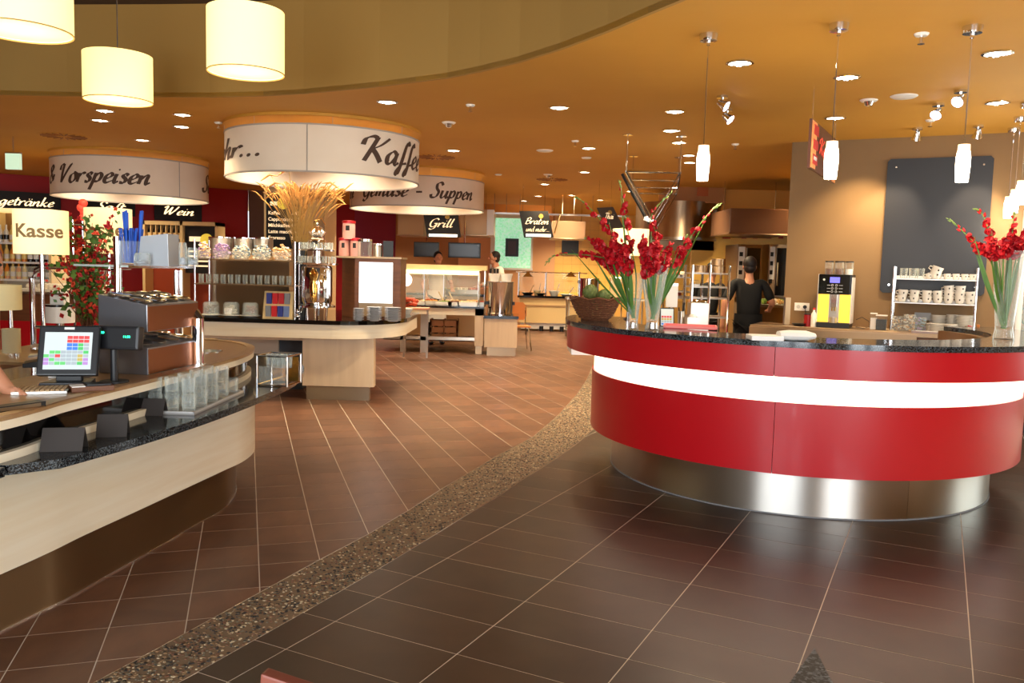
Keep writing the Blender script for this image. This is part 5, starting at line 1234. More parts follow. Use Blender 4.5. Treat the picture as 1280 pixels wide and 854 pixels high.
for px, py, w_, n, off, wh in ((1170, 415, 22, 8, .1, 'front left'), (1189, 416, 16, 8, .12, 'front middle'), (1172, 404, 20, 15, -.12, 'rear left'), (1190, 404, 14, 16, -.1, 'rear middle'), (1205, 404, 24, 16, -.06, 'rear right')):
    p = onshelf(px, 0, off); plates('side_plate', 'white side plate in the %s stack under the cup shelf' % wh, tuple(p), w_/2*p.y/F, n, 'side plates, %s stack' % wh, gap=.0115)
# brass tap / pot, tray, wooden holders at right
p = onshelf(1211, 0, .12); t = thing('brass_pot', 'small shiny brass milk pot at the right end under the cup shelf', 'pot', p, ra)
mb = MB(); mb.lathe([(0, 0), (.035, 0), (.045, .03), (.03, .07), (.034, .09), (0, .09)], 16); obj('body', mb, m_brass, t, smooth=True)
mb = MB(); mb.tube([(.03, 0, .08), (.08, 0, .07), (.07, 0, .02)], .005, 6); mb.tube([(-.03, 0, .04), (-.08, 0, .08)], .007, 6); obj('handle', mb, m_chrome, t)
c = onwt(1178, .52); t = thing('perforated_tray', 'grey-violet perforated tray lying in front of the plates', 'tray', (c.x, c.y, .95), ra)
mb = MB(); mb.box(-.28, -.08, 0, .28, .07, .02); obj('tray', mb, mat('violet_grey', (150, 136, 140), .35), t, bevel=.004)
mb = MB(); mb.box(-.24, -.03, .02, .2, -.01, .026); obj('bar', mb, m_white, t)
c = at(1232, 412, 7.6); t = thing('red_partition', 'low sloping red panel at the right inner end of the bar', 'panel', (c.x, 7.6, .86), radians(-50))
mb = MB(); mb.ext([(-.15, 0), (.3, 0), (.3, .06), (-.15, .24)], -.015, .015, Matrix.Rotation(pi/2, 4, 'X')); obj('panel', mb, m_redl, t, bevel=.004)
mb = MB(); mb.box(-.25, -.02, -.86, .3, .02, 0); obj('support', mb, m_wood, t)
c = at(1226, 424, 6.9); t = thing('wooden_holder', 'small orange wooden holder block beside the right vase', 'holder', (c.x, 6.9, .95), 0)
mb = MB(); mb.box(-.06, -.03, 0, .07, .03, .06); mb.box(.03, -.03, .06, .06, .03, .13); mb.box(-.03, .0, .06, -.015, .02, .2); obj('block', mb, m_orange, t, bevel=.003)

# ================================================================== COFFEE ISLAND
IZ = .90
isl = thing('coffee_island', 'island counter of pale maple with black top under the coffee drum sign', 'counter', (0, 0, 0))
ytop = 9.0
pts = [(-3.5, ytop+.05)] + [(-1.95, ytop)]
for k in range(13):
    a = -pi/2+k*(pi/2)/12; pts.append((-1.95+.72*cos(a), ytop+.9+.9*sin(a)))
pts += [(-1.23, 11.0), (-2.0, 11.2), (-3.5, 11.0)]
mb = MB(); mb.ext(pts, IZ-.045, IZ); obj('black_top', mb, m_blackg, isl, bevel=.006)
fr_ = offs(pts[:16], .03)
mb = strip(fr_, .03, IZ-.20, IZ-.045); obj('maple_fascia', mb, m_maple, isl, smooth=True)
xa_, xb_ = on(372, 499, 0).x, on(468, 499, 0).x
mb = MB(); mb.box(-2.32, 9.22, .155, -1.53, 9.36, IZ-.2); mb2 = obj('pedestal', mb, m_maple_v, isl)
mb = MB(); mb.box(-2.28, 9.24, 0, -1.58, 9.33, .155); obj('steel_plinth', mb, m_steel, isl)
mb = MB(); mb.box(-3.5, 9.9, 0, -2.78, 10.0, IZ-.2); obj('rear_panel', mb, mat('pale_grey_laminate', (196, 182, 162), .5), isl)
mb = MB(); mb.box(-2.78, 9.95, 0, -2.5, 10.3, IZ-.2); obj('painted_dark_gap', mb, mat('dark_blue_grey', (58, 64, 72), .5), isl)  # solid dark block, the shade of the open gap is in its colour
mb = MB(); mb.box(-3.5, 9.3, IZ-.25, -1.6, 10.9, IZ-.2); mb.box(-2.4, 10.6, 0, -2.2, 10.8, IZ-.2); obj('rear_support', mb, m_maple_v, isl)
Y0 = 9.15
def ip(px, Y=Y0, z=IZ): return Vector((at(px, 396, Y).x, Y, z))
def iz(py, px=400, Y=Y0): return at(px, py, Y).z-IZ
S0 = Y0/F
# shelf unit
t = thing('glass_shelf_unit', 'chrome and steel shelf unit with sweets and glass mugs on the coffee island', 'shelf', ip(243)); w = ip(368).x-ip(243).x
zA, zB, zT = iz(327), iz(358), iz(303)
for x in (0, .05, w-.03, w):
    mb = MB(); mb.tube([(x, .02 if x in (0, w) else .32, 0), (x, .02 if x in (0, w) else .32, zT)], .011, 10); obj('post', mb, m_chrome, t, smooth=True)
for z in (zA, zB): mb = MB(); mb.box(0, -.01, z-.012, w, .34, z); obj('shelf_board', mb, m_steelw, t)
mb = MB(); mb.box(.12, .345, .0, w-.15, .355, zA+.05); obj('steel_back', mb, m_steelw, t)
# sweets
for px, cs, lab, wd_ in ((255, [swm[0], swm[4], swm[2]], 'heap of cream and amber wrapped sweets in a glass, leftmost on the top shelf', 18), (278, [swm[2], swm[5], swm[2]], 'heap of violet wrapped sweets on the top shelf of the unit', 24), (302, [swm[3], swm[0], swm[0]], 'heap of white and blue wrapped sweets on the top shelf', 24), (327, [swm[0], swm[0], swm[3]], 'heap of bright white wrapped sweets on the top shelf', 25), (352, [swm[4], swm[0], swm[4]], 'heap of golden wrapped sweets at the right of the top shelf', 25)):
    p = ip(px, Y0+.14, IZ+zA); t = thing('sweet_bowl', lab, 'bowl', p); rr_ = wd_/2*S0
    mb = MB(); mb.lathe([(0, 0), (rr_*.7, 0), (rr_, .09), (rr_-.004, .09), (rr_*.7, .006)], 18); obj('glass_bowl', mb, m_glasst, t, smooth=True)
    mb = MB()
    for i in range(130):
        r_ = rr_*.85*sqrt(R.random()); a = R.uniform(0, 2*pi); mb.mi = R.randrange(3); mb.sph((r_*cos(a), r_*sin(a), .015+R.random()*(.17-.09*(r_/rr_)**2)), (.016, .011, .009), 5, 4)
    obj('wrapped_sweets', mb, cs, t)['kind'] = 'stuff'
# steel canisters behind
for px0, px1, py, lab in ((262, 291, 296, 'large steel canister behind the violet sweets'), (293, 318, 297, 'steel canister in the middle behind the sweets'), (317, 341, 297, 'steel canister on the right behind the sweets')):
    Yc_ = Y0+.5; a = at(px0, 396, Yc_).x; b = at(px1, 396, Yc_).x; t = thing('steel_canister', lab, 'canister', ((a+b)/2, Yc_, IZ)); hh = at(px0, py, Yc_).z-IZ
    mb = MB(); mb.lathe([(0, 0), ((b-a)/2, 0), ((b-a)/2, hh), ((b-a)/2-.006, hh), ((b-a)/2-.006, hh-.2), (0, hh-.2)], 24); obj('body', mb, m_steel, t, smooth=True)
    mb = MB(); mb.lathe([((b-a)/2+.003, hh-.012), ((b-a)/2+.003, hh), ((b-a)/2-.004, hh), ((b-a)/2-.004, hh-.012), ((b-a)/2+.003, hh-.012)], 24); obj('rim', mb, m_chrome, t, smooth=True)
# glass mugs
def mug(label, grp):
    t = thing('glass_mug', label, 'mug', (0, 0, 0), 0, grp)
    mb = MB(); mb.lathe([(0, 0), (.024, 0), (.027, .01), (.029, .1), (.026, .1), (.025, .014), (0, .01)], 14); obj('glass', mb, m_gl2, t, smooth=True)
    mb = MB(); mb.tube([(.02, -.025, .085), (.026, -.045, .08), (.026, -.045, .035), (.02, -.025, .025)], .005, 6); obj('handle', mb, m_gl2, t, smooth=True); return t
mg = mug('clear glass mug in the long row on the middle shelf of the island unit', 'glass mugs on the middle shelf'); f1 = True
for i in range(13):
    for y in (.05, .22):
        p = ip(252+i*9.1, Y0+y, IZ+zB+.001)
        o = mg if f1 else dup(mg, p)
        if f1: kids(mg)
        o.location = p; f1 = False
# cakes/cookie jars on plates
for i, (px, m_, lab) in enumerate(((264, m_food[4], 'jar of brown biscuits on a white plate, left under the glass mugs'), (289, m_food[3], 'jar of biscuits with a cream label on a white plate, middle under the glass mugs'), (313, mat('red_brown_cake', (150, 60, 36), .6), 'jar of reddish cakes on a white plate, right under the glass mugs'))):
    p = ip(px, Y0+.08); pl1 = thing('cake_plate', 'white oval plate under the '+lab.split(' on ')[0], 'plate', p)
    mb = MB(); mb.lathe([(0, 0), (.06, 0), (.115, .02), (.115, .024), (.06, .006), (0, .006)], 24); obj('plate', mb, m_cer, pl1, smooth=True)
    t = thing('biscuit_jar', lab, 'jar', (p.x, p.y, IZ+.022))
    mb = MB(); mb.lathe([(0, 0), (.085, 0), (.09, .01), (.085, .12), (.07, .14), (.068, .135), (.083, .01), (0, .008)], 20); obj('glass', mb, m_glasst, t, smooth=True)
    mb = MB()
    for k in range(26): a = R.uniform(0, 2*pi); r_ = R.uniform(.0, .06); mb.sph((r_*cos(a), r_*sin(a), .02+R.random()*.08), (.022, .02, .012), 7, 5)
    obj('biscuits', mb, m_, t)['kind'] = 'stuff'
    if i == 1: mb = MB(); mb.arc((0, 0), .0855, .0875, -2.2, -1.2, .01, .08, 8); obj('label', mb, m_paper, t)
# tea sachet display
p = ip(328); t = thing('tea_display', 'beige tea sachet display with blue, red and grey packs', 'display', p); w = ip(365).x-p.x; hh = iz(366)
mb = MB(); mb.ext([(0, 0), (.14, 0), (.14, hh), (.08, hh)], 0, w, Matrix(((0, 0, 1, 0), (1, 0, 0, 0), (0, 1, 0, 0), (0, 0, 0, 1)))); obj('case', mb, m_cream, t, bevel=.004)
pc = [mat('sachet_grey', (130, 132, 140), .5), mat('sachet_red', (200, 30, 40), .5), mat('sachet_blue', (50, 60, 140), .5), mat('sachet_light_blue', (110, 130, 180), .5), mat('sachet_red_b', (190, 36, 46), .5)]
for j in range(2):
    for i in range(4):
        mb = MB(); x = .03+i*(w-.06)/4; z = .02+j*hh*.47; y = .08*z/hh
        mb.box(x+.004, y-.01, z, x+(w-.06)/4-.004, y+.02, z+hh*.4); obj('sachet_pack', mb, pc[(i+j*2) % 5 if i != 1 else 1], t)
# vase with dried wheat
p = ip(375, Y0+.42); t = thing('black_tall_vase', 'tall black vase holding the dried grass bunch behind the samovar', 'vase', p)
hv = iz(303, 375, Y0+.42)
mb = MB(); mb.lathe([(0, 0), (.075, 0), (.07, hv*.5), (.085, hv), (.078, hv), (.065, hv*.5), (0, .02)], 20); obj('vase', mb, m_black, t, smooth=True)
gp = thing('dried_grass_bunch', 'large sheaf of dried golden grass fanning out in the tall black vase', 'dried grass', (p.x, p.y, IZ+hv-.3))
stp, hd = MB(), MB()
for i in range(150):
    tx = 380+R.gauss(0, 21); ty = 246+abs(R.gauss(0, 16))-10; 
    dyy = R.uniform(-.14, .14); tip = at(tx, ty, p.y+dyy)-gp.location; b0 = Vector((R.uniform(-.04, .04), R.uniform(-.04, .04), 0)); mid = b0.lerp(tip, .5)+Vector((-(tip.x)*.22, 0, .02)); 
    stp.tube([b0, mid, tip], [.003, .0025, .0015], 4)
    d = (tip-mid).normalized(); o2 = Vector((math.copysign(1, tip.x), R.uniform(-.4, .4), -.15))*R.uniform(.01, .05)
    hd.tube([tip-d*.05, tip, tip+d*.07+o2*.5, tip+d*.1+o2*1.3], [.004, .009, .008, .002], 5)
for tx, ty in ((425, 246), (428, 251), (330, 222), (337, 232), (352, 215), (420, 232), (415, 240), (335, 245)):
    tip = at(tx, ty, p.y)-gp.location; mid = tip*.5+Vector((-tip.x*.2, 0, .05)); stp.tube([(0, 0, 0), mid, tip-Vector((math.copysign(.08, tip.x), 0, -.03))], .003, 4)
    hd.tube([tip-Vector((math.copysign(.16, tip.x), 0, -.02)), tip-Vector((math.copysign(.06, tip.x), 0, -.03)), tip+Vector((0, 0, -.01)), tip+Vector((math.copysign(.04, tip.x), 0, -.04))], [.003, .011, .01, .003], 6)
obj('stalks', stp, m_straw, gp)['kind'] = 'stuff'; obj('ears', hd, m_wheat, gp, smooth=True)['kind'] = 'stuff'
# samovar
p = ip(396, Y0+.12); t = thing('samovar', 'tall polished chrome and brass samovar urn with a ring of glasses', 'samovar', p); q = lambda py: iz(py, 396, Y0+.12)
r_ = 19*S0
mb = MB()
for k in range(4): a = k*pi/2+.4; mb.tube([(.1*cos(a), .1*sin(a), 0), (.11*cos(a), .11*sin(a), q(384))], .014, 8)
obj('feet', mb, m_chrome, t, smooth=True)
mb = MB(); mb.lathe([(0, q(384)), (.2, q(384)), (.2, q(382)), (r_*.9, q(380)), (r_, q(376)), (r_, q(335)), (r_*.9, q(332)), (0, q(331))], 32); obj('boiler', mb, m_chrome, t, smooth=True)
mb = MB(); mb.lathe([(0, q(331)), (.225, q(331)), (.235, q(329)), (0, q(329))], 32); mb.lathe([(.05, q(329)), (.05, q(314)), (.19, q(314)), (.195, q(312)), (0, q(312))], 32); obj('gallery_tray', mb, m_chrome, t, smooth=True)
mb = MB(); mb.lathe([(0, q(312)), (.1, q(312)), (.1, q(302)), (.06, q(296)), (.09, q(292)), (.1, q(290)), (.05, q(284)), (.02, q(282)), (0, q(281))], 24); mb.lathe([(.012, 0), (.02, .012), (.012, .024), (0, .028)], 10, (0, 0, q(281))); obj('crown', mb, m_chrome, t, smooth=True)
mb = MB(); mb.tube([(-.05, 0, q(290)), (-.03, 0, q(276)), (.05, 0, q(273)), (.09, 0, q(281))], .006, 6); obj('crown_handle', mb, m_brass, t, smooth=True)
mb = MB(); mb.lathe([(.0, q(378)), (.035, q(376)), (.05, q(360)), (.03, q(352)), (.055, q(342)), (.02, q(336)), (0, q(336))], 14, (0, -r_*.95, 0)); obj('brass_ornament', mb, m_brass, t, smooth=True)
mb = MB(); mb.tube([(0, -r_, q(370)), (0, -r_-.08, q(371)), (0, -r_-.09, q(376))], .012, 8); mb.tube([(-.04, -r_-.06, q(366)), (.04, -r_-.06, q(366))], .007, 6); obj('tap', mb, m_chrome, t, smooth=True)
for s_ in (-1, 1): mb = MB(); mb.lathe([(0, q(372)), (.02, q(372)), (.02, q(338)), (0, q(338))], 10, (s_*r_*.8, -r_*.5, 0)); obj('side_column', mb, m_chrome, t, smooth=True)
tg = tumbler('tea_glass', 'small tea glass on the galleries of the samovar', .028, .075, 'tea glasses on the samovar', m_gl2); f1 = True
for rr_, zz, n in ((.185, q(329), 14), (.15, q(312), 11)):
    for k in range(n):
        a = 2*pi*k/n; o = tg if f1 else dup(tg, (0, 0, 0)); o.location = (p.x+rr_*cos(a), p.y+rr_*sin(a), IZ+zz+.001); f1 = False
p2 = ip(372, Y0+.02); t = thing('silver_figure', 'small curled silver figure left of the samovar', 'figurine', p2)
mb = MB(); mb.sph((0, 0, .03), (.03, .03, .03), 10, 8); mb.sph((.0, 0, .08), (.022, .022, .03), 10, 8); mb.tube([(.02, 0, .1), (.05, 0, .12), (.04, 0, .07)], .008, 6); obj('figure', mb, m_chrome, t, smooth=True)
# cabinet with lit white front
p = Vector((at(443, 396, 9.5).x, 9.5, IZ)); t = thing('coffee_cabinet', 'brown wooden cabinet with a glowing white front panel on the island', 'cabinet', p)
w = at(500, 396, 9.5).x-p.x; hh = at(460, 323, 9.5).z-IZ; wl_ = p.x-at(425, 396, 9.9).x
mb = MB(); mb.ext([(0, 0), (w, 0), (w, .5), (-wl_, .5)], 0, hh); obj('carcass', mb, m_wood, t, bevel=.004)
mb = MB(); mb.box(w*.1, -.012, .03, w*.84, 0, hh-.05); fr2 = obj('front_frame', mb, m_steelw, t)
a = (at(449, 330, 9.48).x-p.x, at(491, 330, 9.48).x-p.x, at(470, 379, 9.48).z-IZ, at(470, 328, 9.48).z-IZ)
mb = MB(); mb.box(a[0], -.02, a[2], a[1], -.012, a[3]); obj('lit_panel', mb, mat('lit_white_panel', (240, 244, 248), .3, emit=.6, ecol=(225, 236, 250)), t)
mb = MB(); mb.box(-wl_-.01, -.01, hh, w+.01, .52, hh+.02); obj('steel_top', mb, m_steelw, t)
cab_top = IZ+hh+.02
for px, Y, y1, y0, r_, lab, red_ in ((430, 9.9, 322, 299, 6.5, 'jar with red lid, left one of the two lower', 1), (444, 9.9, 322, 299, 6.5, 'jar with red lid, right one of the two lower', 1), (436, 9.9, 299, 276, 8, 'red-topped jar perched on the two lower ones', 1), (456, 9.8, 322, 300, 9, 'wide clear glass jar on the brown cabinet', 0), (472, 9.8, 322, 305, 6, 'small steel tin on the brown cabinet', 2)):
    base = cab_top if y1 > 310 else at(px, y1, Y).z
    c = at(px, y1, Y); hh_ = (y1-y0)*Y/F; rr_ = r_*Y/F; t = thing('storage_jar' if red_ != 2 else 'steel_tin', lab, 'jar' if red_ != 2 else 'tin', (c.x, Y, base))
    mb = MB(); mb.lathe([(0, 0), (rr_, 0), (rr_, hh_*.8), (rr_*.9, hh_*.85), (0, hh_*.85)], 18); obj('body', mb, m_gl2 if red_ == 0 else (m_steel if red_ == 2 else mat('pinkish_glass', (206, 150, 140), .2)), t, smooth=True)
    mb = MB(); mb.lathe([(0, hh_*.85), (rr_*1.05, hh_*.85), (rr_*1.05, hh_*.97), (rr_*.6, hh_), (0, hh_)], 18); obj('lid', mb, m_redl if red_ == 1 else m_chrome, t, smooth=True)
    if red_ == 1: mb = MB(); mb.box(-rr_*.3, -rr_*1.02, hh_*.45, rr_*.3, -rr_*.98, hh_*.72); obj('label', mb, m_board, t)
t = thing('black_screen', 'small black tablet screen leaning at the right on the brown cabinet', 'screen', (at(485, 322, 9.8).x, 9.8, cab_top))
mb = MB(); mb.box(-.06, 0, 0, .06, .012, .19); obj('screen', mb, m_black, t, bevel=.003)
mb = MB(); mb.box(-.02, .012, 0, .02, .08, .01); obj('foot', mb, m_black, t)
mg_ = mat('grey_plate', (168, 170, 174), .3)
for px, n, wh, dy, w_ in ((448, 8, 'left', 0, 14), (468, 9, 'middle', .02, 19), (491, 9, 'right', .03, 21)):
    p = ip(px, 9.12+dy); plates('grey_plate', 'grey saucer in the %s stack in front of the brown cabinet' % wh, tuple(p), w_/2*S0, n, 'grey saucers, %s stack' % wh, mg_, .017)
# bowl at island right rear (white)
t = thing('white_bowl', 'white bowl on the right rear of the island', 'bowl', (at(508, 391, 10.6).x, 10.6, IZ))
mb = MB(); mb.lathe([(0, 0), (.04, 0), (.09, .07), (.085, .07), (.035, .008), (0, .008)], 20); obj('bowl', mb, m_cer, t, smooth=True)
# menu board on the column
a = at(333, 310, 12.36); b = at(383, 241, 12.36); t = thing('menu_board', 'tall black chalk menu board listing coffees on the sand column', 'menu board', (a.x, 12.37, a.z))
w, hh = b.x-a.x, b.z-a.z
mb = MB(); mb.box(0, -.02, 0, w, .02, hh); obj('board', mb, m_board, t)
mb = MB(); mb.box(-.03, -.03, 0, 0, .02, hh+.02); mb.box(-.03, -.03, hh, w, .02, hh+.03); obj('frame', mb, m_cream, t)
for i, (tx, pr_) in enumerate((('Kaffee', '1.45'), ('Cappuccino', '1.95'), ('Milchkaffee', '1.95'), ('Latte macchiato', '2.25'), ('Espresso', '1.45'))):
    font_text(t, tx, TR(.03, -.022, hh*(.6-i*.11)), .07, m_chalk, 'lettering', bold=.001); font_text(t, pr_, TR(w*.62, -.022, hh*(.6-i*.11)), .07, m_chalk, 'lettering', bold=.001)
mb = MB(); mb.cyl((0, 0, 0), .085, .006, 24, T=TR(w*.42, -.02, hh*.8) @ Matrix.Rotation(pi/2, 4, 'X')); obj('yellow_roundel', mb, m_yellow, t)
mb = MB(); mb.box(.06, -.024, hh*.76, .2, -.02, hh*.83); obj('white_mark', mb, m_chalk, t)
# taller brown-grey strip of column with little roundel
mb = MB(); x_ = at(374, 300, 12.35).x; mb.box(x_, 12.34, 0, at(405, 300, 12.35).x, 12.399, CZ); o = struct('column_2', mb, mat('grey_brown_strip', (150, 118, 92), .6))
t = thing('wall_roundel', 'small yellow roundel on the column above the dried grass', 'emblem', (at(390, 231, 12.3).x, 12.33, at(390, 231, 12.3).z))
mb = MB(); mb.cyl((0, 0, 0), .07, .01, 24, T=Matrix.Rotation(pi/2, 4, 'X')); obj('disc', mb, m_yellow, t)

# ================================================================== GRILL TABLE AND SOUP STATION
GY = 14.5; SG = GY/F
def gp_(px, py, Y=GY): return at(px, py, Y)
t = thing('grill_buffet', 'pale buffet table with black top under the grill sign', 'table', (0, 0, 0)); zt_ = gp_(560, 383).z
xl, xr, xm = gp_(478, 400).x, gp_(605, 400).x, gp_(535, 400).x
mb = MB(); mb.box(xl, GY, zt_-.03, xr, GY+1.3, zt_); obj('black_top', mb, m_blackg, t)
mb = MB(); mb.box(xl, GY+.03, zt_-.15, xr-.01, GY+.09, zt_-.03); obj('apron', mb, m_maple, t)
zl = gp_(600, 433).z
for x, y in ((xr-.16, GY+.03), (xr-.16, GY+1.1)): mb = MB(); mb.box(x, y, zl, x+.15, y+.15, zt_-.03); lg = obj('leg', mb, m_maple_v, t); mb = MB(); mb.box(x+.02, y+.02, 0, x+.13, y+.13, zl); obj('steel_foot', mb, m_steelw, lg)
for x, y in ((xm-.14, GY+.1), (xl+.3, GY+.1)): mb = MB(); mb.box(x, y, 0, x+.1, y+.1, zt_-.03); obj('leg', mb, m_steel, t)
mb = MB(); mb.box(xl, GY+.1, gp_(560, 427).z, xr-.16, GY+.16, gp_(560, 422).z); mb.box(xl, GY+.1, gp_(560, 427).z, xr-.16, GY+1.1, gp_(560, 427).z+.015); obj('steel_shelf_rail', mb, m_steel, t)
# crate
t = thing('wooden_crate', 'wooden bottle crate standing on the lower shelf of the grill table', 'crate', (gp_(537, 419, GY+.3).x, GY+.3, gp_(537, 427).z+.015)); w = 36*SG; hh = 26*SG
mb = MB()
for z in (0, hh*.33, hh*.66):
    for y in (0, .3): mb = MB(); mb.box(0, y, z, w, y+.02, z+hh*.28); obj('slat', mb, m_crate, t)
mb = MB(); mb.box(0, 0, 0, .03, .32, hh); mb.box(w-.03, 0, 0, w, .32, hh); mb.box(w*.48, .0, 0, w*.52, .32, hh); obj('end_boards', mb, m_crate, t)
for i in range(3): mb = MB(); mb.lathe([(0, .02), (.035, .02), (.035, .2), (.012, .28), (.012, .33), (0, .33)], 10, (w*.2+i*w*.28, .15, 0)); obj('bottle', mb, m_board, t, smooth=True)
# glass gantry
t = thing('glass_gantry', 'long glass sneeze guard with lit rail over the grill buffet', 'gantry', (0, 0, zt_))
xl2, xr2 = gp_(497, 335).x, gp_(608, 335).x; zz = lambda py: gp_(550, py).z-zt_
mb = MB(); mb.box(xl2, GY+.1, zz(337), xr2, GY+.6, zz(331)); obj('steel_canopy', mb, m_cream, t)
mb = MB(); mb.box(xl2, GY+.08, zz(343), xr2-.15, GY+.14, zz(338)); obj('lit_rail', mb, mat('lit_warm_rail', (255, 236, 190), .4, emit=1.5, ecol=(255, 226, 170)), t)
mb = MB(); mb.box(xl2, GY+.14, zz(337)-.005, xr2-.1, GY+.5, zz(337)); obj('heat_glow', mb, mat('heat_panel', (255, 220, 160), .4, emit=1.2, ecol=(255, 214, 150)), t)
for px in (529, 554, 598, 606): mb = MB(); x = gp_(px, 350).x; mb.tube([(x, GY+.3, 0), (x, GY+.3, zz(333))], .018, 8); obj('post', mb, m_chrome, t, smooth=True)
mb = MB(); mb.quad((xl2, GY+.05, .12), (xr2-.1, GY+.05, .12), (xr2-.1, GY+.12, zz(343)), (xl2, GY+.12, zz(343))); obj('glass', mb, m_glasst, t)
t = thing('globe_lamp', 'glowing white globe lamp at the left end of the grill buffet', 'lamp', (gp_(507, 350, 13.6).x, 13.6, zt_))
c_ = gp_(507, 350, 13.6)
mb = MB(); mb.sph((0, 0, c_.z-zt_), 8*13.6/F, 20, 14); obj('globe', mb, mat('glowing_globe', (255, 250, 235), .4, emit=2.2, ecol=(255, 244, 220)), t, smooth=True)
mb = MB(); mb.tube([(0, 0, -.2), (0, 0, c_.z-zt_-.1)], .015, 8); mb.cyl((0, 0, 0), .08, .02, 14); obj('stand', mb, m_chrome, t)
foods = []
for i, (px, w_, y, m_) in enumerate(((520, 20, .2, 3), (536, 18, .35, 0), (553, 22, .2, 1), (572, 18, .45, 0), (584, 26, .2, 3), (600, 12, .4, 2), (566, 14, .2, 4), (530, 18, .75, 2), (560, 20, .8, 3), (588, 20, .8, 0))):
    x = gp_(px, 380).x; w = w_*SG/2; t = thing('food_tray', 'white serving tray of food on the grill buffet, %s from the left' % ORD[i], 'tray', (x, GY+y+.1, zt_))
    mb = MB(); mb.ext([(-w*.85, -.1), (w*.85, -.1), (w*.85, .1), (-w*.85, .1)], 0, .01); mb.box(-w, -.12, .01, w, -.105, .07); mb.box(-w, .105, .01, w, .12, .07); mb.box(-w, -.12, .01, -w+.012, .12, .07); mb.box(w-.012, -.12, .01, w, .12, .07); obj('dish', mb, m_cer, t)
    mb = MB()
    for k in range(24): mb.sph((R.uniform(-w*.8, w*.8), R.uniform(-.09, .09), R.uniform(.05, .075)), (.03, .025, .018), 6, 4)
    obj('food', mb, m_food[m_], t)['kind'] = 'stuff'
    if i in (2, 6): mb = MB(); mb.tube([(0, 0, .06), (-.1, .05, .24)], .012, 6); obj('wooden_spoon', mb, m_cream, t)
# trolley side with pink board at left of grill table
t = thing('pastry_tray', 'salmon-pink board with pastries at the left end of the grill buffet', 'tray', (gp_(520, 386, 13.4).x, 13.4, gp_(520, 387, 13.4).z))
mb = MB(); mb.box(-.2, -.1, 0, .2, .25, .03); obj('board', mb, mat('salmon_board', (232, 170, 140), .5), t, bevel=.006)
mb = MB()
for k in range(14): mb.sph((R.uniform(-.18, -.02), R.uniform(0, .2), .05+R.uniform(0, .12)), (.045, .04, .03), 7, 5)
obj('bread', mb, m_food[2], t)['kind'] = 'stuff'
mb = MB(); mb.box(-.2, .0, -.78, -.17, .03, 0); mb.box(.17, 0, -.78, .2, .03, 0); obj('leg', mb, m_steel, t)
# soup station
t = thing('soup_cabinet', 'pale maple cabinet with black top carrying the soup pot', 'cabinet', (gp_(605, 443, 14.4).x, 14.3, 0)); w = gp_(646, 443, 14.3).x-gp_(605, 443, 14.3).x
zc = at(625, 395, 14.3).z
mb = MB(); mb.box(0, 0, .15, w, .9, zc-.05); obj('body', mb, m_maple_v, t)
mb = MB(); mb.box(-.02, -.02, zc-.05, w+.02, .92, zc); obj('black_top', mb, m_blackg, t)
mb = MB(); mb.box(.05, .04, 0, w-.02, .86, .15); obj('plinth', mb, m_steelw, t)
c = at(625, 394, 14.3); t = thing('soup_pot', 'tall polished steel soup pot on the maple cabinet', 'pot', (c.x, 14.65, zc)); rp_ = 15.5*14.65/F; hp = at(625, 352, 14.65).z-zc
mb = MB(); mb.lathe([(0, 0), (rp_*1.05, 0), (rp_*1.05, .03), (rp_, .04), (rp_, hp*.95), (rp_*1.04, hp*.97), (rp_*1.04, hp), (0, hp)], 32); obj('body', mb, m_chrome, t, smooth=True)
mb = MB(); mb.box(-rp_*1.3, -.03, hp*.3, -rp_, .03, hp*.4); mb.box(rp_, -.03, hp*.3, rp_*1.15, .03, hp*.4); obj('handle', mb, m_black, t)
for px, lab in ((618, 'white soup bowl, left one on the steel pot'), (633, 'white soup bowl, right one on the steel pot')):
    q_ = at(px, 352, 14.6); t = thing('soup_bowl', lab, 'bowl', (q_.x, 14.6, zc+hp)); rr_ = 8*14.6/F
    mb = MB(); mb.lathe([(0, 0), (rr_*.7, 0), (rr_, .14), (rr_*.95, .14), (rr_*.65, .01), (0, .01)], 24); obj('bowl', mb, m_cer, t, smooth=True)
for px, wh in ((613, 'left'), (618, 'middle'), (622, 'right')):
    q_ = at(px, 345, 15.0); t = thing('sauce_bottle', 'small dark-capped sauce bottle behind the soup bowls, %s of three' % wh, 'bottle', (q_.x, 15.05, zc))
    b_ = q_.z-zc-.15
    mb = MB(); mb.lathe([(0, 0), (.035, 0), (.035, b_+.1), (.02, b_+.18), (0, b_+.18)], 10); obj('bottle', mb, m_cream, t, smooth=True)
    mb = MB(); mb.cyl((0, 0, b_+.18), .02, .1, 10); obj('cap', mb, m_board, t)
# chair
t = thing('wooden_chair', 'orange plywood chair beside the soup cabinet', 'chair', (at(648, 437, 15.5).x, 15.5, 0), radians(10))
mb = MB(); mb.box(-.19, -.2, .43, .19, .2, .455); obj('seat', mb, m_orange, t, bevel=.005)
mb = MB(); mb.ext([(-.12, .55), (.12, .55), (.17, .62), (.17, .8), (.1, .88), (-.1, .88), (-.17, .8), (-.17, .62)], .18, .195, Matrix.Rotation(pi/2, 4, 'X') @ TR(0, 0, -.38)); obj('backrest', mb, m_orange, t)
for x, y in ((-.17, -.17), (.17, -.17), (-.17, .17), (.17, .17)): mb = MB(); mb.tube([(x*.9, y*.9, .43), (x*1.2, y*1.2, 0)], .012, 6); obj('leg', mb, m_chrome, t)
mb = MB(); mb.tube([(-.15, .19, .43), (-.15, .19, .8)], .01, 6); mb.tube([(.15, .19, .43), (.15, .19, .8)], .01, 6); obj('back_post', mb, m_chrome, t)

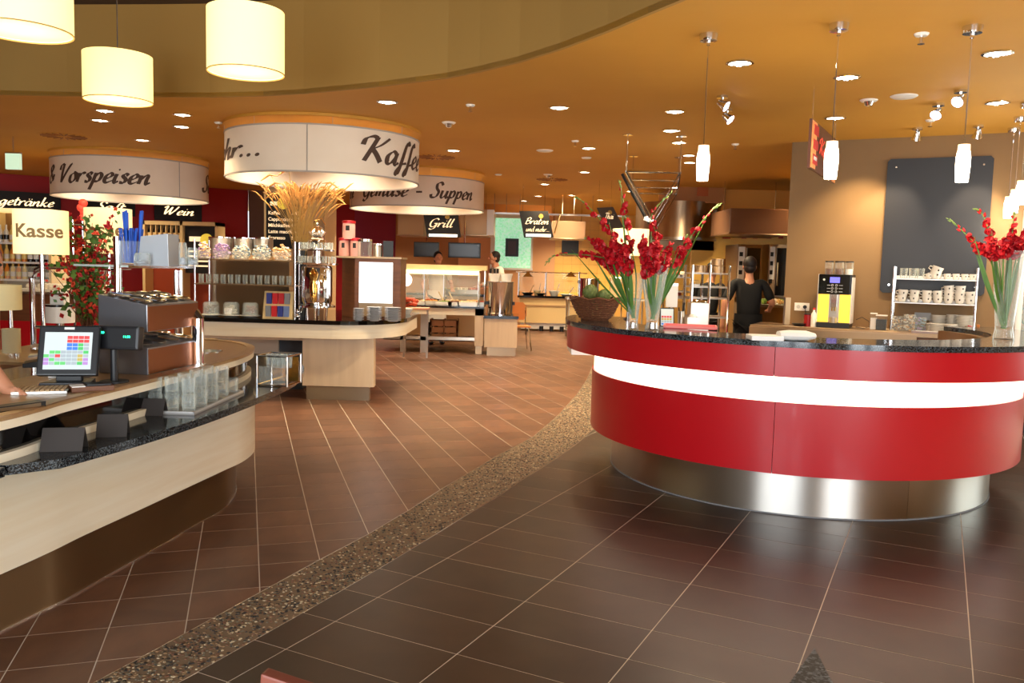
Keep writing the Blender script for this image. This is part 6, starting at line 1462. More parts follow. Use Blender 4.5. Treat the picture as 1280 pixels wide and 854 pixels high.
# hoods over the grill counter, monitors, signs
def hood(name, px0, px1, py0, py1, Y, dep, m_, label, white_right=False):
    a, b = at(px0, py1, Y), at(px1, py0, Y); t = thing(name, label, 'extractor hood', (a.x, Y, a.z)); w = b.x-a.x; hh = b.z-a.z
    mb = MB(); mb.box(0, 0, 0, w, dep, hh); obj('body', mb, m_, t, bevel=.01)
    mb = MB(); mb.box(-.02, -.03, -.02, w+.02, dep, 0); obj('lip', mb, m_steelw, t)
    if white_right: mb = MB(); mb.box(w, .0, 0, w+.14, dep, hh); obj('end_panel', mb, m_white, t)
    mb = MB()
    for x in (.05, w-.05): mb.tube([(x, dep*.5, hh), (x, dep*.5, CZ-a.z)], .01, 6)
    obj('hanger', mb, m_chrome, t)
    return t
m_tanh = mat('tan_hood', (186, 146, 98), .4, .2)
hood('extractor_hood', 497, 530, 267, 293, 17.0, 1, m_tanh, 'tan extractor hood left of the grill sign')
hood('extractor_hood', 574, 609, 262, 293, 17.0, 1.2, m_tanh, 'tan extractor hood with white end, right of the grill sign', True)
hood('extractor_hood', 690, 732, 277, 297, 18.0, 1, mat('brown_grey_hood', (164, 128, 96), .4, .3), 'brown-grey extractor hood right of the roast sign')
mb = MB(); a = at(605, 243, 18.4); b = at(618, 262, 18.4); mb.box(a.x, 18.4, at(610, 266, 18.4).z, at(690, 243, 18.4).x, 18.5, at(610, 255, 18.4).z); struct('trim_2', mb, m_amber)
# hanging rail with rods
t = thing('hanging_rail', 'long pale horizontal rail hung on thin rods over the kitchen pass', 'rail', (0, 17.5, 0)); za = at(650, 267, 17.5).z
x0, x1 = at(616, 267, 17.5).x, at(787, 266, 17.5).x
mb = MB(); mb.box(x0, 0, za-.02, x1, .05, za+.015); obj('rail', mb, m_steel, t)
for px in (633, 650, 703, 718, 741, 618): mb = MB(); x = at(px, 260, 17.5).x; mb.tube([(x, .02, za), (x, .02, CZ)], .008, 6); obj('rod', mb, m_steelw, t)
for px0, px1, px2, px3, lab in ((694, 698, 700, 686, 'a'),): mb = MB(); a = at(700, 268, 17.5); b = at(693, 292, 17.5); mb.tube([(a.x, 0, a.z), (b.x, 0, b.z)], .02, 6); obj('brace', mb, m_cream, t)
def signbox(corners, Y, texts, label, strip_=True, m_=m_board):
    tl, tr, br, bl = [at(px, py, Y) for px, py in corners]; o_ = Vector((bl.x, Y, bl.z)); t = thing('hanging_sign', label, 'sign', o_)
    mb = MB(); P = [(v.x-o_.x, v.z-o_.z) for v in (bl, br, tr, tl)]; mb.ext(P, -.04, .04, Matrix.Rotation(pi/2, 4, 'X')); obj('board', mb, m_, t)
    w = br.x-bl.x; hh = tl.z-bl.z
    if strip_: mb = MB(); mb.box(w*.06, -.06, .02, w*.9, -.041, .1*hh+.02); obj('lit_strip', mb, m_strip, t)
    for tx, x, z, wd_, cap in texts: flat_text(t, tx, TR(w*x+(tl.x-bl.x)*z, -.044, hh*z), w*wd_, hh*cap, m_chalk, .06)
    mb = MB(); mb.cyl((0, 0, 0), hh*.09, .006, 16, T=TR(w*.7+(tl.x-bl.x)*.8, -.041, hh*.82) @ Matrix.Rotation(pi/2, 4, 'X')); obj('yellow_roundel', mb, mat('dim_yellow', (170, 140, 60), .6), t)
    mb = MB()
    for f in (.12, .88): mb.tube([(tl.x-o_.x+(tr.x-tl.x)*f, 0, hh), (tl.x-o_.x+(tr.x-tl.x)*f, 0, CZ-o_.z)], .004, 4)
    obj('hanging_wire', mb, m_chrome, t); return t
signbox([(529, 265), (572, 265), (576, 297), (534, 297)], 15.5, [('Grill', .1, .42, .7, .34)], 'black chalk sign lettered Grill with a lit lower edge')
signbox([(649, 264), (685, 264), (692, 297), (655, 297)], 15.5, [('Braten', .12, .52, .78, .24), ('und mehr...', .1, .24, .8, .2)], 'black chalk sign lettered Braten und mehr with a lit lower edge')
signbox([(746, 260), (766, 259), (779, 284), (760, 290)], 14.5, [('Thai', .15, .55, .6, .25)], 'dark chalk sign half hidden behind the left gladioli', False, mat('worn_chalk', (66, 50, 34), .6))
def monitor(px0, px1, py0, py1, Y, label, ceil=True):
    a, b = at(px0, py1, Y), at(px1, py0, Y); t = thing('monitor', label, 'monitor', (a.x, Y, a.z)); w, hh = b.x-a.x, b.z-a.z
    mb = MB(); mb.box(0, 0, 0, w, .06, hh); obj('housing', mb, m_black, t, bevel=.008)
    mb = MB(); mb.box(.03, -.004, .03, w-.03, 0, hh-.03); obj('screen', mb, mat('dark_screen', (30, 34, 42), .25), t)
    mb = MB(); mb.tube([(w/2, .06, hh), (w/2, .06, (CZ-a.z) if ceil else hh+.4)], .015, 6); obj('mount', mb, m_chrome, t)
monitor(517, 549, 303, 321, 16.85, 'dark monitor hanging left over the grill counter')
monitor(560, 601, 304, 322, 16.85, 'wider dark monitor hanging right over the grill counter')
t = thing('black_wall_panel', 'black framed panel on the yellow tiled wall', 'picture', (at(702, 317, 23.4).x, 23.42, at(702, 317, 23.4).z)); w = at(723, 317, 23.4).x-at(702, 317, 23.4).x; hh = .43
mb = MB(); mb.box(0, -.03, 0, w, 0, hh); obj('frame', mb, m_black, t)
mb = MB(); mb.box(.04, -.035, .04, w-.04, -.03, hh-.04); obj('panel', mb, m_slate, t)
# grill back counter
t = thing('grill_back_counter', 'long dark-topped cooking counter behind the grill buffet', 'counter', (0, 17.2, 0)); x0, x1 = at(500, 370, 17.2).x, at(606, 370, 17.2).x; zc2 = at(560, 367, 17.2).z
mb = MB(); mb.box(x0, 0, zc2-.05, x1, .9, zc2); obj('black_top', mb, m_blackg, t)
mb = MB(); mb.box(x0, .05, 0, x1, .85, zc2-.05); obj('front', mb, m_tanh, t)
for i, (px, m_) in enumerate(((566, 0), (578, 3), (592, 2), (552, 1))):
    t = thing('food_tray', 'food tray on the dark cooking counter behind the grill buffet, %s from the left' % ['second', 'third', 'fourth', 'first'][i], 'tray', (at(px, 366, 17.4).x, 17.45, zc2))
    mb = MB(); mb.box(-.12, -.12, 0, .12, .12, .08); obj('dish', mb, m_steel, t)
    mb = MB()
    for k in range(14): mb.sph((R.uniform(-.1, .1), R.uniform(-.1, .1), .09), .04, 6, 4)
    obj('food', mb, m_food[m_], t)['kind'] = 'stuff'

# ================================================================== KITCHEN BACK COUNTER
KY2 = 20.3; zk = at(680, 370, KY2).z
t = thing('serving_counter', 'cream serving counter with black top under the roast sign', 'counter', (0, KY2, 0)); x0, x1 = at(646, 400, KY2).x, at(770, 400, KY2).x
mb = MB(); mb.box(x0, -.05, zk-.05, x1, 1.0, zk); obj('black_top', mb, m_blackg, t)
mb = MB(); mb.ext([(x0+.05, 0), (x1-.4, 0), (x1, .3), (x1, .95), (x0+.05, .95)], .2, zk-.05); obj('body', mb, m_cream, t)
mb = MB(); mb.box(x0+.05, -.02, zk-.25, x1-.4, 0, zk-.22); obj('joint_rail', mb, m_tanh, t)
mb = MB(); mb.box(x0+.1, .05, .05, x1-.4, .9, .2); obj('white_plinth', mb, m_white, t)
mb = MB()
for x in (.6, .85, 1.1, 2.3): mb.cyl((x0+x, .02, 0), .05, .12, 10)
obj('caster', mb, m_black, t)
t = thing('glass_gantry', 'glass guard with two heat lamps over the cream serving counter', 'gantry', (0, KY2+.2, zk)); 
for px in (649, 683, 725): mb = MB(); x = at(px, 350, KY2).x; mb.tube([(x, 0, 0), (x, 0, at(px, 340, KY2).z-zk)], .02, 8); obj('post', mb, m_chrome, t)
mb = MB(); mb.tube([(at(645, 340, KY2).x, 0, at(650, 340, KY2).z-zk), (at(735, 340, KY2).x, 0, at(650, 340, KY2).z-zk)], .015, 6); obj('top_bar', mb, m_chrome, t)
mb = MB(); mb.quad((at(648, 340, KY2).x, -.02, .1), (at(725, 340, KY2).x, -.02, .1), (at(725, 340, KY2).x, -.02, .55), (at(648, 340, KY2).x, -.02, .55)); obj('glass', mb, m_glasst, t)
for px in (660, 714): mb = MB(); x = at(px, 344, KY2).x; mb.lathe([(.14, 0), (.05, .08), (.015, .12), (0, .12)], 16, (x, -.1, at(px, 346, KY2).z-zk)); obj('heat_lamp', mb, m_chrome, t, smooth=True)
for px, r_, hh, m_, lab in ((694, .14, .12, m_cer, 'white bowl in the middle of the cream serving counter'), (660, .16, .06, m_black, 'black pan at the left of the cream serving counter'), (672, .1, .12, m_cream, 'cream jug left on the cream serving counter'), (676, .14, .05, m_black, 'second black pan on the cream serving counter'), (710, .18, .04, m_white, 'flat white plate right of the white bowl')):
    t = thing('serving_dish', lab, 'dish', (at(px, 369, KY2).x, KY2+.5, zk))
    mb = MB(); mb.lathe([(0, 0), (r_*.6, 0), (r_, hh), (r_*.93, hh), (r_*.55, .012), (0, .012)], 18); obj('dish', mb, m_, t, smooth=True)
    mb = MB(); mb.tube([(r_*.2, 0, .02), (r_*.9, 0, hh+.18)], .01, 5); obj('ladle', mb, m_chrome, t)
c = at(736, 372, 18.5); t = thing('stock_pot', 'big dark steel stock pot left of the gladioli', 'pot', (c.x, 18.5, c.z)); hp = at(736, 348, 18.5).z-c.z; rr_ = 12.5*18.5/F
mb = MB(); mb.lathe([(0, 0), (rr_, 0), (rr_, hp), (rr_*1.03, hp), (rr_*.97, hp-.02), (rr_*.97, .02), (0, .02)], 28); obj('body', mb, m_chrome, t, smooth=True)
mb = MB(); mb.tube([(-rr_, 0, hp*.85), (-rr_*1.15, 0, hp*.85), (-rr_*1.15, 0, hp*.75), (-rr_, 0, hp*.75)], .012, 6); mb.tube([(rr_, 0, hp*.85), (rr_*1.15, 0, hp*.85), (rr_*1.15, 0, hp*.75), (rr_, 0, hp*.75)], .012, 6); obj('handle', mb, m_black, t)
mb = MB(); mb.box(-.6, -.2, -c.z, .9, .5, -.01); sc2 = thing('steel_side_table', 'steel side table carrying the stock pot', 'table', (c.x, 18.5, 0)); 
mb = MB(); mb.box(-.5, -.3, c.z-.04, 1.2, .5, c.z-.003); obj('top', mb, m_steel, sc2)
for x, y in ((-.45, -.25), (1.15, -.25), (-.45, .45), (1.15, .45)): mb = MB(); mb.tube([(x, y, 0), (x, y, c.z-.04)], .02, 8); obj('leg', mb, m_steel, sc2)
mb = MB(); mb.box(-.5, -.3, .2, 1.2, .5, .22); obj('lower_shelf', mb, m_steel, sc2)

# ================================================================== KITCHEN RIGHT: hood, columns, racks, ovens
HY = 15.0
xA, xB = at(843, 230, HY).x, at(912, 230, HY).x
mb = MB(); mb.box(xA, HY+.25, at(870, 252, HY).z, xB, HY+1.6, CZ); struct('wall_duct', mb, mat('brown_duct', (168, 112, 62), .6))
mb = MB(); mb.box(xB, HY+.5, at(950, 262, HY).z, at(1000, 262, HY).x, HY+1.9, CZ); struct('wall_duct_right', mb, m_amber)
# curved steel hood
t = thing('curved_steel_hood', 'big curved stainless steel extractor hood behind the gladioli', 'extractor hood', (at(862, 250, HY).x, HY+1.0, at(862, 296, HY).z)); hh = at(862, 250, HY).z-t.location.z
wh = (at(913, 270, HY).x-at(812, 270, HY).x)/2
mb = MB(); prof = []
for k in range(25): a = pi+k*pi/24; prof.append((wh*cos(a), .85*sin(a)))
mb.ext(prof+[(wh, .6), (-wh, .6)], 0, hh); obj('body', mb, m_steelw, t, smooth=True)
mb = MB(); mb.ext([(x*1.02, y*1.03) for x, y in prof]+[(wh*1.02, .6), (-wh*1.02, .6)], -.05, .0); obj('lip', mb, m_steel, t, smooth=True)
mb = MB(); mb.box(-wh*.8, -.4, -.22, wh*.85, .5, -.05); obj('grease_filter', mb, mat('dark_steel', (150, 124, 96), .35, .8), t)
hood('extractor_hood', 912, 988, 262, 291, 13.5, 1.3, mat('rust_brown_hood', (120, 84, 60), .35, .5), 'dull brown extractor hood right of the curved steel hood')
# red squares on the wall + yellow band
Yw = 15.6
t0_ = at(880, 292, Yw); mb = MB(); mb.box(at(865, 300, Yw).x, Yw, 0, at(1010, 300, Yw).x, Yw+.1, at(950, 290, Yw).z+.3); yb = struct('wall_kitchen_mid', mb, m_ytile)
for px, w_ in ((908, 10), (944, 6), (961, 6), (976, 6), (930, 6), (888, 8)):
    q_ = at(px, 295, Yw); mb = MB(); mb.box(q_.x-w_/2*Yw/F, Yw-.012, q_.z-.05, q_.x+w_/2*Yw/F, Yw, q_.z+.04); obj('red_tile', mb, mat('red_wall_tile', (176, 50, 30), .4), yb)
# column with red sensor tile
q_ = at(879, 238, HY+.2); t = thing('duct_plate', 'small orange plate on the brown duct above the curved hood', 'plate', (q_.x, HY+.24, q_.z))
mb = MB(); mb.box(-.1, -.01, -.1, .1, .01, .1); obj('plate', mb, mat('rust_plate', (170, 84, 30), .5), t)
# ovens
for px0, px1, lab in ((919, 953, 'left combi oven with control strip behind the cook'), (958, 987, 'right combi oven with dark glass door beside the wall end')):
    Yo = 14.0; a, b = at(px0, 372, Yo), at(px1, 306, Yo); t = thing('combi_oven', lab, 'oven', (a.x, Yo, .0)); w = b.x-a.x; z0, z1 = at(px0, 372, Yo).z, b.z
    mb = MB(); mb.box(0, 0, z0, w, .8, z1); obj('body', mb, m_steelw, t, bevel=.01)
    mb = MB(); mb.box(0, .05, 0, .05, .75, z0); mb.box(w-.05, .05, 0, w, .75, z0); mb.box(0, .05, .3, w, .75, .34); obj('stand', mb, m_steelw, t)
    mb = MB(); mb.box(w*.38, -.03, z0+.04, w-.03, 0, z1-.06); d_ = obj('glass_door', mb, m_blackg, t); mb = MB(); mb.tube([(w*.42, -.06, z0+.2), (w*.42, -.06, z1-.3)], .012, 6); obj('handle', mb, m_chrome, d_)
    mb = MB(); mb.box(.02, -.015, z0+.3, w*.3, 0, z1-.04); cp = obj('control_strip', mb, m_white, t)
    mb = MB()
    for k in range(4): mb.box(w*.08, -.02, z1-.2-k*.15, w*.22, -.015, z1-.13-k*.15)
    obj('knob', mb, m_board, cp)
# work table with food
Yt = 12.3; a, b = at(948, 385, Yt), at(986, 385, Yt); zt2 = at(960, 381, Yt).z; t = thing('kitchen_work_table', 'steel kitchen work table in front of the cook', 'table', (a.x, Yt, 0)); w = b.x-a.x+.4
mb = MB(); mb.box(0, 0, zt2-.04, w, .8, zt2); obj('top', mb, m_steel, t)
mb = MB(); mb.box(.02, .02, 0, w-.02, .78, zt2-.04); obj('cabinet', mb, m_steelw, t)
for i in range(7):
    x, y = a.x+.08+i*.07, Yt+R.uniform(.1, .4); f_ = thing('food_portion', 'small heap of food on the kitchen work table', 'food', (x, y, zt2), 0, 'food heaps on the kitchen work table')
    mb = MB()
    for k in range(8): mb.sph((R.uniform(-.03, .03), R.uniform(-.03, .03), .02+R.uniform(0, .04)), .028, 6, 4)
    obj('heap', mb, m_food[i % 4], f_)
# steel post at wall end
t = thing('steel_corner_post', 'bright steel corner post at the end of the tan wall', 'post', (at(983, 400, 9.6).x, 9.6, 0)); mb = MB(); mb.box(-.03, -.03, 0, .03, .03, at(983, 372, 9.6).z); obj('post', mb, m_steel, t)
mb = MB(); mb.box(-.04, -.04, 0, .04, .04, .02); obj('foot', mb, m_steel, t)
# racks
def rack(px0, px1, pytop, Y, pys, dep, label, mids=()):
    a, b = at(px0, 400, Y), at(px1, 400, Y); t = thing('steel_rack', label, 'rack', (a.x, Y, 0)); w = b.x-a.x; H = at(px0, pytop, Y).z
    for x in (0, w)+tuple(at(q, 400, Y).x-a.x for q in mids):
        for y in (0, dep): mb = MB(); mb.tube([(x, y, 0), (x, y, H)], .016, 8); obj('post', mb, m_chrome, t, smooth=True)
    for py in pys: z = at((px0+px1)/2, py, Y).z; mb = MB(); mb.box(0, 0, z-.02, w, dep, z); obj('shelf_board', mb, m_steel, t)
    return t
rack(863, 909, 331, 9.95, (341, 358, 372, 396), .4, 'open steel rack with pots in front of the crouching cook', (885,))
rack(836, 862, 334, 12.4, (346, 364, 372), .5, 'narrower steel rack with trays right of the gladioli')
for px, y1, y0, r_, Y, lab in ((876, 341, 331, 8.5, 10.15, 'wide steel pan on the left of the rack'), (898, 341, 332, 8.5, 10.15, 'steel pan, lower of the two stacked on the rack'), (898, 332, 323, 8.5, 10.15, 'steel pan, upper of the two stacked on the rack')):
    q_ = at(px, y1, Y); t = thing('steel_pan', lab, 'pan', (q_.x, Y, q_.z)); rr_ = r_*Y/F; hh = (y1-y0)*Y/F*.92
    mb = MB(); mb.lathe([(0, 0), (rr_, 0), (rr_, hh), (rr_*1.04, hh), (rr_*.96, hh-.01), (rr_*.96, .01), (0, .01)], 24); obj('body', mb, m_steelw, t, smooth=True)
    mb = MB(); mb.tube([(-rr_, 0, hh*.7), (-rr_*1.2, 0, hh*.7), (-rr_*1.2, 0, hh*.5), (-rr_, 0, hh*.5)], .007, 5); obj('handle', mb, m_chrome, t)
for px, py, w_, m_, lab in ((845, 346, 12, 2, 'tray of red food on the narrower rack, top shelf'), (852, 346, 8, 3, 'tray of pale food on the narrower rack, top shelf'), (848, 372, 14, 2, 'red tray on the narrower rack, lower shelf'), (868, 358, 8, 0, 'tray on the pot rack, left of the middle shelf')):
    Y = 12.6 if px < 860 else 10.15; q_ = at(px, py, Y); t = thing('kitchen_tray', lab, 'tray', (q_.x, Y, q_.z)); w = w_/2*Y/F
    mb = MB(); mb.box(-w, -.12, 0, w, .12, .03); obj('tray', mb, m_steel, t)
    mb = MB()
    for k in range(12): mb.sph((R.uniform(-w*.8, w*.8), R.uniform(-.1, .1), .05), .03, 6, 4)
    obj('food', mb, m_food[m_], t)['kind'] = 'stuff'
for px, lab in ((858, 'kitchen glass frame stand right of the big stock pot'),):
    a = at(762, 374, 16.0); t = thing('glass_screen', 'framed clear glass screen between the stock pot and the gladioli', 'screen', (a.x, 16.0, 0)); w = 15*16/F; z0, z1 = a.z, at(762, 347, 16).z
    mb = MB()
    mb.tube([(0, 0, z0), (w, 0, z0), (w, 0, z1), (0, 0, z1), (0, 0, z0)], .012, 6); mb.tube([(0, 0, 0), (0, 0, z0)], .015, 6); mb.tube([(w, 0, 0), (w, 0, z0)], .015, 6); obj('frame', mb, m_chrome, t)
    mb = MB(); mb.box(0, -.003, z0, w, .003, z1); obj('pane', mb, m_glasst, t)
# hanging chrome truss
ty0, ty1 = 9.6, 12.2
A_ = at(783, 214, ty0); B_ = at(850, 216, ty0); V_ = at(815, 275, ty0); 
t = thing('chrome_truss', 'inverted triangular chrome tube frame hanging from the ceiling behind the gladioli', 'frame', (V_.x, ty0, V_.z)); L0 = Vector(t.location)
for y in (0, .85, 1.75, 2.6):
    mb = MB(); sy = Vector((.18*y, y, 0)); a, b, v = A_-L0+sy, B_-L0+sy, V_-L0+sy
    mb.tube([a, v, b, a], .014 if y else .018, 8); obj('triangle', mb, m_chrome, t, smooth=True)
for P in (A_, B_, V_): mb = MB(); a = P-L0; mb.tube([a, a+Vector((.18*2.6, 2.6, 0))], .016, 8); obj('long_tube', mb, m_chrome, t, smooth=True)
for P in (A_, B_):
    for y in (0, 1.75): mb = MB(); a = P-L0+Vector((.18*y, y, 0)); mb.tube([a, (a.x, a.y, CZ-L0.z)], .008, 8); mb.lathe([(0, CZ-L0.z-.01), (.06, CZ-L0.z-.01), (.06, CZ-L0.z)], 14, (a.x, a.y, 0)); obj('hanger', mb, m_chrome, t)
mb = MB(); a = A_-L0; v = V_-L0; mb.tube([a+Vector((-.035, .1, -.02)), v+Vector((-.06, .1, .03))], .018, 6); mb.tube([a.lerp(v, .25)+Vector((.16, 1.2, 0)), v+Vector((.16, 1.2, .03))], .022, 6); obj('dark_beam', mb, m_board, t)
q_ = at(809, 274, ty0-.05); t = thing('white_tag', 'small white tag clipped to the bottom of the chrome truss', 'tag', (q_.x, ty0-.03, q_.z), 0)
mb = MB(); mb.box(-.035, -.004, -.022, .035, .004, .022, Matrix.Rotation(.3, 4, 'Y')); obj('tag', mb, m_paper, t); mb = MB(); mb.box(-.008, -.006, .015, .008, .02, .035); obj('clip', mb, m_chrome, t)
# cream lamp/board behind left gladioli (pale panel)
q_ = at(766, 286, 11.5); q2 = at(810, 320, 11.5); t = thing('cream_column_shade', 'tall cream-lit cylinder lamp behind the gladioli', 'lamp', ((q_.x+q2.x)/2, 11.5, 0))
rr_ = (q2.x-q_.x)/2; mb = MB(); mb.lathe([(rr_, q2.z), (rr_, q_.z), (rr_-.004, q_.z), (rr_-.004, q2.z), (rr_, q2.z)], 32); obj('shade', mb, m_kasse, t, smooth=True)
mb = MB(); mb.tube([(0, 0, 0), (0, 0, q_.z)], .025, 10); mb.cyl((0, 0, 0), .16, .02, 20); obj('pole', mb, m_chrome, t, smooth=True)

# ================================================================== LEFT BACKGROUND: drinks wall
def rw(px, py, off=.05):
    n = Vector((RD.y, -RD.x, 0)); P0 = Vector((*RW0, 0))+n*off; d = ray(px, py); t = (P0-Vector((0, 0, H0))).dot(n)/d.dot(n); return Vector((0, 0, H0))+d*t
rra = atan2(RD.y, RD.x)
def wallsign(px0, px1, py0, py1, text, label, tw=(.08, .84), pyb=None):
    a = rw(px0, py1, .1); b = rw(px1, py1, .1); w = (Vector((b.x, b.y))-Vector((a.x, a.y))).length; hh = rw(px0, py0, .1).z-a.z
    t = thing('wall_sign', label, 'sign', a, rra); mb = MB(); mb.box(0, -.03, 0, w, .03, hh); obj('board', mb, m_board, t)
    flat_text(t, text, TR(w*tw[0], -.035, hh*.33), w*tw[1], hh*.46, m_glow, .062); return t
wallsign(-22, 76, 237, 263, 'getränke', 'long black sign with lit script on the red wall at the left edge', (.2, .7))
wallsign(109, 169, 247, 268, 'Saft', 'black sign with lit script on the red wall behind the starters drum', (.15, .6))
wallsign(193, 252, 252, 275, 'Wein', 'black sign lettered Wein in lit script on the red wall', (.16, .66))
# shelves of drinks at far left
def shelfwall(px0, px1, Y, pys, label, bot=(44, 100), cols_=None):
    a, b = at(px0, 300, Y), at(px1, 300, Y); zz_ = [at((px0+px1)/2, py, Y).z for py in pys]; t = thing('drinks_shelf', label, 'shelf', (a.x, Y, 0)); w = b.x-a.x
    mb = MB(); mb.box(0, .45, 0, w, .5, max(zz_)+.45); obj('back_panel', mb, m_steelw, t)
    mb = MB(); mb.box(-.04, 0, 0, 0, .5, max(zz_)+.45); mb.box(w, 0, 0, w+.04, .5, max(zz_)+.45); obj('side_panel', mb, m_cream, t)
    for z in zz_: mb = MB(); mb.box(0, 0, z-.03, w, .45, z); obj('shelf_board', mb, m_white, t)
    mb = MB(); mb.box(-.04, 0, max(zz_)+.45, w+.04, .5, max(zz_)+.5); obj('top_light', mb, m_kasse, t)
    return t, a, w, zz_
t, a, w, zz_ = shelfwall(-15, 60, 12.5, (303, 327, 349), 'lit drinks shelf at the far left, behind the left sign lamp')
bm_ = [mat('bottle_dark', (24, 20, 22), .15), mat('bottle_orange', (230, 140, 50), .3), mat('bottle_yellow', (236, 204, 120), .3), mat('bottle_white', (226, 220, 210), .3)]
proto = {}
def bottle(k):
    if k in proto: return proto[k]
    nm = ['black wine bottle with white label', 'orange juice bottle', 'yellow juice bottle', 'white bottle'][k]
    t = thing('drink_bottle', nm+' on the lit drinks shelf at the far left', 'bottle', (0, 0, 0), 0, nm+'s on the drinks shelf')
    mb = MB(); mb.lathe([(0, 0), (.036, 0), (.036, .15), (.014, .2), (.014, .26), (0, .26)], 10); obj('bottle', mb, bm_[k], t, smooth=True)
    mb = MB(); mb.lathe([(.037, .04), (.037, .11)], 10); obj('label', mb, m_paper if k == 0 else bm_[(k+1) % 4], t)
    kids(t); proto[k] = t; t['_n'] = 0; return t
for j, z in enumerate(zz_):
    n = int(w/.088)
    for i in range(n):
        k = 0 if i > n*.5 and j > 0 else (1+((i+j) % 2) if j > 0 else 3 if i % 3 else 2); pr_ = bottle(k); p = (a.x+.05+i*.088, 12.58, z)
        if pr_['_n'] == 0: pr_.location = p; pr_['_n'] = 1
        else: dup(pr_, p)
for k in proto.values():
    for o in SC.objects:
        if o.get('_n') is not None: del o['_n']
# glass display case below
c0_ = at(0, 380, 11.0); c1_ = at(128, 380, 11.0); t = thing('display_case', 'low glass chiller display case with brown front at the far left', 'display case', (c0_.x, 11.0, 0)); w = c1_.x-c0_.x; zt3, zf = at(60, 336, 11).z, at(60, 368, 11).z
mb = MB(); mb.box(0, 0, .1, w, .9, zf); obj('front', mb, m_wood, t)
mb = MB(); mb.box(0, -.01, .1, w, 0, at(60, 402, 11).z); obj('red_base', mb, m_redl, t)
mb = MB(); mb.box(-.02, -.03, zf, w+.02, .93, zf+.03); obj('ledge', mb, m_steel, t)
mb = MB(); mb.quad((0, 0, zf+.03), (w, 0, zf+.03), (w, .25, zt3), (0, .25, zt3)); mb.box(0, .25, zt3, w, .85, zt3+.015); obj('glass', mb, m_glasst, t)
mb = MB(); mb.box(.1, .1, zf+.03, w-.1, .8, zf+.06); 
for k in range(60): mb.sph((R.uniform(.15, w-.15), R.uniform(.15, .7), zf+.09), .04, 6, 4)
obj('food', mb, m_food[3], t)['kind'] = 'stuff'
# white cup-holder drum
q_ = at(68, 403, 8.5); t = thing('white_drum_table', 'small white drum table beside the red shrub', 'table', (at(75, 400, 8.5).x, 8.5, 0)); z0, z1 = q_.z, at(68, 383, 8.5).z; rr_ = 17*8.5/F
mb = MB(); mb.lathe([(0, z0), (rr_, z0), (rr_, z1), (0, z1)], 30); obj('drum', mb, m_white, t, smooth=True)
mb = MB(); mb.lathe([(0, z1), (rr_*1.03, z1), (rr_*1.03, z1+.02), (0, z1+.02)], 30); obj('top', mb, m_blackg, t, smooth=True)
mb = MB(); mb.tube([(0, 0, 0), (0, 0, z0)], .04, 12); mb.cyl((0, 0, 0), .2, .02, 24); obj('pedestal', mb, m_chrome, t, smooth=True)
q_ = at(76, 375, 8.5); t = thing('white_box', 'small white box standing on the white drum table', 'box', (q_.x, 8.5, z1+.02)); mb = MB(); mb.box(-.08, -.06, 0, .06, .06, .14); obj('box', mb, m_white, t, bevel=.01); mb = MB(); mb.box(-.08, -.065, .1, .06, -.06, .12); obj('band', mb, m_steel, t)
# wine rack with bottles and chalkboard
Yv = 15.6; a, b = at(178, 330, Yv), at(272, 278, Yv); t = thing('wine_rack', 'cream wooden wine rack with upright bottles under the Wein sign', 'rack', (a.x, Yv, 0)); w, H = b.x-a.x, b.z
mb = MB(); mb.box(0, 0, H-.07, w, .4, H); mb.box(0, 0, 0, .05, .4, H); mb.box(w-.05, 0, 0, w, .4, H); mb.box(w*.5, 0, 0, w*.5+.05, .4, H); mb.box(0, 0, 0, w, .4, .1); mb.box(0, 0, at(200, 302, Yv).z-.03, w*.5, .4, at(200, 302, Yv).z); obj('frame', mb, m_cream, t)
mb = MB(); mb.box(.05, .35, .1, w-.05, .4, H-.07); obj('back', mb, mat('rust_back', (150, 60, 30), .6), t)
mb = MB(); 
for i in range(1, 7): mb.box(.05+i*(w*.5-.05)/7, .02, at(200, 302, Yv).z, .065+i*(w*.5-.05)/7, .3, H-.07)
obj('dividers', mb, m_cream, t)
mb = MB(); mb.box(w*.5+.06, .1, H-.95, w-.06, .13, H-.08); cb_ = obj('chalkboard', mb, m_board, t)
mb = MB(); mb.cyl((0, 0, 0), .12, .006, 24, T=TR(w*.83, .09, H-.33) @ Matrix.Rotation(pi/2, 4, 'X')); obj('yellow_roundel', mb, m_yellow, cb_)
mb = MB(); mb.box(w*.6, .085, H-.36, w*.76, .095, H-.27)
for k in range(4): mb.box(w*.58, .09, H-.56-k*.09, w*(.9-.05*(k % 2)), .095, H-.53-k*.09)
obj('chalk_marks', mb, m_chalk, cb_)
wb = thing('wine_bottle', 'dark wine bottle with white label in the cream wine rack', 'bottle', (0, 0, 0), 0, 'wine bottles in the cream rack')
mb = MB(); mb.lathe([(0, 0), (.04, 0), (.04, .2), (.015, .27), (.015, .33), (0, .33)], 10); obj('bottle', mb, bm_[0], wb, smooth=True); mb = MB(); mb.lathe([(.041, .06), (.041, .17)], 10); obj('label', mb, m_cream, wb); kids(wb)
for i in range(7):
    p = (a.x+.05+(i+.5)*(w*.5-.05)/7, Yv+.12, at(200, 302, Yv).z); o = wb if i == 0 else dup(wb, p); o.location = p
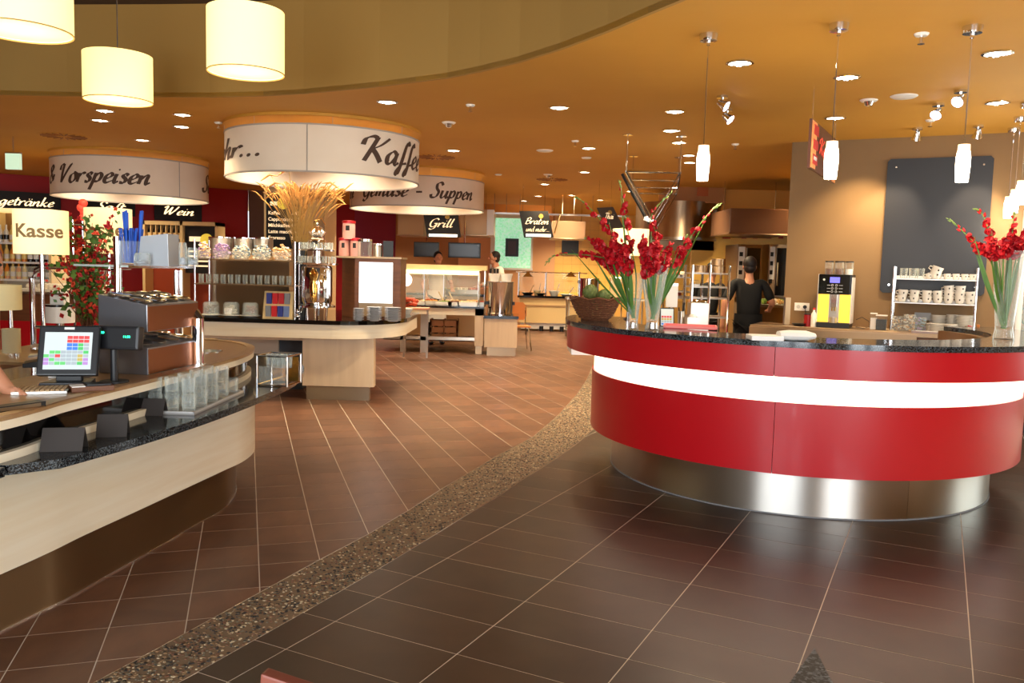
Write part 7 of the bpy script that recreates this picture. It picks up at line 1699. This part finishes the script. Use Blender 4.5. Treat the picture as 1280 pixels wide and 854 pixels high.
# poles with red lanterns behind the second Kasse lamp
for px, y0, lab in ((91, 275, 'thin dark pole between the two sign lamps'), (103, 264, 'thin chrome pole with red lantern left of the right sign lamp')):
    Yp = 9.5 if px == 91 else 10.0; q_ = at(px, y0, Yp); t = thing('lantern_pole', lab, 'pole', (q_.x, Yp, 0)); mb = MB(); mb.tube([(0, 0, 0), (0, 0, q_.z)], .014, 8); mb.cyl((0, 0, 0), .06, .02, 18); obj('pole', mb, m_chrome, t, smooth=True)
    mb = MB()
    for z in (.05, .3, .5): mb.tube([(0, 0, q_.z-z), (.12, 0, q_.z-z)], .008, 6)
    obj('arm', mb, m_chrome, t)
    if px == 103:
        mb = MB()
        for k in range(4): mb.sph((.0+R.uniform(-.03, .03), 0, q_.z-.07+k*.055), .05, 10, 8)
        obj('red_lantern', mb, mat('red_lantern', (230, 70, 50), .5, emit=.5), t, smooth=True)

# ================================================================== PEOPLE
def person(label, loc, face, hgt, top_m, leg_m, hair_m, arms, lean=0, apron=None, cap=False, sleeve=.55):
    """arms: two lists [elbow, wrist] in body space (facing -Y); returns the thing"""
    t = thing('person', label, 'person', loc, face); k = hgt/1.75
    pel = Vector((0, 0, .93)); ch = Vector((0, -.02-lean*.6, 1.28)); nk = Vector((0, -lean, 1.47))
    V = [pel, Vector((0, -lean*.3, 1.1)), ch, nk, nk+Vector((0, -.01, .09))]; E = [(0, 1), (1, 2), (2, 3), (3, 4)]; rd = [(.15, .11), (.135, .095), (.155, .105), (.055, .055), (.05, .05)]
    for s_ in (-1, 1):
        hip, kn, an, toe = Vector((s_*.09, 0, .88)), Vector((s_*.1, -.02, .5)), Vector((s_*.1, .02, .09)), Vector((s_*.12, -.15, .04)); i = len(V)
        V += [hip, kn, an, toe]; E += [(0, i), (i, i+1), (i+1, i+2), (i+2, i+3)]; rd += [.085, .06, .042, .035]
    for s_, (el, wr) in zip((-1, 1), arms):
        sh = Vector((s_*.18, -lean*.9, 1.42)); el, wr = Vector(el), Vector(wr); hd_ = wr+(wr-el).normalized()*.07; i = len(V)
        V += [sh, el, wr, hd_]; E += [(2, i), (i, i+1), (i+1, i+2), (i+2, i+3)]; rd += [.055, .042, .028, (.034, .02)]
        dd = (wr-el).normalized(); sd = dd.cross(Vector((0, 0, 1))); sd = sd.normalized() if sd.length > .1 else Vector((1, 0, 0))
        for q in range(5):
            off = (q-1.6)*.019 if q < 4 else -.04; L1 = .055 if q < 4 else .03; j = len(V)
            V += [hd_+sd*off+dd*.02, hd_+sd*off*1.1+dd*(.02+L1)+Vector((0, 0, -.012))]; E += [(i+3, j), (j, j+1)]; rd += [.009, .008]
    skin_mesh('body', [v*k for v in V], E, [tuple(x*k for x in r) if isinstance(r, tuple) else r*k for r in rd], m_skin, t)
    tv = [V[0], V[1], V[2], V[3]]; te = [(0, 1), (1, 2), (2, 3)]; tr = [(.17, .13), (.155, .115), (.172, .122), (.082, .08)]
    for s_, (el, wr) in zip((-1, 1), arms):
        sh = Vector((s_*.18, -lean*.9, 1.42)); i = len(tv); tv += [sh, sh.lerp(Vector(el), 1 if sleeve >= .9 else sleeve+.2)]; te += [(2, i), (i, i+1)]; tr += [.075, .062]
        if sleeve >= .9: tv.append(Vector(el).lerp(Vector(wr), .9)); te.append((i+1, i+2)); tr.append(.045)
    skin_mesh('shirt', [v*k for v in tv], te, [tuple(x*k for x in r) if isinstance(r, tuple) else r*k for r in tr], top_m, t)
    lv = [Vector((0, 0, .97))]; le = []; lr = [(.165, .125)]
    for s_ in (-1, 1): i = len(lv); lv += [Vector((s_*.09, 0, .86)), Vector((s_*.1, -.02, .5)), Vector((s_*.1, .02, .1))]; le += [(0, i), (i, i+1), (i+1, i+2)]; lr += [.1, .085, .07]
    skin_mesh('trousers', [v*k for v in lv], le, [tuple(x*k for x in r) if isinstance(r, tuple) else r*k for r in lr], leg_m, t)
    for s_ in (-1, 1): mb = MB(); mb.sph((s_*.11*k, -.06*k, .035*k), (.045*k, .13*k, .04*k), 10, 6); obj('shoe', mb, m_black, t, smooth=True)
    if apron: mb = MB(); mb.lathe([(.2*k, .42*k), (.185*k, .7*k), (.175*k, 1.02*k)], 24, T=Matrix.Diagonal((1, .78, 1, 1))); obj('apron', mb, apron, t, smooth=True)
    head(t, nk*k+Vector((0, -.015-lean*.3, .145))*1, k, 0, hair_m, cap)
    return t
q_ = at(935, 400, 10.6)
person('cook in black seen from behind, working at the kitchen table beyond the bar', (q_.x, 10.6, 0), radians(172), 1.74, m_shirtk, m_shirtk, m_hair, [[(-.29, .02, 1.16), (-.3, -.26, 1.08)], [(.31, .05, 1.15), (.32, .03, .92)]], .06, m_shirtk, sleeve=.72)
q_ = at(882, 400, 11.8)
person('cook in black cap and clothes bending behind the pot rack', (q_.x, 11.8, 0), radians(150), 1.66, m_shirtk, m_shirtk, m_black, [[(-.28, -.1, 1.12), (-.2, -.36, 1.05)], [(.28, -.1, 1.12), (.2, -.36, 1.05)]], .16, m_shirtk, True)
q_ = at(625, 400, 16.4)
person('dark-haired man in a white jacket turned left behind the soup pot', (q_.x, 16.4, 0), radians(-70), 1.84, m_shirtw, m_black, m_hair, [[(-.27, -.1, 1.15), (-.18, -.35, 1.1)], [(.28, -.05, 1.15), (.22, -.33, 1.08)]], .1, m_shirtw, sleeve=1)
q_ = at(545, 400, 16.3)
person('person in a white short-sleeved shirt behind the grill gantry', (q_.x, 16.3, 0), radians(20), 1.8, m_shirtw, m_black, m_hair, [[(-.28, 0, 1.12), (-.26, -.2, .95)], [(.28, -.02, 1.12), (.22, -.3, 1.05)]], .05, m_shirtw)
